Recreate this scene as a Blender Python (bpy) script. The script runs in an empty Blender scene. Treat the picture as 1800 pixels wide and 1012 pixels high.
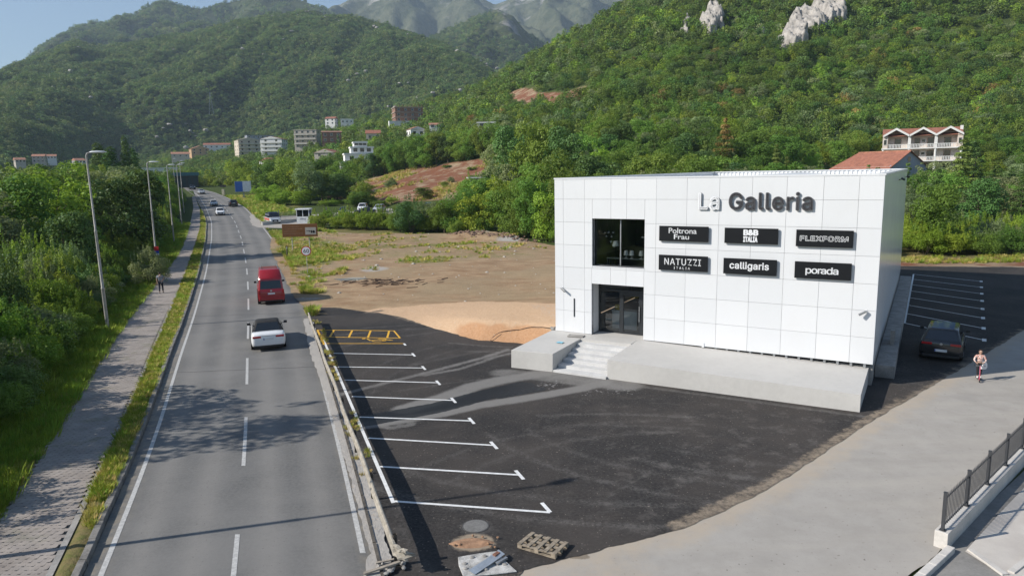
import bpy, bmesh, math, random
import numpy as np
from mathutils import Vector, Matrix
from mathutils.geometry import delaunay_2d_cdt
from math import pi, sin, cos, radians

random.seed(7)
RNG = np.random.default_rng(11)
SC = bpy.context.scene
COL = SC.collection

# ---------------------------------------------------------------- camera
CAM_H = 9.3
cam = bpy.data.cameras.new('camera')
cam.sensor_width = 36.0
cam.lens = 36.0 * 1233.0 / 1800.0
cam.clip_start = 0.1
cam.clip_end = 12000
camo = bpy.data.objects.new('camera', cam)
camo.rotation_mode = 'XYZ'
camo.matrix_world = (Matrix.Translation((0, 0, CAM_H)) @ Matrix.Rotation(radians(90 - 9.222), 4, 'X')
                     @ Matrix.Rotation(radians(-1.034), 4, 'Z'))
COL.objects.link(camo)
SC.camera = camo

# ---------------------------------------------------------------- sky, sun, exposure
SUN_EL, SUN_AZ = radians(34), radians(195.0)      # azimuth of the sun, counter-clockwise from +X
sdir = Vector((cos(SUN_EL) * cos(SUN_AZ), cos(SUN_EL) * sin(SUN_AZ), sin(SUN_EL)))
world = bpy.data.worlds.new('World')
SC.world = world
world.use_nodes = True
wn = world.node_tree.nodes
sky = wn.new('ShaderNodeTexSky')
sky.sky_type = 'NISHITA'
sky.sun_disc = False
sky.sun_elevation = SUN_EL
sky.sun_rotation = pi / 2 - SUN_AZ
sky.air_density = 1.0
sky.dust_density = 0.25
sky.ozone_density = 2.2
world.node_tree.links.new(sky.outputs[0], wn['Background'].inputs[0])
wn['Background'].inputs[1].default_value = 0.096
sun = bpy.data.lights.new('sun', 'SUN')
sun.energy = 5.0
sun.angle = radians(0.53)
sun.color = (1.0, 0.945, 0.86)
suno = bpy.data.objects.new('sun', sun)
suno.rotation_euler = (-sdir).to_track_quat('-Z', 'Y').to_euler()
suno.location = (-30, -10, 60)
COL.objects.link(suno)
SC.view_settings.view_transform = 'Standard'
SC.view_settings.look = 'None'
SC.view_settings.exposure = 0.38
SC.view_settings.gamma = 1.0
SC.view_settings.use_curve_mapping = False
SC.cycles.use_denoising = True
SC.cycles.max_bounces = 6
SC.cycles.diffuse_bounces = 3
SC.cycles.glossy_bounces = 3
SC.cycles.transmission_bounces = 4
SC.cycles.transparent_max_bounces = 8
SC.cycles.volume_bounces = 0
SC.cycles.caustics_reflective = False
SC.cycles.caustics_refractive = False


# ---------------------------------------------------------------- helpers: noise and terrain height
def vnoise(x, y, seed=0):
    x = np.asarray(x, float); y = np.asarray(y, float)
    xi = np.floor(x).astype(np.int64); yi = np.floor(y).astype(np.int64); fx = x - xi; fy = y - yi
    fx = fx * fx * (3 - 2 * fx); fy = fy * fy * (3 - 2 * fy)
    def hsh(a, b):
        n = (a * 374761393 + b * 668265263 + seed * 982451653) & 0xffffffff
        n = ((n ^ (n >> 13)) * 1274126177) & 0xffffffff
        return ((n ^ (n >> 16)) & 0xffff) / 65535.0
    return (hsh(xi, yi) * (1 - fx) + hsh(xi + 1, yi) * fx) * (1 - fy) + (hsh(xi, yi + 1) * (1 - fx) + hsh(xi + 1, yi + 1) * fx) * fy

def fbm(x, y, o=4, seed=0):
    s = 0; a = 1; t = 0
    for k in range(o):
        s = s + a * vnoise(x * 2 ** k, y * 2 ** k, seed + k); t += a; a *= .5
    return s / t - .5

def prof(Y):                       # the valley floor rises gently away from the junction
    Y = np.minimum(Y, 260.)
    return np.where(Y < 55, 0, np.where(Y < 200, .00018 * (Y - 55) ** 2, 3.785 + .0522 * (Y - 200)))

AT = np.array([(-1.6, 700, 900, 10, 1.2), (-.80, 700, 900, 12, 1.2), (-.554, 600, 900, 33, 1.2), (-.474, 480, 850, 38, 1.2), (-.369, 340, 780, 44, 1.15), (-.265, 215, 720, 54, 1.15), (-.153, 150, 660, 65, 1.15), (-.074, 125, 600, 73, 1.2), (-.018, 118, 560, 82, 1.25), (.037, 112, 530, 94, 1.3), (.084, 102, 510, 101, 1.35), (.142, 95, 490, 112, 1.45), (.237, 90, 470, 132, 1.7), (.351, 85, 460, 145, 2.0), (.463, 80, 450, 154, 2.3), (.761, 74, 450, 174, 2.3), (1.3, 74, 450, 180, 2.3)])
def H(x, y):                       # ground height: valley floor plus the wooded hill on the right
    x = np.asarray(x, float); y = np.asarray(y, float)
    t = x / np.maximum(y, 12.)
    yb, yr, zr, ex = [np.interp(t, AT[:, 0], AT[:, k]) for k in (1, 2, 3, 4)]
    b = prof(y); u = np.clip((y - yb) / (yr - yb), 0, 1.25)
    z = b + np.maximum(zr - b, 0) * np.where(u < 1, u ** ex, 1 - (u - 1) * 1.5)
    amp = np.clip((y - yb) / 120, 0, 1)
    return z + amp * (fbm(x / 60, y / 60, 3, 5) * 9 + fbm(x / 17, y / 17, 2, 9) * 2.5)

def seg_dist(P, line):             # distance from points to a polyline
    d = np.full(len(P), 1e9)
    for a, b in zip(line[:-1], line[1:]):
        a = np.array(a[:2], float); b = np.array(b[:2], float); ab = b - a
        t = np.clip(((P - a) @ ab) / max(ab @ ab, 1e-9), 0, 1)
        d = np.minimum(d, np.hypot(*(P - (a + t[:, None] * ab)).T))
    return d

def inside(P, poly):
    x, y = P[:, 0], P[:, 1]; r = np.zeros(len(P), bool); n = len(poly)
    for i in range(n):
        (x1, y1), (x2, y2) = poly[i][:2], poly[(i + 1) % n][:2]
        c = ((y1 > y) != (y2 > y)) & (x < (x2 - x1) * (y - y1) / (y2 - y1 + 1e-12) + x1)
        r ^= c
    return r

def sstep(a, b, x):
    t = np.clip((x - a) / (b - a), 0, 1); return t * t * (3 - 2 * t)

# ---------------------------------------------------------------- helpers: materials
MATS = {}
class NT:
    def __init__(s, name):
        s.m = bpy.data.materials.new(name); s.m.use_nodes = True
        s.t = s.m.node_tree; s.n = s.t.nodes; s.b = s.n['Principled BSDF']; s.out = s.n['Material Output']
    def new(s, k, **kw):
        x = s.n.new(k)
        for a, v in kw.items(): setattr(x, a, v)
        return x
    def link(s, a, b): s.t.links.new(a, b)
    def noise(s, scale, detail=4, rough=.55, coord=None, dist=0):
        x = s.new('ShaderNodeTexNoise'); x.inputs['Scale'].default_value = scale; x.inputs['Detail'].default_value = detail
        x.inputs['Roughness'].default_value = rough; x.inputs['Distortion'].default_value = dist
        s.link(coord if coord is not None else s.pos(), x.inputs['Vector']); return x.outputs['Fac']
    def pos(s):
        if not hasattr(s, '_p'): s._p = s.new('ShaderNodeNewGeometry').outputs['Position']
        return s._p
    def obj(s):
        if not hasattr(s, '_o'): s._o = s.new('ShaderNodeTexCoord').outputs['Object']
        return s._o
    def attr(s, name):
        x = s.new('ShaderNodeAttribute'); x.attribute_name = name; return x.outputs['Fac']
    def ramp(s, fac, lo, hi):
        x = s.new('ShaderNodeMapRange'); x.inputs['From Min'].default_value = lo; x.inputs['From Max'].default_value = hi
        x.interpolation_type = 'SMOOTHSTEP'; s.link(fac, x.inputs['Value']); return x.outputs['Result']
    def math(s, op, a, b=None):
        x = s.new('ShaderNodeMath'); x.operation = op
        for k, v in enumerate((a, b)):
            if v is None: continue
            if isinstance(v, (int, float)): x.inputs[k].default_value = v
            else: s.link(v, x.inputs[k])
        return x.outputs[0]
    def mix(s, fac, a, b, mode='MIX'):
        x = s.new('ShaderNodeMix'); x.data_type = 'RGBA'; x.blend_type = mode
        for k, v in ((0, fac), (6, a), (7, b)):
            if isinstance(v, (int, float)): x.inputs[k].default_value = v
            elif isinstance(v, tuple): x.inputs[k].default_value = (*v[:3], 1)
            else: s.link(v, x.inputs[k])
        return x.outputs[2]
    def bump(s, h, strength=.3, dist=.02):
        x = s.new('ShaderNodeBump'); x.inputs['Strength'].default_value = strength; x.inputs['Distance'].default_value = dist
        s.link(h, x.inputs['Height']); s.link(x.outputs[0], s.b.inputs['Normal'])
    def color(s, c):
        if isinstance(c, tuple): s.b.inputs['Base Color'].default_value = (*c[:3], 1)
        else: s.link(c, s.b.inputs['Base Color'])
    def rough(s, v):
        if isinstance(v, (int, float)): s.b.inputs['Roughness'].default_value = v
        else: s.link(v, s.b.inputs['Roughness'])

def M(name, col, rough=.6, var=.12, scale=3., metal=0., bump=0., bscale=40., spec=.5, coat=0., local=True):
    """plain surface with gentle procedural variation"""
    if name in MATS: return MATS[name]
    n = NT(name); co = n.obj() if local else n.pos()
    if var > 0:
        f = n.noise(scale, 5, .6, co); g = n.noise(scale * 9, 3, .6, co)
        f = n.math('ADD', n.math('MULTIPLY', f, .65), n.math('MULTIPLY', g, .35))
        lo = tuple(c * (1 - var * 1.6) for c in col); hi = tuple(min(1, c * (1 + var * 1.2)) for c in col)
        n.color(n.mix(n.ramp(f, .3, .7), lo, hi))
    else: n.color(col)
    n.rough(rough); n.b.inputs['Metallic'].default_value = metal
    n.b.inputs['Specular IOR Level'].default_value = spec
    if coat: n.b.inputs['Coat Weight'].default_value = coat; n.b.inputs['Coat Roughness'].default_value = .05
    if bump: n.bump(n.noise(bscale, 4, .6, co), bump, .01)
    MATS[name] = n.m; return n.m

def glass(name, tint=(.8, .86, .86), refl=.12):
    if name in MATS: return MATS[name]
    n = NT(name); n.n.remove(n.b)
    tr = n.new('ShaderNodeBsdfTransparent'); tr.inputs[0].default_value = (*tint, 1)
    gl = n.new('ShaderNodeBsdfGlossy'); gl.inputs['Roughness'].default_value = .01
    fr = n.new('ShaderNodeFresnel'); fr.inputs[0].default_value = 1.5
    mx = n.new('ShaderNodeMixShader')
    n.link(n.math('ADD', n.math('MULTIPLY', fr.outputs[0], .8), refl), mx.inputs[0])
    n.link(tr.outputs[0], mx.inputs[1]); n.link(gl.outputs[0], mx.inputs[2]); n.link(mx.outputs[0], n.out.inputs[0])
    MATS[name] = n.m; return n.m

LEAF_GAIN = 2.95
def leafmat(name, a, b, trans=.42):
    """foliage: colour varies by leaf, by plant and slowly over the land"""
    if name in MATS: return MATS[name]
    n = NT(name); a = tuple(c * LEAF_GAIN for c in a); b = tuple(c * LEAF_GAIN for c in b)
    oi = n.new('ShaderNodeObjectInfo')
    big = n.noise(.018, 3, .5, oi.outputs['Location'])
    f = n.math('ADD', n.math('MULTIPLY', n.attr('leaf'), .5), n.math('MULTIPLY', oi.outputs['Random'], .5))
    c = n.mix(f, a, b)
    hsv = n.new('ShaderNodeHueSaturation'); n.link(c, hsv.inputs['Color'])
    n.link(n.math('ADD', .466, n.math('MULTIPLY', n.math('FRACT', n.math('MULTIPLY', oi.outputs['Random'], 7.31)), .055)), hsv.inputs['Hue'])
    n.link(n.math('MULTIPLY', n.math('ADD', .55, n.math('MULTIPLY', big, .9)), n.math('ADD', .72, n.math('MULTIPLY', n.math('FRACT', n.math('MULTIPLY', oi.outputs['Random'], 13.7)), .56))), hsv.inputs['Value'])
    hsv.inputs['Saturation'].default_value = 1.06
    n.link(hsv.outputs[0], n.b.inputs['Base Color']); n.rough(.55); n.b.inputs['Specular IOR Level'].default_value = .25
    tl = n.new('ShaderNodeBsdfTranslucent'); n.link(n.mix(.5, hsv.outputs[0], (.20, .26, .02)), tl.inputs[0])
    mx = n.new('ShaderNodeMixShader'); mx.inputs[0].default_value = trans
    n.link(n.b.outputs[0], mx.inputs[1]); n.link(tl.outputs[0], mx.inputs[2]); n.link(mx.outputs[0], n.out.inputs[0])
    MATS[name] = n.m; return n.m

# ---------------------------------------------------------------- helpers: objects
def tag(o, label=None, cat=None, group=None, kind=None):
    if label: o['label'] = label
    if cat: o['category'] = cat
    if group: o['group'] = group
    if kind: o['kind'] = kind
    return o

def thing(name, label, cat, loc=(0, 0, 0), rz=0, group=None):
    o = bpy.data.objects.new(name, None); COL.objects.link(o)
    o.empty_display_size = .2
    o.location = loc; o.rotation_euler = (0, 0, rz)
    return tag(o, label, cat, group)

def link(name, mesh, parent=None, mat=None):
    o = bpy.data.objects.new(name, mesh); COL.objects.link(o)
    if parent is not None: o.parent = parent
    if mat is not None and not mesh.materials: mesh.materials.append(mat)
    return o

def copy_tree(o, parent=None):
    c = o.copy(); COL.objects.link(c)
    if parent is not None: c.parent = parent
    for ch in list(o.children): copy_tree(ch, c)
    return c

class MB:
    """collects faces, builds ONE mesh"""
    def __init__(s): s.v = []; s.f = []
    def add(s, vs, fs):
        k = len(s.v); s.v += [tuple(map(float, q)) for q in vs]; s.f += [tuple(i + k for i in f) for f in fs]; return s
    def box(s, x0, x1, y0, y1, z0, z1):
        return s.add([(x0, y0, z0), (x1, y0, z0), (x1, y1, z0), (x0, y1, z0), (x0, y0, z1), (x1, y0, z1), (x1, y1, z1), (x0, y1, z1)],
                     [(0, 3, 2, 1), (4, 5, 6, 7), (0, 1, 5, 4), (1, 2, 6, 5), (2, 3, 7, 6), (3, 0, 4, 7)])
    def beam(s, a, b, w, h):                     # box along a-b, w sideways, h upwards
        a = Vector(a); b = Vector(b); d = (b - a).normalized()
        up = Vector((0, 0, 1)) if abs(d.z) < .95 else Vector((1, 0, 0))
        r = d.cross(up).normalized() * (w / 2); u = r.cross(d).normalized() * (h / 2)
        vs = [p + i * r + j * u for p in (a, b) for i, j in ((-1, -1), (1, -1), (1, 1), (-1, 1))]
        return s.add(vs, [(0, 1, 2, 3), (7, 6, 5, 4), (0, 4, 5, 1), (1, 5, 6, 2), (2, 6, 7, 3), (3, 7, 4, 0)])
    def quad(s, a, b, c, d): return s.add([a, b, c, d], [(0, 1, 2, 3)])
    def prism(s, pts, z0, z1):
        n = len(pts)
        return s.add([(*p[:2], z0) for p in pts] + [(*p[:2], z1) for p in pts],
                     [tuple(range(n - 1, -1, -1)), tuple(range(n, 2 * n))] + [(i, (i + 1) % n, n + (i + 1) % n, n + i) for i in range(n)])
    def tube(s, pts, rads, n=8, caps=True):
        pts = [Vector(p) for p in pts]; k0 = len(s.v); m = len(pts)
        if isinstance(rads, (int, float)): rads = [rads] * m
        vs = []; fs = []; ref = None
        for i, p in enumerate(pts):
            d = (pts[min(i + 1, m - 1)] - pts[max(i - 1, 0)]).normalized()
            if ref is None: ref = Vector((1, 0, 0)) if abs(d.x) < .8 else Vector((0, 1, 0))
            a = d.cross(ref).normalized(); b = d.cross(a); ref = b.cross(d) * -1 if False else ref
            for j in range(n):
                th = 2 * pi * j / n; vs.append(p + (a * cos(th) + b * sin(th)) * rads[i])
        for i in range(m - 1):
            for j in range(n):
                fs.append((i * n + j, i * n + (j + 1) % n, (i + 1) * n + (j + 1) % n, (i + 1) * n + j))
        if caps: fs += [tuple(range(n - 1, -1, -1)), tuple((m - 1) * n + j for j in range(n))]
        return s.add(vs, fs)
    def lathe(s, prof_, n=16, c=(0, 0, 0), axis='z'):
        vs = []; fs = []; m = len(prof_)
        for r, z in prof_:
            for j in range(n):
                th = 2 * pi * j / n; a, b = r * cos(th), r * sin(th)
                vs.append((c[0] + a, c[1] + b, c[2] + z) if axis == 'z' else (c[0] + z, c[1] + a, c[2] + b) if axis == 'x' else (c[0] + b, c[1] + z, c[2] + a))
        for i in range(m - 1):
            for j in range(n): fs.append((i * n + j, i * n + (j + 1) % n, (i + 1) * n + (j + 1) % n, (i + 1) * n + j))
        fs += [tuple(range(n - 1, -1, -1)), tuple((m - 1) * n + j for j in range(n))]
        return s.add(vs, fs)
    def loft(s, loops, caps=True):
        n = len(loops[0]); vs = [p for l in loops for p in l]; fs = []
        for i in range(len(loops) - 1):
            for j in range(n): fs.append((i * n + j, i * n + (j + 1) % n, (i + 1) * n + (j + 1) % n, (i + 1) * n + j))
        if caps: fs += [tuple(range(n - 1, -1, -1)), tuple((len(loops) - 1) * n + j for j in range(n))]
        return s.add(vs, fs)
    def mesh(s, name, mat=None, smooth=False, bevel=0):
        me = bpy.data.meshes.new(name); me.from_pydata(s.v, [], s.f)
        bm = bmesh.new(); bm.from_mesh(me)
        bmesh.ops.recalc_face_normals(bm, faces=bm.faces)
        if bevel: bmesh.ops.bevel(bm, geom=[e for e in bm.edges if e.calc_face_angle(0) > .5], offset=bevel, segments=2, affect='EDGES', profile=.5)
        bm.to_mesh(me); bm.free()
        if smooth: me.shade_smooth(); me.set_sharp_from_angle(angle=smooth if isinstance(smooth, float) else radians(40))
        if mat: me.materials.append(mat)
        return me
    def build(s, name, mat=None, parent=None, smooth=False, bevel=0):
        return link(name, s.mesh(name, mat, smooth, bevel), parent)

def raw_mesh(name, V, F, mat=None, attrs=None, smooth=False):
    """numpy verts Nx3 and faces Mx(3|4)"""
    V = np.asarray(V, np.float32); F = np.asarray(F, np.int32); k = F.shape[1]
    me = bpy.data.meshes.new(name)
    me.vertices.add(len(V)); me.vertices.foreach_set('co', V.ravel())
    me.loops.add(F.size); me.loops.foreach_set('vertex_index', F.ravel())
    me.polygons.add(len(F)); me.polygons.foreach_set('loop_start', np.arange(0, F.size, k, dtype=np.int32))
    try: me.polygons.foreach_set('loop_total', np.full(len(F), k, np.int32))
    except Exception: pass
    me.update(calc_edges=True); me.validate()
    for a, v in (attrs or {}).items():
        at_ = me.attributes.new(a, 'FLOAT', 'POINT'); at_.data.foreach_set('value', np.asarray(v, np.float32))
    if smooth: me.shade_smooth()
    if mat: me.materials.append(mat)
    return me

# ---------------------------------------------------------------- helpers: lettering
DG = None
def load_font():
    import os
    try:
        p = os.path.join(bpy.utils.system_resource('DATAFILES'), 'fonts', 'Inter.woff2')
        if os.path.exists(p): return bpy.data.fonts.load(p)
    except Exception: pass
    return None
FONT = load_font()
def text_mesh(body, font=None, offset=0., extrude=0., space=1., line=1., align='CENTER', bold=0., shear=0):
    c = bpy.data.curves.new('text', 'FONT'); c.body = body
    if font is not None: c.font = font
    c.offset = offset; c.extrude = extrude; c.space_character = space; c.space_line = line; c.align_x = align; c.resolution_u = 4
    c.shear = shear
    o = bpy.data.objects.new('text', c); COL.objects.link(o)
    bpy.context.view_layer.update()
    me = bpy.data.meshes.new_from_object(o.evaluated_get(bpy.context.evaluated_depsgraph_get()))
    bpy.data.objects.remove(o); bpy.data.curves.remove(c)
    if bold:
        V = np.empty(len(me.vertices) * 3); me.vertices.foreach_get('co', V); V = V.reshape(-1, 3); fs = [tuple(p.vertices) for p in me.polygons]
        vs = []; ff = []
        for k in range(9):
            a = k * pi / 4; d = np.array([0, 0, 0]) if k == 8 else np.array([bold * cos(a), bold * sin(a), -.0006 * k])
            n0 = len(vs); vs += [tuple(q) for q in V + d]; ff += [tuple(i + n0 for i in f) for f in fs]
        me = bpy.data.meshes.new('text'); me.from_pydata(vs, [], ff)
    return me
def fit_mesh(me, x0, x1, z0, z1, y, depth=None):
    """scale text (in its xy plane) into an xz rectangle that faces -y"""
    V = np.empty(len(me.vertices) * 3); me.vertices.foreach_get('co', V); V = V.reshape(-1, 3)
    a, b = V.min(0), V.max(0); s = (b - a); s[s == 0] = 1
    W = np.empty_like(V)
    W[:, 0] = x0 + (V[:, 0] - a[0]) / s[0] * (x1 - x0)
    W[:, 2] = z0 + (V[:, 1] - a[1]) / s[1] * (z1 - z0)
    W[:, 1] = y - ((V[:, 2] - a[2]) / s[2] * (depth if depth else .004))
    me.vertices.foreach_set('co', W.ravel()); me.update(); me.materials.clear(); return me
TXT = {}
TXT['main'] = text_mesh('La Galleria', FONT, 0, .1, 1.08, bold=.02)
TXT['polt'] = text_mesh('Poltrona', None, 0, 0, .97, bold=.012)
TXT['frau'] = text_mesh('Frau', None, 0, 0, .97, bold=.012)
TXT['bb'] = text_mesh('B&B', FONT, 0, 0, 1.0, bold=.05)
TXT['ital'] = text_mesh('ITALIA', FONT, 0, 0, 1.04, bold=.05)
TXT['flex'] = text_mesh('FLEXFORM', FONT, 0, 0, 1.10, bold=.042)
TXT['flexin'] = text_mesh('FLEXFORM', FONT, 0, 0, 1.10, bold=.006)
TXT['natu'] = text_mesh('NATUZZI', FONT, 0, 0, 1.10, bold=.012)
TXT['nital'] = text_mesh('ITALIA', FONT, 0, 0, 1.5, bold=.012)
TXT['call'] = text_mesh('calligaris', FONT, 0, 0, 1.03, bold=.022)
TXT['pora'] = text_mesh('porada', FONT, 0, 0, .90, bold=.016)
TXT['60'] = text_mesh('60', FONT, 0, 0, 1.0, bold=.006)
TXT['booth'] = text_mesh('Sitny', FONT, 0, 0, 1.0, bold=.008, shear=.2)
# ================================================================ ground materials
def ground_mat():
    n = NT('valley_ground'); p = n.pos()
    f1 = n.noise(.35, 6, .6); f2 = n.noise(3.5, 5, .65); f3 = n.noise(.05, 4)
    green = n.mix(n.ramp(f2, .3, .7), (.040, .062, .017), (.080, .105, .03))
    dry = n.mix(n.ramp(f2, .35, .7), (.20, .16, .075), (.13, .14, .045))
    soil = n.mix(n.ramp(f1, .3, .7), (.24, .165, .105), (.36, .27, .18))
    red = n.mix(n.ramp(n.noise(.16, 5, .7), .40, .55), soil, (.20, .088, .052))
    c = n.mix(n.ramp(n.math('ADD', n.attr('dry'), n.math('MULTIPLY', n.math('SUBTRACT', f1, .5), .9)), .35, .65), green, dry)
    b = n.math('ADD', n.attr('bare'), n.math('MULTIPLY', n.math('SUBTRACT', f2, .5), 1.1))
    c = n.mix(n.ramp(b, .38, .62), c, red)
    n.color(c); n.rough(.95); n.b.inputs['Specular IOR Level'].default_value = .1
    n.bump(f2, .6, .12)
    return n.m

def asphalt_road():
    n = NT('worn_asphalt')
    fine = n.noise(90, 3, .7); mid = n.noise(2.2, 5, .6); big = n.noise(.22, 4, .6)
    grit = n.noise(10, 4, .75); c = n.mix(n.ramp(n.math('ADD', n.math('MULTIPLY', fine, .4), n.math('MULTIPLY', grit, .6)), .34, .66), (.100, .099, .096), (.172, .169, .164))
    c = n.mix(n.math('MULTIPLY', n.ramp(big, .35, .65), .65), c, (.205, .199, .190))
    c = n.mix(n.math('MULTIPLY', n.attr('track'), n.math('ADD', .25, n.math('MULTIPLY', mid, .55))), c, (.25, .238, .222))
    c = n.mix(n.math('MULTIPLY', n.ramp(n.noise(14, 2, .5), .67, .72), n.math('MULTIPLY', n.attr('track'), .8)), c, (.07, .06, .055))
    c = n.mix(n.math('MULTIPLY', n.attr('edge'), n.ramp(mid, .35, .65)), c, (.27, .235, .185))
    n.color(c); n.rough(.85); n.b.inputs['Specular IOR Level'].default_value = .3
    n.bump(n.math('ADD', fine, grit), .4, .01); return n.m

def asphalt_lot():
    n = NT('fresh_asphalt')
    fine = n.noise(60, 3, .75); mid = n.noise(1.3, 6, .7); big = n.noise(.17, 5, .62); grit = n.noise(11, 4, .75)
    c = n.mix(n.ramp(grit, .33, .68), (.020, .019, .019), (.052, .048, .046))
    c = n.mix(n.math('MULTIPLY', n.ramp(big, .38, .62), .65), c, (.072, .062, .055))
    c = n.mix(n.math('MULTIPLY', n.ramp(mid, .50, .70), n.math('MULTIPLY', n.attr('worn'), .55)), c, (.118, .107, .098))
    t = n.math('MULTIPLY', n.attr('tyre'), n.ramp(n.math('ADD', n.math('MULTIPLY', mid, .5), n.math('MULTIPLY', grit, .5)), .36, .62))
    c = n.mix(n.math('MULTIPLY', t, .75), c, (.165, .155, .145))
    d = n.math('ADD', n.attr('dust'), n.math('MULTIPLY', n.math('SUBTRACT', n.math('ADD', n.math('MULTIPLY', mid, .6), n.math('MULTIPLY', grit, .4)), .5), n.math('ADD', .3, n.math('MULTIPLY', n.attr('dust'), 1.2))))
    c = n.mix(n.math('MULTIPLY', n.ramp(d, .16, 1.05), .8), c, (.235, .225, .212))
    s = n.math('ADD', n.attr('speck'), n.math('MULTIPLY', n.math('SUBTRACT', n.noise(6, 5, .75), .5), 2.4))
    c = n.mix(n.math('MULTIPLY', n.ramp(s, .62, .80), .9), c, (.29, .28, .27))
    c = n.mix(n.math('MULTIPLY', n.ramp(n.noise(13, 2, .5), .68, .73), .8), c, (.26, .225, .19))
    e = n.math('ADD', n.attr('sandy'), n.math('MULTIPLY', n.math('SUBTRACT', n.noise(3.0, 6, .75), .5), 1.0))
    c = n.mix(n.math('MULTIPLY', n.ramp(e, .40, .8), .9), c, (.33, .265, .195))
    w = n.ramp(n.math('ADD', n.attr('wet'), n.math('MULTIPLY', n.math('SUBTRACT', n.noise(3.0, 6, .7), .5), 1.0)), .42, .56)
    c = n.mix(n.math('MULTIPLY', w, .9), c, (.014, .014, .015))
    n.color(c)
    r = n.new('ShaderNodeMapRange'); n.link(w, r.inputs[0]); r.inputs[3].default_value = .86; r.inputs[4].default_value = .5
    n.rough(r.outputs[0]); n.b.inputs['Specular IOR Level'].default_value = .22
    n.bump(n.math('ADD', n.math('ADD', fine, grit), n.math('MULTIPLY', mid, .6)), .5, .014); return n.m

def concrete_road_mat():
    n = NT('pale_concrete_road')
    fine = n.noise(70, 3, .7); mid = n.noise(1.1, 6, .65); 
    m = n.new('ShaderNodeMapping'); m.inputs['Rotation'].default_value = (0, 0, radians(-42)); m.inputs['Scale'].default_value = (.12, 1.1, 1)
    n.link(n.pos(), m.inputs[0]); streak = n.noise(1.0, 5, .6, m.outputs[0])
    c = n.mix(n.ramp(mid, .3, .7), (.335, .312, .282), (.385, .360, .328))
    c = n.mix(n.math('MULTIPLY', n.ramp(streak, .4, .7), .5), c, (.415, .382, .338))
    c = n.mix(n.math('MULTIPLY', n.ramp(n.noise(.35, 5, .6), .52, .72), .35), c, (.27, .255, .235))
    c = n.mix(n.math('MULTIPLY', n.ramp(n.noise(9, 4, .75), .55, .72), .4), c, (.25, .235, .21))
    c = n.mix(n.math('MULTIPLY', n.ramp(n.noise(9, 2, .5), .70, .74), .8), c, (.15, .135, .12))
    e = n.math('ADD', n.attr('sandy'), n.math('MULTIPLY', n.math('SUBTRACT', n.noise(1.6, 5, .7), .5), .9))
    c = n.mix(n.math('MULTIPLY', n.ramp(e, .35, .9), .8), c, (.43, .36, .28))
    w = n.ramp(n.math('ADD', n.attr('damp'), n.math('MULTIPLY', n.math('SUBTRACT', n.noise(2.5, 5, .65), .5), .7)), .45, .58)
    c = n.mix(n.math('MULTIPLY', w, .7), c, (.16, .125, .085))
    n.color(c); n.rough(.88); n.b.inputs['Specular IOR Level'].default_value = .3
    n.bump(n.math('ADD', fine, mid), .3, .012); return n.m

def dirt_mat():
    n = NT('bare_dirt')
    f = n.noise(.8, 6, .65); g = n.noise(7, 5, .7); big = n.noise(.12, 4, .55)
    m = n.new('ShaderNodeMapping'); m.inputs['Rotation'].default_value = (0, 0, radians(12)); m.inputs['Scale'].default_value = (.45, 1.0, 1)
    n.link(n.pos(), m.inputs[0]); st = n.noise(.9, 6, .65, m.outputs[0])
    c = n.mix(n.ramp(st, .32, .68), (.27, .172, .10), (.41, .292, .182))
    c = n.mix(n.math('MULTIPLY', n.ramp(big, .42, .62), .8), c, (.33, .25, .155))
    c = n.mix(n.math('MULTIPLY', n.ramp(g, .52, .72), .6), c, (.17, .115, .08))
    s = n.math('ADD', n.attr('sand'), n.math('MULTIPLY', n.math('SUBTRACT', f, .5), .5))
    c = n.mix(n.ramp(s, .4, .62), c, n.mix(n.ramp(g, .3, .7), (.50, .335, .21), (.58, .41, .27)))
    o = n.math('ADD', n.attr('orange'), n.math('MULTIPLY', n.math('SUBTRACT', g, .5), .5))
    c = n.mix(n.ramp(o, .35, .7), c, n.mix(n.ramp(g, .3, .7), (.42, .235, .125), (.50, .30, .175)))
    gr = n.math('ADD', n.attr('grass'), n.math('MULTIPLY', n.math('SUBTRACT', n.noise(1.3, 6, .75), .5), 1.5))
    c = n.mix(n.math('MULTIPLY', n.ramp(gr, .5, .8), .85), c, n.mix(n.ramp(g, .3, .7), (.135, .15, .042), (.22, .205, .075)))
    c = n.mix(n.math('MULTIPLY', n.ramp(n.noise(5.0, 3, .6), .66, .72), .7), c, (.46, .40, .33))
    v = n.math('ADD', n.attr('gravel'), n.math('MULTIPLY', n.math('SUBTRACT', g, .5), .8))
    c = n.mix(n.ramp(v, .45, .75), c, (.40, .375, .345))
    n.color(c); n.rough(.95); n.b.inputs['Specular IOR Level'].default_value = .1
    n.bump(n.math('ADD', g, n.math('MULTIPLY', f, 2)), .7, .06); return n.m

G_GROUND, G_ROAD, G_LOT, G_CONC, G_DIRT = ground_mat(), asphalt_road(), asphalt_lot(), concrete_road_mat(), dirt_mat()
M_PAINT = M('white_road_paint', (.74, .74, .73), .7, .12, 6, local=False)
M_OLDPAINT = M('worn_white_road_paint', (.47, .465, .45), .75, .18, 9, local=False)
M_YELLOW = M('yellow_road_paint', (.72, .40, .035), .7, .14, 6, local=False)
M_CONC = M('pale_cast_concrete', (.50, .485, .46), .85, .05, .5, bump=.15, bscale=25, local=False)
M_CONC2 = M('grey_weathered_concrete', (.30, .285, .265), .9, .2, 1.6, bump=.3, bscale=20, local=False)

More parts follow.
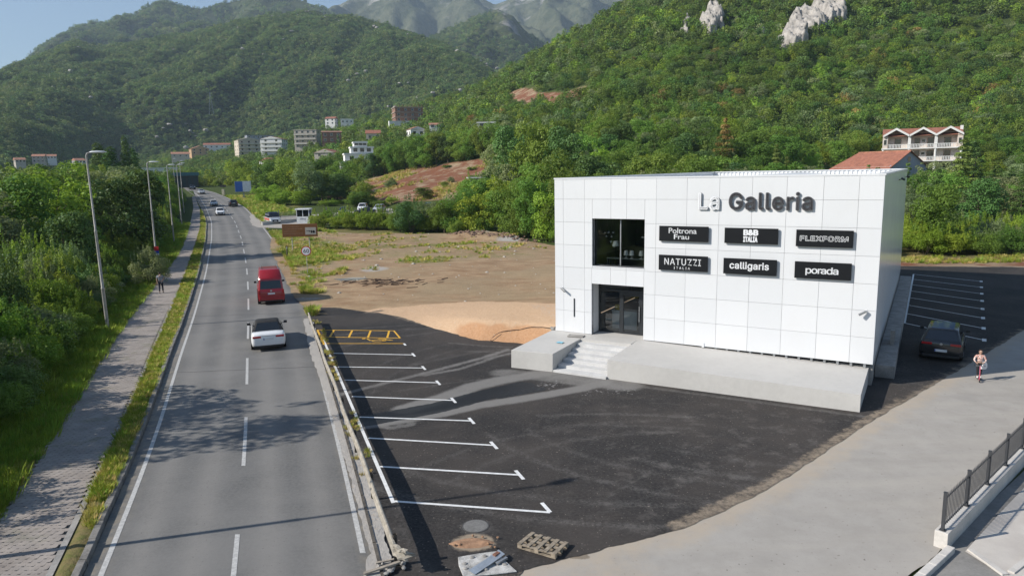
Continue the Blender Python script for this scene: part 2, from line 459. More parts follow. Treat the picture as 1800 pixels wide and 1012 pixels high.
# ================================================================ ground sheet of the valley and the right hill
def bare_mask(x, y):
    P = np.stack([x, y], 1)
    cl = [(-52, 200), (-44, 188), (-26, 166), (-5, 150), (-1, 178), (-4, 206), (-16, 214), (-28, 225), (-44, 231), (-56, 222)]
    ex = [(-3, 380), (4, 392), (10, 366), (15, 330), (23, 313), (34, 312), (34, 296), (24, 266), (19, 262), (13, 296), (7, 304), (0, 332)]
    m = np.zeros(len(x)); sb = [(33, 64), (36, 69.5), (48, 70.5), (70, 68.5), (70, 62), (50, 63)]
    for poly, w in ((cl, 4.), (ex, 4.), (sb, 1.2)):
        d = seg_dist(P, poly + poly[:1]); d = np.where(inside(P, poly), d, -d)
        m = np.maximum(m, sstep(-w, w, d))
    return m
def dry_mask(x, y):
    d = np.zeros_like(x)
    d = np.maximum(d, sstep(22, 6, np.hypot((x + 27) / 1.0, (y - 92) / 2.2)) * .75)
    d = np.maximum(d, sstep(14, 4, np.hypot(x + 55, (y - 165) / 3)) * .45)
    d = np.maximum(d, sstep(62, 70, y) * sstep(86, 76, y) * sstep(26, 34, x))
    d = np.maximum(d, sstep(16, 6, np.abs(y - 96)) * sstep(-20, 6, x) * sstep(24, 16, x) * .3)
    return d
ys = np.concatenate([np.arange(2, 70, 2.0), np.arange(70, 260, 3.0), np.arange(260, 700, 8.0), np.arange(700, 1105, 20.0)])
ts = np.linspace(-1.25, 1.25, 220)
Yg, Tg = np.meshgrid(ys, ts, indexing='ij')
Xg = Tg * (Yg + 30)
Zg = H(Xg, Yg) - .06
# soft lumps away from the built surfaces
V = np.stack([Xg.ravel(), Yg.ravel(), Zg.ravel()], 1)
V[0:len(ts), 1] = -60
ny, nt_ = Yg.shape
I = np.arange(ny * nt_).reshape(ny, nt_)
F = np.stack([I[:-1, :-1], I[:-1, 1:], I[1:, 1:], I[1:, :-1]], -1).reshape(-1, 4)
ground = link('ground', raw_mesh('ground', V, F, G_GROUND, {'bare': bare_mask(V[:, 0], V[:, 1]), 'dry': dry_mask(V[:, 0], V[:, 1])}, True))
tag(ground, 'grassy valley floor and hillside soil', None, kind='structure')

# ================================================================ mountains
def mountain_mat(name, ga, gb, rock, rk, fscale, bstr):
    n = NT(name)
    a = n.noise(fscale, 8, .68); b = n.noise(fscale * .12, 6, .6); c3 = n.noise(fscale * .4, 8, .7, dist=.6)
    g = n.mix(n.ramp(a, .3, .68), ga, gb)
    r = n.math('ADD', n.attr('rock'), n.math('MULTIPLY', n.math('SUBTRACT', n.math('ADD', n.math('MULTIPLY', c3, .7), n.math('MULTIPLY', b, .3)), .5), 2.2))
    rc = n.mix(n.ramp(a, .3, .7), tuple(k * .6 for k in rock), rock)
    n.color(n.mix(n.ramp(r, rk, rk + .28), g, rc)); n.rough(.95); n.b.inputs['Specular IOR Level'].default_value = .1
    n.bump(n.math('ADD', a, n.math('MULTIPLY', c3, 1.5)), bstr, 1.0 / fscale * .35); return n.m

def ridge_layer(name, tab, depth, zb, seed, gully, rocky, mat, nt=260, ny=70, ex=1.15):
    tab = np.array(tab); t = np.linspace(tab[0, 0], tab[-1, 0], nt)
    Yr = np.interp(t, tab[:, 0], tab[:, 1]); Zr = np.interp(t, tab[:, 0], tab[:, 2])
    k = np.hanning(7); k /= k.sum(); Zs = np.convolve(np.pad(Zr, 3, 'edge'), k, 'valid'); Zr = .35 * Zs + .65 * Zr
    u = np.concatenate([np.linspace(0, 1, ny), [1.06, 1.15, 1.3]])
    U, T = np.meshgrid(u, t, indexing='ij'); YR = np.tile(Yr, (len(u), 1)); ZR = np.tile(Zr, (len(u), 1))
    Y = YR - np.minimum(depth, YR - np.interp(T, [-.64, -.52], [480, 720])) * (1 - U); X = T * YR + (T * (Y - YR)) * .92
    s = np.where(U < 1, np.clip(U, 0, 1) ** ex, 1 - (U - 1) * 1.6)
    Z = zb + (ZR - zb) * s
    env = np.clip(U * 4 * (1.02 - np.clip(U, 0, 1)), 0, 1)
    rid = 1 - np.abs(fbm(X / (depth * .22), Y / (depth * .5), 4, seed) * 2) * 2
    Z = Z + env * gully * (rid - .55) + env * gully * .5 * fbm(X / (depth * .06), Y / (depth * .08), 4, seed + 9) + fbm(X / 45, Y / 45, 3, seed + 3) * gully * .12
    V = np.stack([X.ravel(), Y.ravel(), Z.ravel()], 1); n1, n2 = X.shape
    I = np.arange(n1 * n2).reshape(n1, n2)
    F = np.stack([I[:-1, :-1], I[:-1, 1:], I[1:, 1:], I[1:, :-1]], -1).reshape(-1, 4)
    slope = np.hypot(*np.gradient(Z, axis=(0, 1))).ravel()
    rk = rocky(T.ravel(), U.ravel()) + (fbm(X / 90, Y / 90, 4, seed + 20).ravel()) * .5
    o = link(name, raw_mesh(name, V, F, mat, {'rock': rk}, True))
    tag(o, None, None, kind='structure')
    return X, Y, Z, rk.reshape(X.shape), U

SIL_B = [(-1.2, 1200, 60), (-0.945, 1300, 104), (-0.82, 1350, 157), (-0.698, 1400, 211), (-0.656, 1400, 238), (-0.588, 1400, 272), (-0.563, 1400, 261), (-0.494, 1450, 279), (-0.431, 1480, 297), (-0.378, 1500, 319), (-0.325, 1500, 337), (-0.273, 1500, 343), (-0.225, 1450, 323), (-0.161, 1350, 282), (-0.122, 1300, 255), (-0.07, 1200, 208), (-0.019, 1100, 164), (0.083, 1000, 105)]
SIL_C = [(-1.1, 2600, 40), (-0.954, 2600, 65), (-0.7, 2500, 338), (-0.656, 2500, 428), (-0.635, 2500, 472), (-0.602, 2500, 511), (-0.567, 2500, 540), (-0.543, 2500, 544), (-0.522, 2450, 552), (-0.506, 2500, 562), (-0.49, 2500, 585), (-0.458, 2500, 600), (-0.428, 2500, 584), (-0.412, 2500, 583), (-0.375, 2600, 628), (-0.339, 2600, 649), (-0.285, 2600, 624), (-0.249, 2600, 601), (-0.211, 2500, 486), (-0.151, 2400, 375)]
SIL_D = [(-0.45, 3700, 600), (-0.343, 3700, 728), (-0.256, 3700, 818), (-0.234, 3700, 849), (-0.208, 3700, 883), (-0.162, 3700, 912), (-0.1, 3700, 935), (-0.047, 3700, 910), (-0.017, 3700, 852), (-0.004, 3700, 862), (0.03, 3700, 900), (0.084, 3700, 932), (0.123, 3700, 916), (0.238, 3700, 962), (0.391, 3700, 1000), (.8, 3700, 1000)]
SIL_E = [(-0.24, 2000, 230), (-0.151, 2000, 316), (-0.102, 2000, 378), (-0.071, 2050, 421), (-0.04, 2050, 445), (-0.012, 2100, 470), (0.008, 2100, 451), (0.023, 2100, 412), (0.034, 2100, 393), (0.084, 2000, 323), (0.162, 2000, 260), (.3, 2000, 200)]
MM_B = mountain_mat('wooded_slope', (.026, .040, .014), (.060, .078, .028), (.27, .255, .24), .78, .09, .8)
MM_C = mountain_mat('far_wooded_ridge', (.034, .050, .020), (.075, .088, .036), (.30, .29, .27), .62, .05, .8)
MM_D = mountain_mat('bare_limestone_range', (.055, .070, .038), (.13, .135, .085), (.38, .365, .34), .50, .022, .9)
MM_E = mountain_mat('scrubby_crag', (.045, .062, .026), (.095, .105, .046), (.30, .285, .265), .70, .055, .9)
GB = ridge_layer('left_hill', SIL_B, 1150, 6, 31, 62, lambda t, u: .55 * sstep(.88, 1., u) * sstep(-.36, -.28, t) + .05, MM_B, 300, 90, 1.1)
GC = ridge_layer('left_mountain', SIL_C, 1200, 120, 47, 95, lambda t, u: .12 + .25 * sstep(-.45, -.36, t), MM_C, 300, 90, 1.05)
GE = ridge_layer('crag_mountain', SIL_E, 900, 90, 63, 80, lambda t, u: .1 + .75 * np.exp(-((t - .004) / .03) ** 2) * sstep(.45, .75, u), MM_E, 240, 90, 1.1)
GD = ridge_layer('far_mountain', SIL_D, 1500, 250, 77, 170, lambda t, u: .1 + .4 * sstep(.55, .9, u), MM_D, 320, 90, 1.0)

# ================================================================ the main road
def curve(tab):
    tab = np.array(tab, float); Y = np.arange(2, 300, .5); X = np.interp(Y, tab[:, 0], tab[:, 1])
    lo = (tab[1, 1] - tab[0, 1]) / (tab[1, 0] - tab[0, 0]); X = np.where(Y < tab[0, 0], tab[0, 1] + (Y - tab[0, 0]) * lo, X)
    hi = (tab[-1, 1] - tab[-2, 1]) / (tab[-1, 0] - tab[-2, 0]); X = np.where(Y > tab[-1, 0], tab[-1, 1] + (Y - tab[-1, 0]) * hi, X)
    for _ in range(2):
        k = np.hanning(27); k /= k.sum(); P = np.pad(X, 13, 'reflect', reflect_type='odd'); X = np.convolve(P, k, 'valid')
    return lambda y: np.interp(y, Y, X)
xl = curve([(15.64, -10.01), (20.2, -11.58), (26.31, -13.83), (34.86, -17.19), (46.8, -21.69), (69.8, -30.68), (105.5, -45.06), (136.2, -57.89), (172.8, -74.5), (211.6, -93.0), (234, -105.1)])
xr = curve([(16.07, -3.78), (20.33, -5.14), (25.96, -7.02), (34.37, -9.89), (46.1, -13.95), (58.2, -18.17), (77.8, -25.34), (103.9, -35.45), (134.4, -48.12), (170.8, -64.33), (203.2, -81.2), (227.3, -95.24), (241.9, -105.15)])
xk = lambda y: xl(y) - .48 - .004 * (y - 15)          # kerb on the left
xpr = curve([(15.68, -11.2), (19.85, -12.75), (27.77, -15.85), (34.97, -18.75), (50.1, -24.82), (74.5, -34.63), (125, -55.23), (164.9, -72.51), (197.2, -87.57)])
xpl = curve([(15.75, -13.39), (18.68, -14.66), (26.19, -17.61), (34.59, -21.17), (47.2, -26.24), (62.8, -32.17), (91.3, -43.13), (137.1, -62.36), (173.5, -77.91), (201.4, -90.54)])
xc = lambda y: (xl(y) + xr(y)) * .5

def ribbon(name, fa, fb, y0, y1, dz, mat, step=.5, nx=8, parent=None, attrs=None, kind=None, zf=None):
    Y = np.arange(y0, y1 + 1e-6, step); s = np.linspace(0, 1, nx + 1)
    A, B = fa(Y), fb(Y); X = A[:, None] * (1 - s) + B[:, None] * s; YY = np.tile(Y[:, None], (1, nx + 1))
    Z = prof(YY) + dz + (zf(X, YY, np.tile(s, (len(Y), 1))) if zf else 0)
    V = np.stack([X.ravel(), YY.ravel(), Z.ravel()], 1); I = np.arange(X.size).reshape(X.shape)
    F = np.stack([I[:-1, :-1], I[:-1, 1:], I[1:, 1:], I[1:, :-1]], -1).reshape(-1, 4)
    at_ = attrs(np.tile(s, (len(Y), 1)).ravel(), YY.ravel()) if attrs else None
    o = link(name, raw_mesh(name, V, F, mat, at_, True), parent)
    if kind: tag(o, kind=kind)
    return o
def road_attrs(s, y):
    tr = sum(np.exp(-((s - c) / .055) ** 2) for c in (.17, .37, .63, .83))
    ed = np.maximum(sstep(.10, .0, s), sstep(.93, 1., s))
    return {'track': np.clip(tr, 0, 1), 'edge': ed}
road = ribbon('road', lambda y: xk(y) + .06, lambda y: xr(y) + .30 + .06 * (vnoise(y * 1.3, y * 0, 3) - .5), 3, 262, 0, G_ROAD, .5, 28, attrs=road_attrs, kind='structure')
tag(road, 'grey two-lane main road curving away')
ribbon('edge_line', lambda y: xl(y) - .07, lambda y: xl(y) + .07, 3, 240, .006, M_OLDPAINT, .5, 1, road)
ribbon('edge_line', lambda y: xr(y) - .07, lambda y: xr(y) + .07, 16.3, 44.6, .006, M_OLDPAINT, .5, 1, road)
ribbon('edge_line', lambda y: xr(y) - .07, lambda y: xr(y) + .07, 53.5, 240, .006, M_OLDPAINT, .5, 1, road)
y = 12.6
arc = 0
while y < 225:
    ribbon('lane_dash', lambda q: xc(q) - .065, lambda q: xc(q) + .065, y, y + 4.75, .006, M_OLDPAINT, 4.75 / 8, 1, road)
    y += 9.25
# cracks sealed across the road
for yy, sl in ((47.5, .10), (70.5, .05), (33.3, .09), (101, .05)):
    xs = np.linspace(float(xl(yy)) - .2, float(xr(yy)) + .2, 40)
    b = MB(); pts = [(x, yy + (x - xs[0]) * sl + .12 * (vnoise(x * 2.2, 0, 4) - .5), float(prof(yy)) + .005) for x in xs]
    for p, q in zip(pts[:-1], pts[1:]):
        b.quad((p[0], p[1] - .02, p[2]), (q[0], q[1] - .02, q[2]), (q[0], q[1] + .02, q[2]), (p[0], p[1] + .02, p[2]))
    b.build('crack_seal', M('road_crack', (.05, .048, .046), .8, .1), road)

# left kerb: precast stones
M_KERB = M('kerb_stone', (.20, .19, .175), .92, .28, 2.5, bump=.4, bscale=25, local=False)
kerb = thing('kerb', 'low dark stone kerb along the left edge of the road', 'kerb', (0, 0, 0)); kerb['kind'] = 'structure'
del kerb['category']
y = 8.0; k = 0
while y < 120:
    L = 1.0 if y < 60 else 4.0
    a, b = y + .008, y + L - .012
    hgt = .15 + .012 * random.uniform(-1, 1)
    mb = MB(); x0, x1 = float(xk(a)), float(xk(b)); dx = random.uniform(-.012, .012)
    z0, z1 = float(prof(a)), float(prof(b))
    mb.add([(x0 - .17 + dx, a, z0 - .1), (x0 + .05 + dx, a, z0 - .1), (x1 + .05 + dx, b, z1 - .1), (x1 - .17 + dx, b, z1 - .1),
            (x0 - .16 + dx, a, z0 + hgt), (x0 + .03 + dx, a, z0 + hgt), (x1 + .03 + dx, b, z1 + hgt), (x1 - .16 + dx, b, z1 + hgt)],
           [(0, 3, 2, 1), (4, 5, 6, 7), (0, 1, 5, 4), (1, 2, 6, 5), (2, 3, 7, 6), (3, 0, 4, 7)])
    mb.build('kerb_stone', M_KERB, kerb, bevel=.012); y += L; k += 1
ribbon('kerb_stone', lambda q: xk(q) - .17, lambda q: xk(q) + .05, 120, 240, .14, M_KERB, 2, 1, kerb)
ribbon('verge', lambda q: xpr(q) + .06, lambda q: xk(q) - .16, 3, 235, .07, G_GROUND, .5, 5, kind='structure',
       attrs=lambda s, y: {'bare': np.clip(.12 * sstep(22, 17, y) + .3 * sstep(-1, 1, fbm(y * .5, s * 2, 3, 4) * 6 - .6), 0, 1), 'dry': .25 + .7 * sstep(23, 17, y)}, zf=lambda x, y, s: .05 * np.sin(s * pi))

# ================================================================ paved footpath, laid stone by stone where it can be seen
M_PAVE_BED = M('paver_joint_sand', (.21, .19, .16), .95, .2, 3, local=False)
def paver_mat():
    n = NT('concrete_paver'); oi = n.new('ShaderNodeObjectInfo')
    f = n.noise(1.4, 5, .65); g = n.noise(28, 3, .7); v = n.noise(4.5, 2, .4)
    c = n.mix(n.ramp(f, .3, .7), (.245, .212, .188), (.35, .308, .275))
    c = n.mix(n.math('MULTIPLY', n.ramp(v, .4, .66), .4), c, (.245, .225, .212))
    c = n.mix(n.math('MULTIPLY', n.ramp(n.noise(.6, 5, .7), .53, .66), .55), c, (.17, .165, .11))
    n.color(c); n.rough(.9); n.bump(g, .3, .006); return n.m
M_PAVER = paver_mat()
def paver_far_mat():
    n = NT('concrete_pavers_far')
    f = n.noise(1.4, 5, .65); g = n.noise(9, 3, .7)
    c = n.mix(n.ramp(f, .3, .7), (.24, .208, .185), (.345, .303, .27))
    c = n.mix(n.math('MULTIPLY', n.ramp(g, .5, .75), .5), c, (.2, .175, .155))
    n.color(c); n.rough(.92); n.bump(g, .4, .01); return n.m
path = ribbon('footpath', lambda q: xpl(q), lambda q: xpr(q), 3, 210, .055, M_PAVE_BED, .5, 6, kind='structure')
ribbon('paving', lambda q: xpl(q), lambda q: xpr(q), 52, 210, .092, paver_far_mat(), .5, 6, path)
ribbon('path_edging', lambda q: xpr(q) - .10, lambda q: xpr(q) + .07, 3, 60, .112, M_CONC2, .5, 1, path)
PW, PL = .235, .170                       # a stone: across the path, along the path
def paver_outline(m=.0):
    w, l = PW / 2 - .004, PL / 2 - .0035; z = .006
    return [(-w, -l + z), (-w / 2, -l - z), (0, -l + z), (w / 2, -l - z), (w, -l + z), (w + .012, 0), (w, l + z), (w / 2, l - z), (0, l + z), (-w / 2, l - z), (-w, l + z), (-w + .012, 0)]
pm = MB().prism(paver_outline(), 0, .045).mesh('paver', M_PAVER)
cand = []
for j in range(int((52 - 5) / PL)):
    yc = 5 + j * PL; a, b = float(xpl(yc)), float(xpr(yc)); ang = math.atan2(float(xpl(yc + .5)) - a, .5)
    off = (j % 2) * PW / 2; i = 0
    while True:
        x = a + PW * .55 + off + i * PW * 1.0
        if x > b - PW * .5: break
        cand.append((x, yc, .05 + .006 * random.random(), -ang * .35, random.uniform(-.012, .012), random.uniform(-.012, .012))); i += 1
vis = [c for c in cand if c[1] > 15.1 and c[0] / c[1] > -.76]
near = vis[:300]; ns = set(near)
for c in near:
    o = bpy.data.objects.new('paver', pm); COL.objects.link(o); o.parent = path
    o.location = (c[0], c[1], c[2]); o.rotation_euler = (c[4], c[5], c[3])
VV = []; FF = []; base = np.array(paver_outline())
out = np.concatenate([np.c_[base, np.zeros(12)], np.c_[base, np.full(12, .045)]])
for c in cand:
    if c in ns: continue
    k = len(VV); ca, sa = cos(c[3]), sin(c[3])
    VV += [(c[0] + x * ca - y_ * sa, c[1] + x * sa + y_ * ca, c[2] + z + float(prof(c[1])) + x * c[4]) for x, y_, z in out]
    FF += [tuple(k + 12 + i for i in range(12))] + [(k + i, k + (i + 1) % 12, k + 12 + (i + 1) % 12, k + 12 + i) for i in range(12)]
me = bpy.data.meshes.new('paver_field'); me.from_pydata(VV, [], FF); me.materials.append(M_PAVER)
tag(link('paver_field', me, path), kind='stuff')

# ================================================================ flat sheets with painted-in wear
def sheet(name, outline, mat, zf, step, attrs=None, jitter=.05, jscale=1.5, seed=1, parent=None, detail=None):
    pts = []
    n = len(outline)
    for i in range(n):
        a = np.array(outline[i], float); b = np.array(outline[(i + 1) % n], float); m = max(1, int(np.hypot(*(b - a)) / (step * .7)))
        nrm = np.array([-(b - a)[1], (b - a)[0]]); nrm /= max(np.hypot(*nrm), 1e-9)
        for k in range(m):
            p = a + (b - a) * k / m
            pts.append(p + nrm * jitter * (vnoise(p[0] * jscale, p[1] * jscale, seed) + .5 * vnoise(p[0] * jscale * 3, p[1] * jscale * 3, seed + 1) - .75) * 2)
    P = np.array(pts); lo, hi = P.min(0), P.max(0)
    gx, gy = np.meshgrid(np.arange(lo[0], hi[0], step), np.arange(lo[1], hi[1], step))
    G = np.stack([gx.ravel(), gy.ravel()], 1) + RNG.uniform(-.2, .2, (gx.size, 2)) * step
    if detail is not None: G = G[detail(G)]
    G = G[inside(G, P)]; G = G[seg_dist(G, np.vstack([P, P[:1]])) > step * .3] if len(G) * len(P) < 4e7 else G
    allp = np.vstack([P, G]); m = len(P)
    vs, es, fs, *_ = delaunay_2d_cdt([Vector(p) for p in allp], [(i, (i + 1) % m) for i in range(m)], [], 1, 1e-4)
    VX = np.array([(v.x, v.y) for v in vs])
    V = np.c_[VX, zf(VX[:, 0], VX[:, 1])]
    o = link(name, raw_mesh(name, V, np.array([f[::1] for f in fs]), mat, attrs(VX) if attrs else None, True), parent)
    if parent is None: tag(o, kind='structure')
    return o
bands = lambda P, line, w, soft=.6: sstep(w, w * (1 - soft), seg_dist(P, line))
def lot_attrs(P):
    d = np.zeros(len(P))
    for line, w, a in (
            ([(-9.6, 27.0), (-7.5, 29.3), (-5.4, 31.3), (-3.6, 33.0), (-1.6, 35.0), (-.3, 36.6)], .30, .75),
            ([(-4.2, 32.0), (-2.6, 33.0), (-1.6, 34.2), (-.9, 35.2), (-.1, 35.8)], .26, .7),
            ([(-5.2, 29.6), (-3.1, 30.6), (-1.6, 31.2)], .18, .4),
            ([(-4.4, 27.2), (-2.9, 28.6), (-1.8, 30.1), (-.6, 31.0), (.6, 31.6), (1.9, 32.2)], .85, 1.0),
            ([(-6.2, 25.2), (-4.5, 25.9), (-2.9, 26.6), (-1.5, 27.5), (0, 28.1), (1.1, 28.6), (2.9, 29.5), (4.1, 30.4)], .60, 1.05),
            ([(1.6, 32.0), (3.4, 31.2), (4.8, 30.0)], 1.4, .85), ([(-.5, 32.2), (1.5, 31.4), (3.6, 30.2)], 1.0, .7),
            ([(-5.9, 25.6), (-4.6, 25.1), (-3.9, 25.4)], .28, .7),
            ([(4.4, 30.3), (9, 27.8), (13.2, 25.4)], .25, .5),
            ([(0.9, 19.5), (2.2, 22.6), (4.8, 26.2)], .14, .32), ([(2.2, 18.6), (4.4, 21.0), (8.0, 24.4)], .16, .34), ([(1.5, 17.6), (4.9, 19.8), (8.5, 22.6)], .2, .32),
            ([(-3.6, 38.4), (-1.2, 37.4), (0, 37.2)], .16, .55), ([(-2.6, 36.4), (-.9, 36.2), (.1, 36.3)], .2, .5)):
        d = np.maximum(d, bands(P, line, w) * a)
    d = np.maximum(d, sstep(.75, .2, np.hypot(P[:, 0] + 1.1, P[:, 1] - 17.5)) * .55)
    wet = np.maximum(bands(P, [(-6.6, 25.5), (-4.6, 26.5), (-3.0, 27.4), (-1.2, 28.9), (.4, 30.0)], .75, .35), bands(P, [(-.6, 28.6), (1.2, 29.6)], .4, .5) * .8)
    sp = np.maximum(bands(P, [(-.9, 28.6), (.6, 29.4), (1.9, 30.4)], .75), bands(P, [(3.2, 28.9), (5.0, 29.0)], .9) * .85)
    sandy = np.maximum(bands(P, [(-3.5, 14.2), (-1.0, 14.8), (1.0, 15.3), (3, 16.3)], .5) * .5, bands(P, [(-15.2, 50.2), (-12.3, 49.7), (-7.7, 46.2), (-4.2, 42.1), (-1.7, 39.3), (.1, 38.5)], .7) * .55)
    sandy = np.maximum(sandy, bands(P, [(4.37, 17.3), (7.4, 19.5), (10.3, 22.1), (12.9, 24.6), (16.1, 27.4), (20.8, 31.5), (29, 39)], .65) * .62)
    sandy = np.maximum(sandy, np.where((P[:, 0] > -2.1) & (P[:, 0] < -.2), sstep(.9, .2, np.hypot((P[:, 0] + 1.1) / 1.0, (P[:, 1] - 16.7) / .75)) * 1.2, 0))
    sandy = np.maximum(sandy, bands(P, [(36, 67), (47, 64.4), (60, 62.5)], 1.2) * .8)
    ty = np.zeros(len(P)); q_ = random.Random(17)
    for k in range(34):
        cx, cy, r0 = q_.uniform(-2, 14), q_.uniform(12, 30), q_.uniform(7, 22); a0 = q_.uniform(0, 6.28); a1 = a0 + q_.uniform(.5, 1.4)
        for off in (0, 1.55):
            line = [(cx + (r0 + off) * cos(a0 + (a1 - a0) * i / 9), cy + (r0 + off) * .8 * sin(a0 + (a1 - a0) * i / 9)) for i in range(10)]
            ty = np.maximum(ty, bands(P, line, q_.uniform(.14, .26), .8) * q_.uniform(.3, .75))
    return {'tyre': ty, 'dust': d, 'wet': wet, 'speck': sp * .55, 'sandy': sandy, 'worn': sstep(0, 5, P[:, 0]) * sstep(30, 24, P[:, 1]) + .35}
LOT = [(-3.05, 13.0), (-3.1, 15.6), (-4.4, 19.6), (-7.5, 28.6), (-10.5, 36.6), (-13.2, 45.2), (-14.05, 47.3), (-15.35, 50.3), (-12.33, 49.75), (-10.0, 48.3), (-7.68, 46.2), (-4.23, 42.1), (-1.69, 39.3), (.1, 38.5), (3.0, 37.0),
       (9, 42), (16, 50), (24, 58), (30, 64), (36.3, 66.2), (42, 65.2), (50, 64), (64, 61.5), (64, 58), (44.5, 52.5), (29.15, 39.0), (24.6, 34.9), (20.8, 31.5), (16.1, 27.4), (12.9, 24.6), (10.3, 22.1), (7.4, 19.4), (4.4, 17.2), (2.2, 16.3), (.15, 15.4), (-.6, 13)]
lot = sheet('parking_lot', LOT, G_LOT, lambda x, y: np.full(len(x), .010), .17, lot_attrs, .045, 2.6, 5, detail=lambda G: ((G[:, 0] < 15) & (G[:, 1] < 46)) | ((np.floor(G[:, 0] / .17) % 5 == 0) & (np.floor(G[:, 1] / .17) % 5 == 0)))
def conc_attrs(P):
    L = [(-1, 12.5), (.15, 15.4), (2.16, 16.3), (4.4, 17.2), (7.4, 19.4), (10.3, 22.1), (12.9, 24.6), (16.1, 27.4), (20.8, 31.5), (29, 39), (44, 52)]
    s = bands(P, L, 1.6, .95) * .78
    s = np.maximum(s, sstep(2.6, .6, np.hypot(P[:, 0] - 2.2, P[:, 1] - 15.0)) * .6)
    dmp = np.maximum(sstep(.55, .2, np.hypot((P[:, 0] - 1.45) / 1.0, (P[:, 1] - 15.95) / .55)), sstep(.5, .1, np.hypot((P[:, 0] - 4.3) / 1.2, (P[:, 1] - 16.75) / .35)))
    dmp = np.maximum(dmp, sstep(.4, .1, np.hypot((P[:, 0] - 6.9) / 1, (P[:, 1] - 18.8) / .4)) * .8)
    return {'sandy': s, 'damp': dmp}
CONC = [(-6, 3), (-6, 13.5), (-2.5, 14.5), (-.6, 15.9), (1.8, 17.0), (4.0, 17.9), (6.9, 20.0), (9.7, 22.7), (12.3, 25.2), (15.5, 28.0), (20.1, 32.1), (23.9, 35.5), (28.5, 39.6), (43.9, 53.2), (64, 58), (80, 60), (80, 40), (34.0, 36.0), (26.0, 29.9), (16.6, 21.6), (10.68, 16.2), (8.95, 14.8), (4, 9.6), (2, 3)]
croad = sheet('side_road', CONC, G_CONC, lambda x, y: -.004 + .006 * fbm(x / 3, y / 3, 3, 2), .40, conc_attrs, .08, 1.1, 9)
tag(croad, 'pale concrete side road')

# dirt lot beyond the parking lot: sand fill that climbs to the building's left corner
DIRT = [(-15.2, 50.3), (-13.6, 47.2), (-11.6, 48.0), (-7.9, 45.9), (-4.5, 41.7), (-2.0, 38.9), (.1, 38.2), (2.6, 36.6), (7, 38), (18, 46), (27, 60), (24, 78), (14, 86), (5.4, 89), (.1, 98), (-8.6, 105), (-17, 108), (-24.5, 109), (-31.8, 113), (-35.5, 104), (-31, 90), (-25.5, 76), (-21.8, 66.5), (-18.2, 57)]
BUILD_O = np.array([2.308, 36.73]); BUILD_YAW = -0.53556
_e = np.array([cos(BUILD_YAW), sin(BUILD_YAW)]); _n = np.array([sin(BUILD_YAW), -cos(BUILD_YAW)])
def dirt_z(x, y):
    P = np.stack([x, y], 1); q = P - BUILD_O; u = q @ _e; v = q @ _n
    edge = [(-15.2, 50.3), (-11.6, 48.0), (-7.9, 45.9), (-4.5, 41.7), (-2.0, 38.9), (.1, 38.2), (2.6, 36.6)]
    d = seg_dist(P, edge)
    near = sstep(11, 2, np.hypot(x - 2.0, (y - 40) * .8))
    bank = .95 * near * sstep(.0, 1.2, d)
    roll = sstep(0, 3, d) * (fbm(x / 5, y / 5, 4, 8) * .35 + .12 + .22 * np.exp(-((y - 102) / 3.5) ** 2))
    heap = .55 * sstep(3.2, .6, np.hypot((x + 4) / 2.2, y - 100.5)) + .5 * sstep(3, .5, np.hypot((x + 1.5) / 2.0, y - 97))
    return prof(y) - .015 + np.maximum(bank, 0) + roll * (1 - near * .7) + heap * (1 + fbm(x, y, 3, 2))
def dirt_attrs(P):
    x, y = P.T
    edge = [(-13.6, 47.6), (-11.6, 48.0), (-7.9, 45.9), (-4.5, 41.7), (-2.0, 38.9), (.1, 38.2), (2.6, 36.6)]
    d = seg_dist(P, edge); near = sstep(11, 3, np.hypot(x - 2.0, (y - 40) * .8))
    sand = sstep(9.5, 6.0, d) * sstep(-14, -9, x) * sstep(52.5, 48.5, y - .18 * x)
    orange = sstep(1.25, .5, d) * sstep(-4.2, -1.6, x) + .25 * sstep(2.5, .5, d) * sstep(-9, -4, x)
    pale = sstep(-7.5, -6.3, (x - 2.3) * 1.0 - (y - 36.7) * .35 - 3.5) * 0
    slab = sstep(-.2, .4, x * .85 + (y - 44.2) * .2 - .4 - .2) * sstep(47, 45, y) * near
    grass = np.zeros(len(P))
    for cx, cy, rx, ry, a in ((-9.5, 76, 4.2, 3.6, .95), (-8, 92, 6, 3, .8), (-16, 90, 7, 4, .7), (-2, 80, 8, 5, .6), (-22, 78, 4, 9, .8), (-27, 92, 6, 12, .85), (-20, 68, 2.5, 5, .7), (3, 84, 8, 4, .5), (-14, 82, 8, 4, .55), (-18, 60, 1.6, 4, .6), (6, 70, 5, 8, .35), (-6, 86, 12, 7, .55), (-15, 98, 9, 5, .6), (-12, 70, 5, 3, .4)):
        grass = np.maximum(grass, a * sstep(1.25, .35, np.hypot((x - cx) / rx, (y - cy) / ry)))
    grass = np.maximum(grass, .42 * sstep(68, 84, y))
    gravel = np.zeros(len(P))
    for cx, cy, rx, ry, a in ((-14.4, 63, 1.6, 1.8, .8), (-13.8, 70, 2.2, 3, .7), (1, 95, 4.5, 2.4, .8), (-16, 53.5, 2.4, 1.8, .6), (-3, 101, 5, 1.5, .6), (-12, 58, 3, 1.6, .3)):
        gravel = np.maximum(gravel, a * sstep(1.2, .4, np.hypot((x - cx) / rx, (y - cy) / ry)))
    return {'sand': np.clip(np.maximum(sand, slab), 0, 1), 'orange': np.clip(orange, 0, 1), 'grass': grass, 'gravel': np.maximum(gravel, slab * .5)}
dirt = sheet('dirt_lot', DIRT, G_DIRT, dirt_z, .55, dirt_attrs, .12, .7, 13)
tag(dirt, 'bare brown dirt lot beside the showroom')
def apron_attrs(P): return {'sandy': np.full(len(P), .45), 'damp': 0 * P[:, 0]}
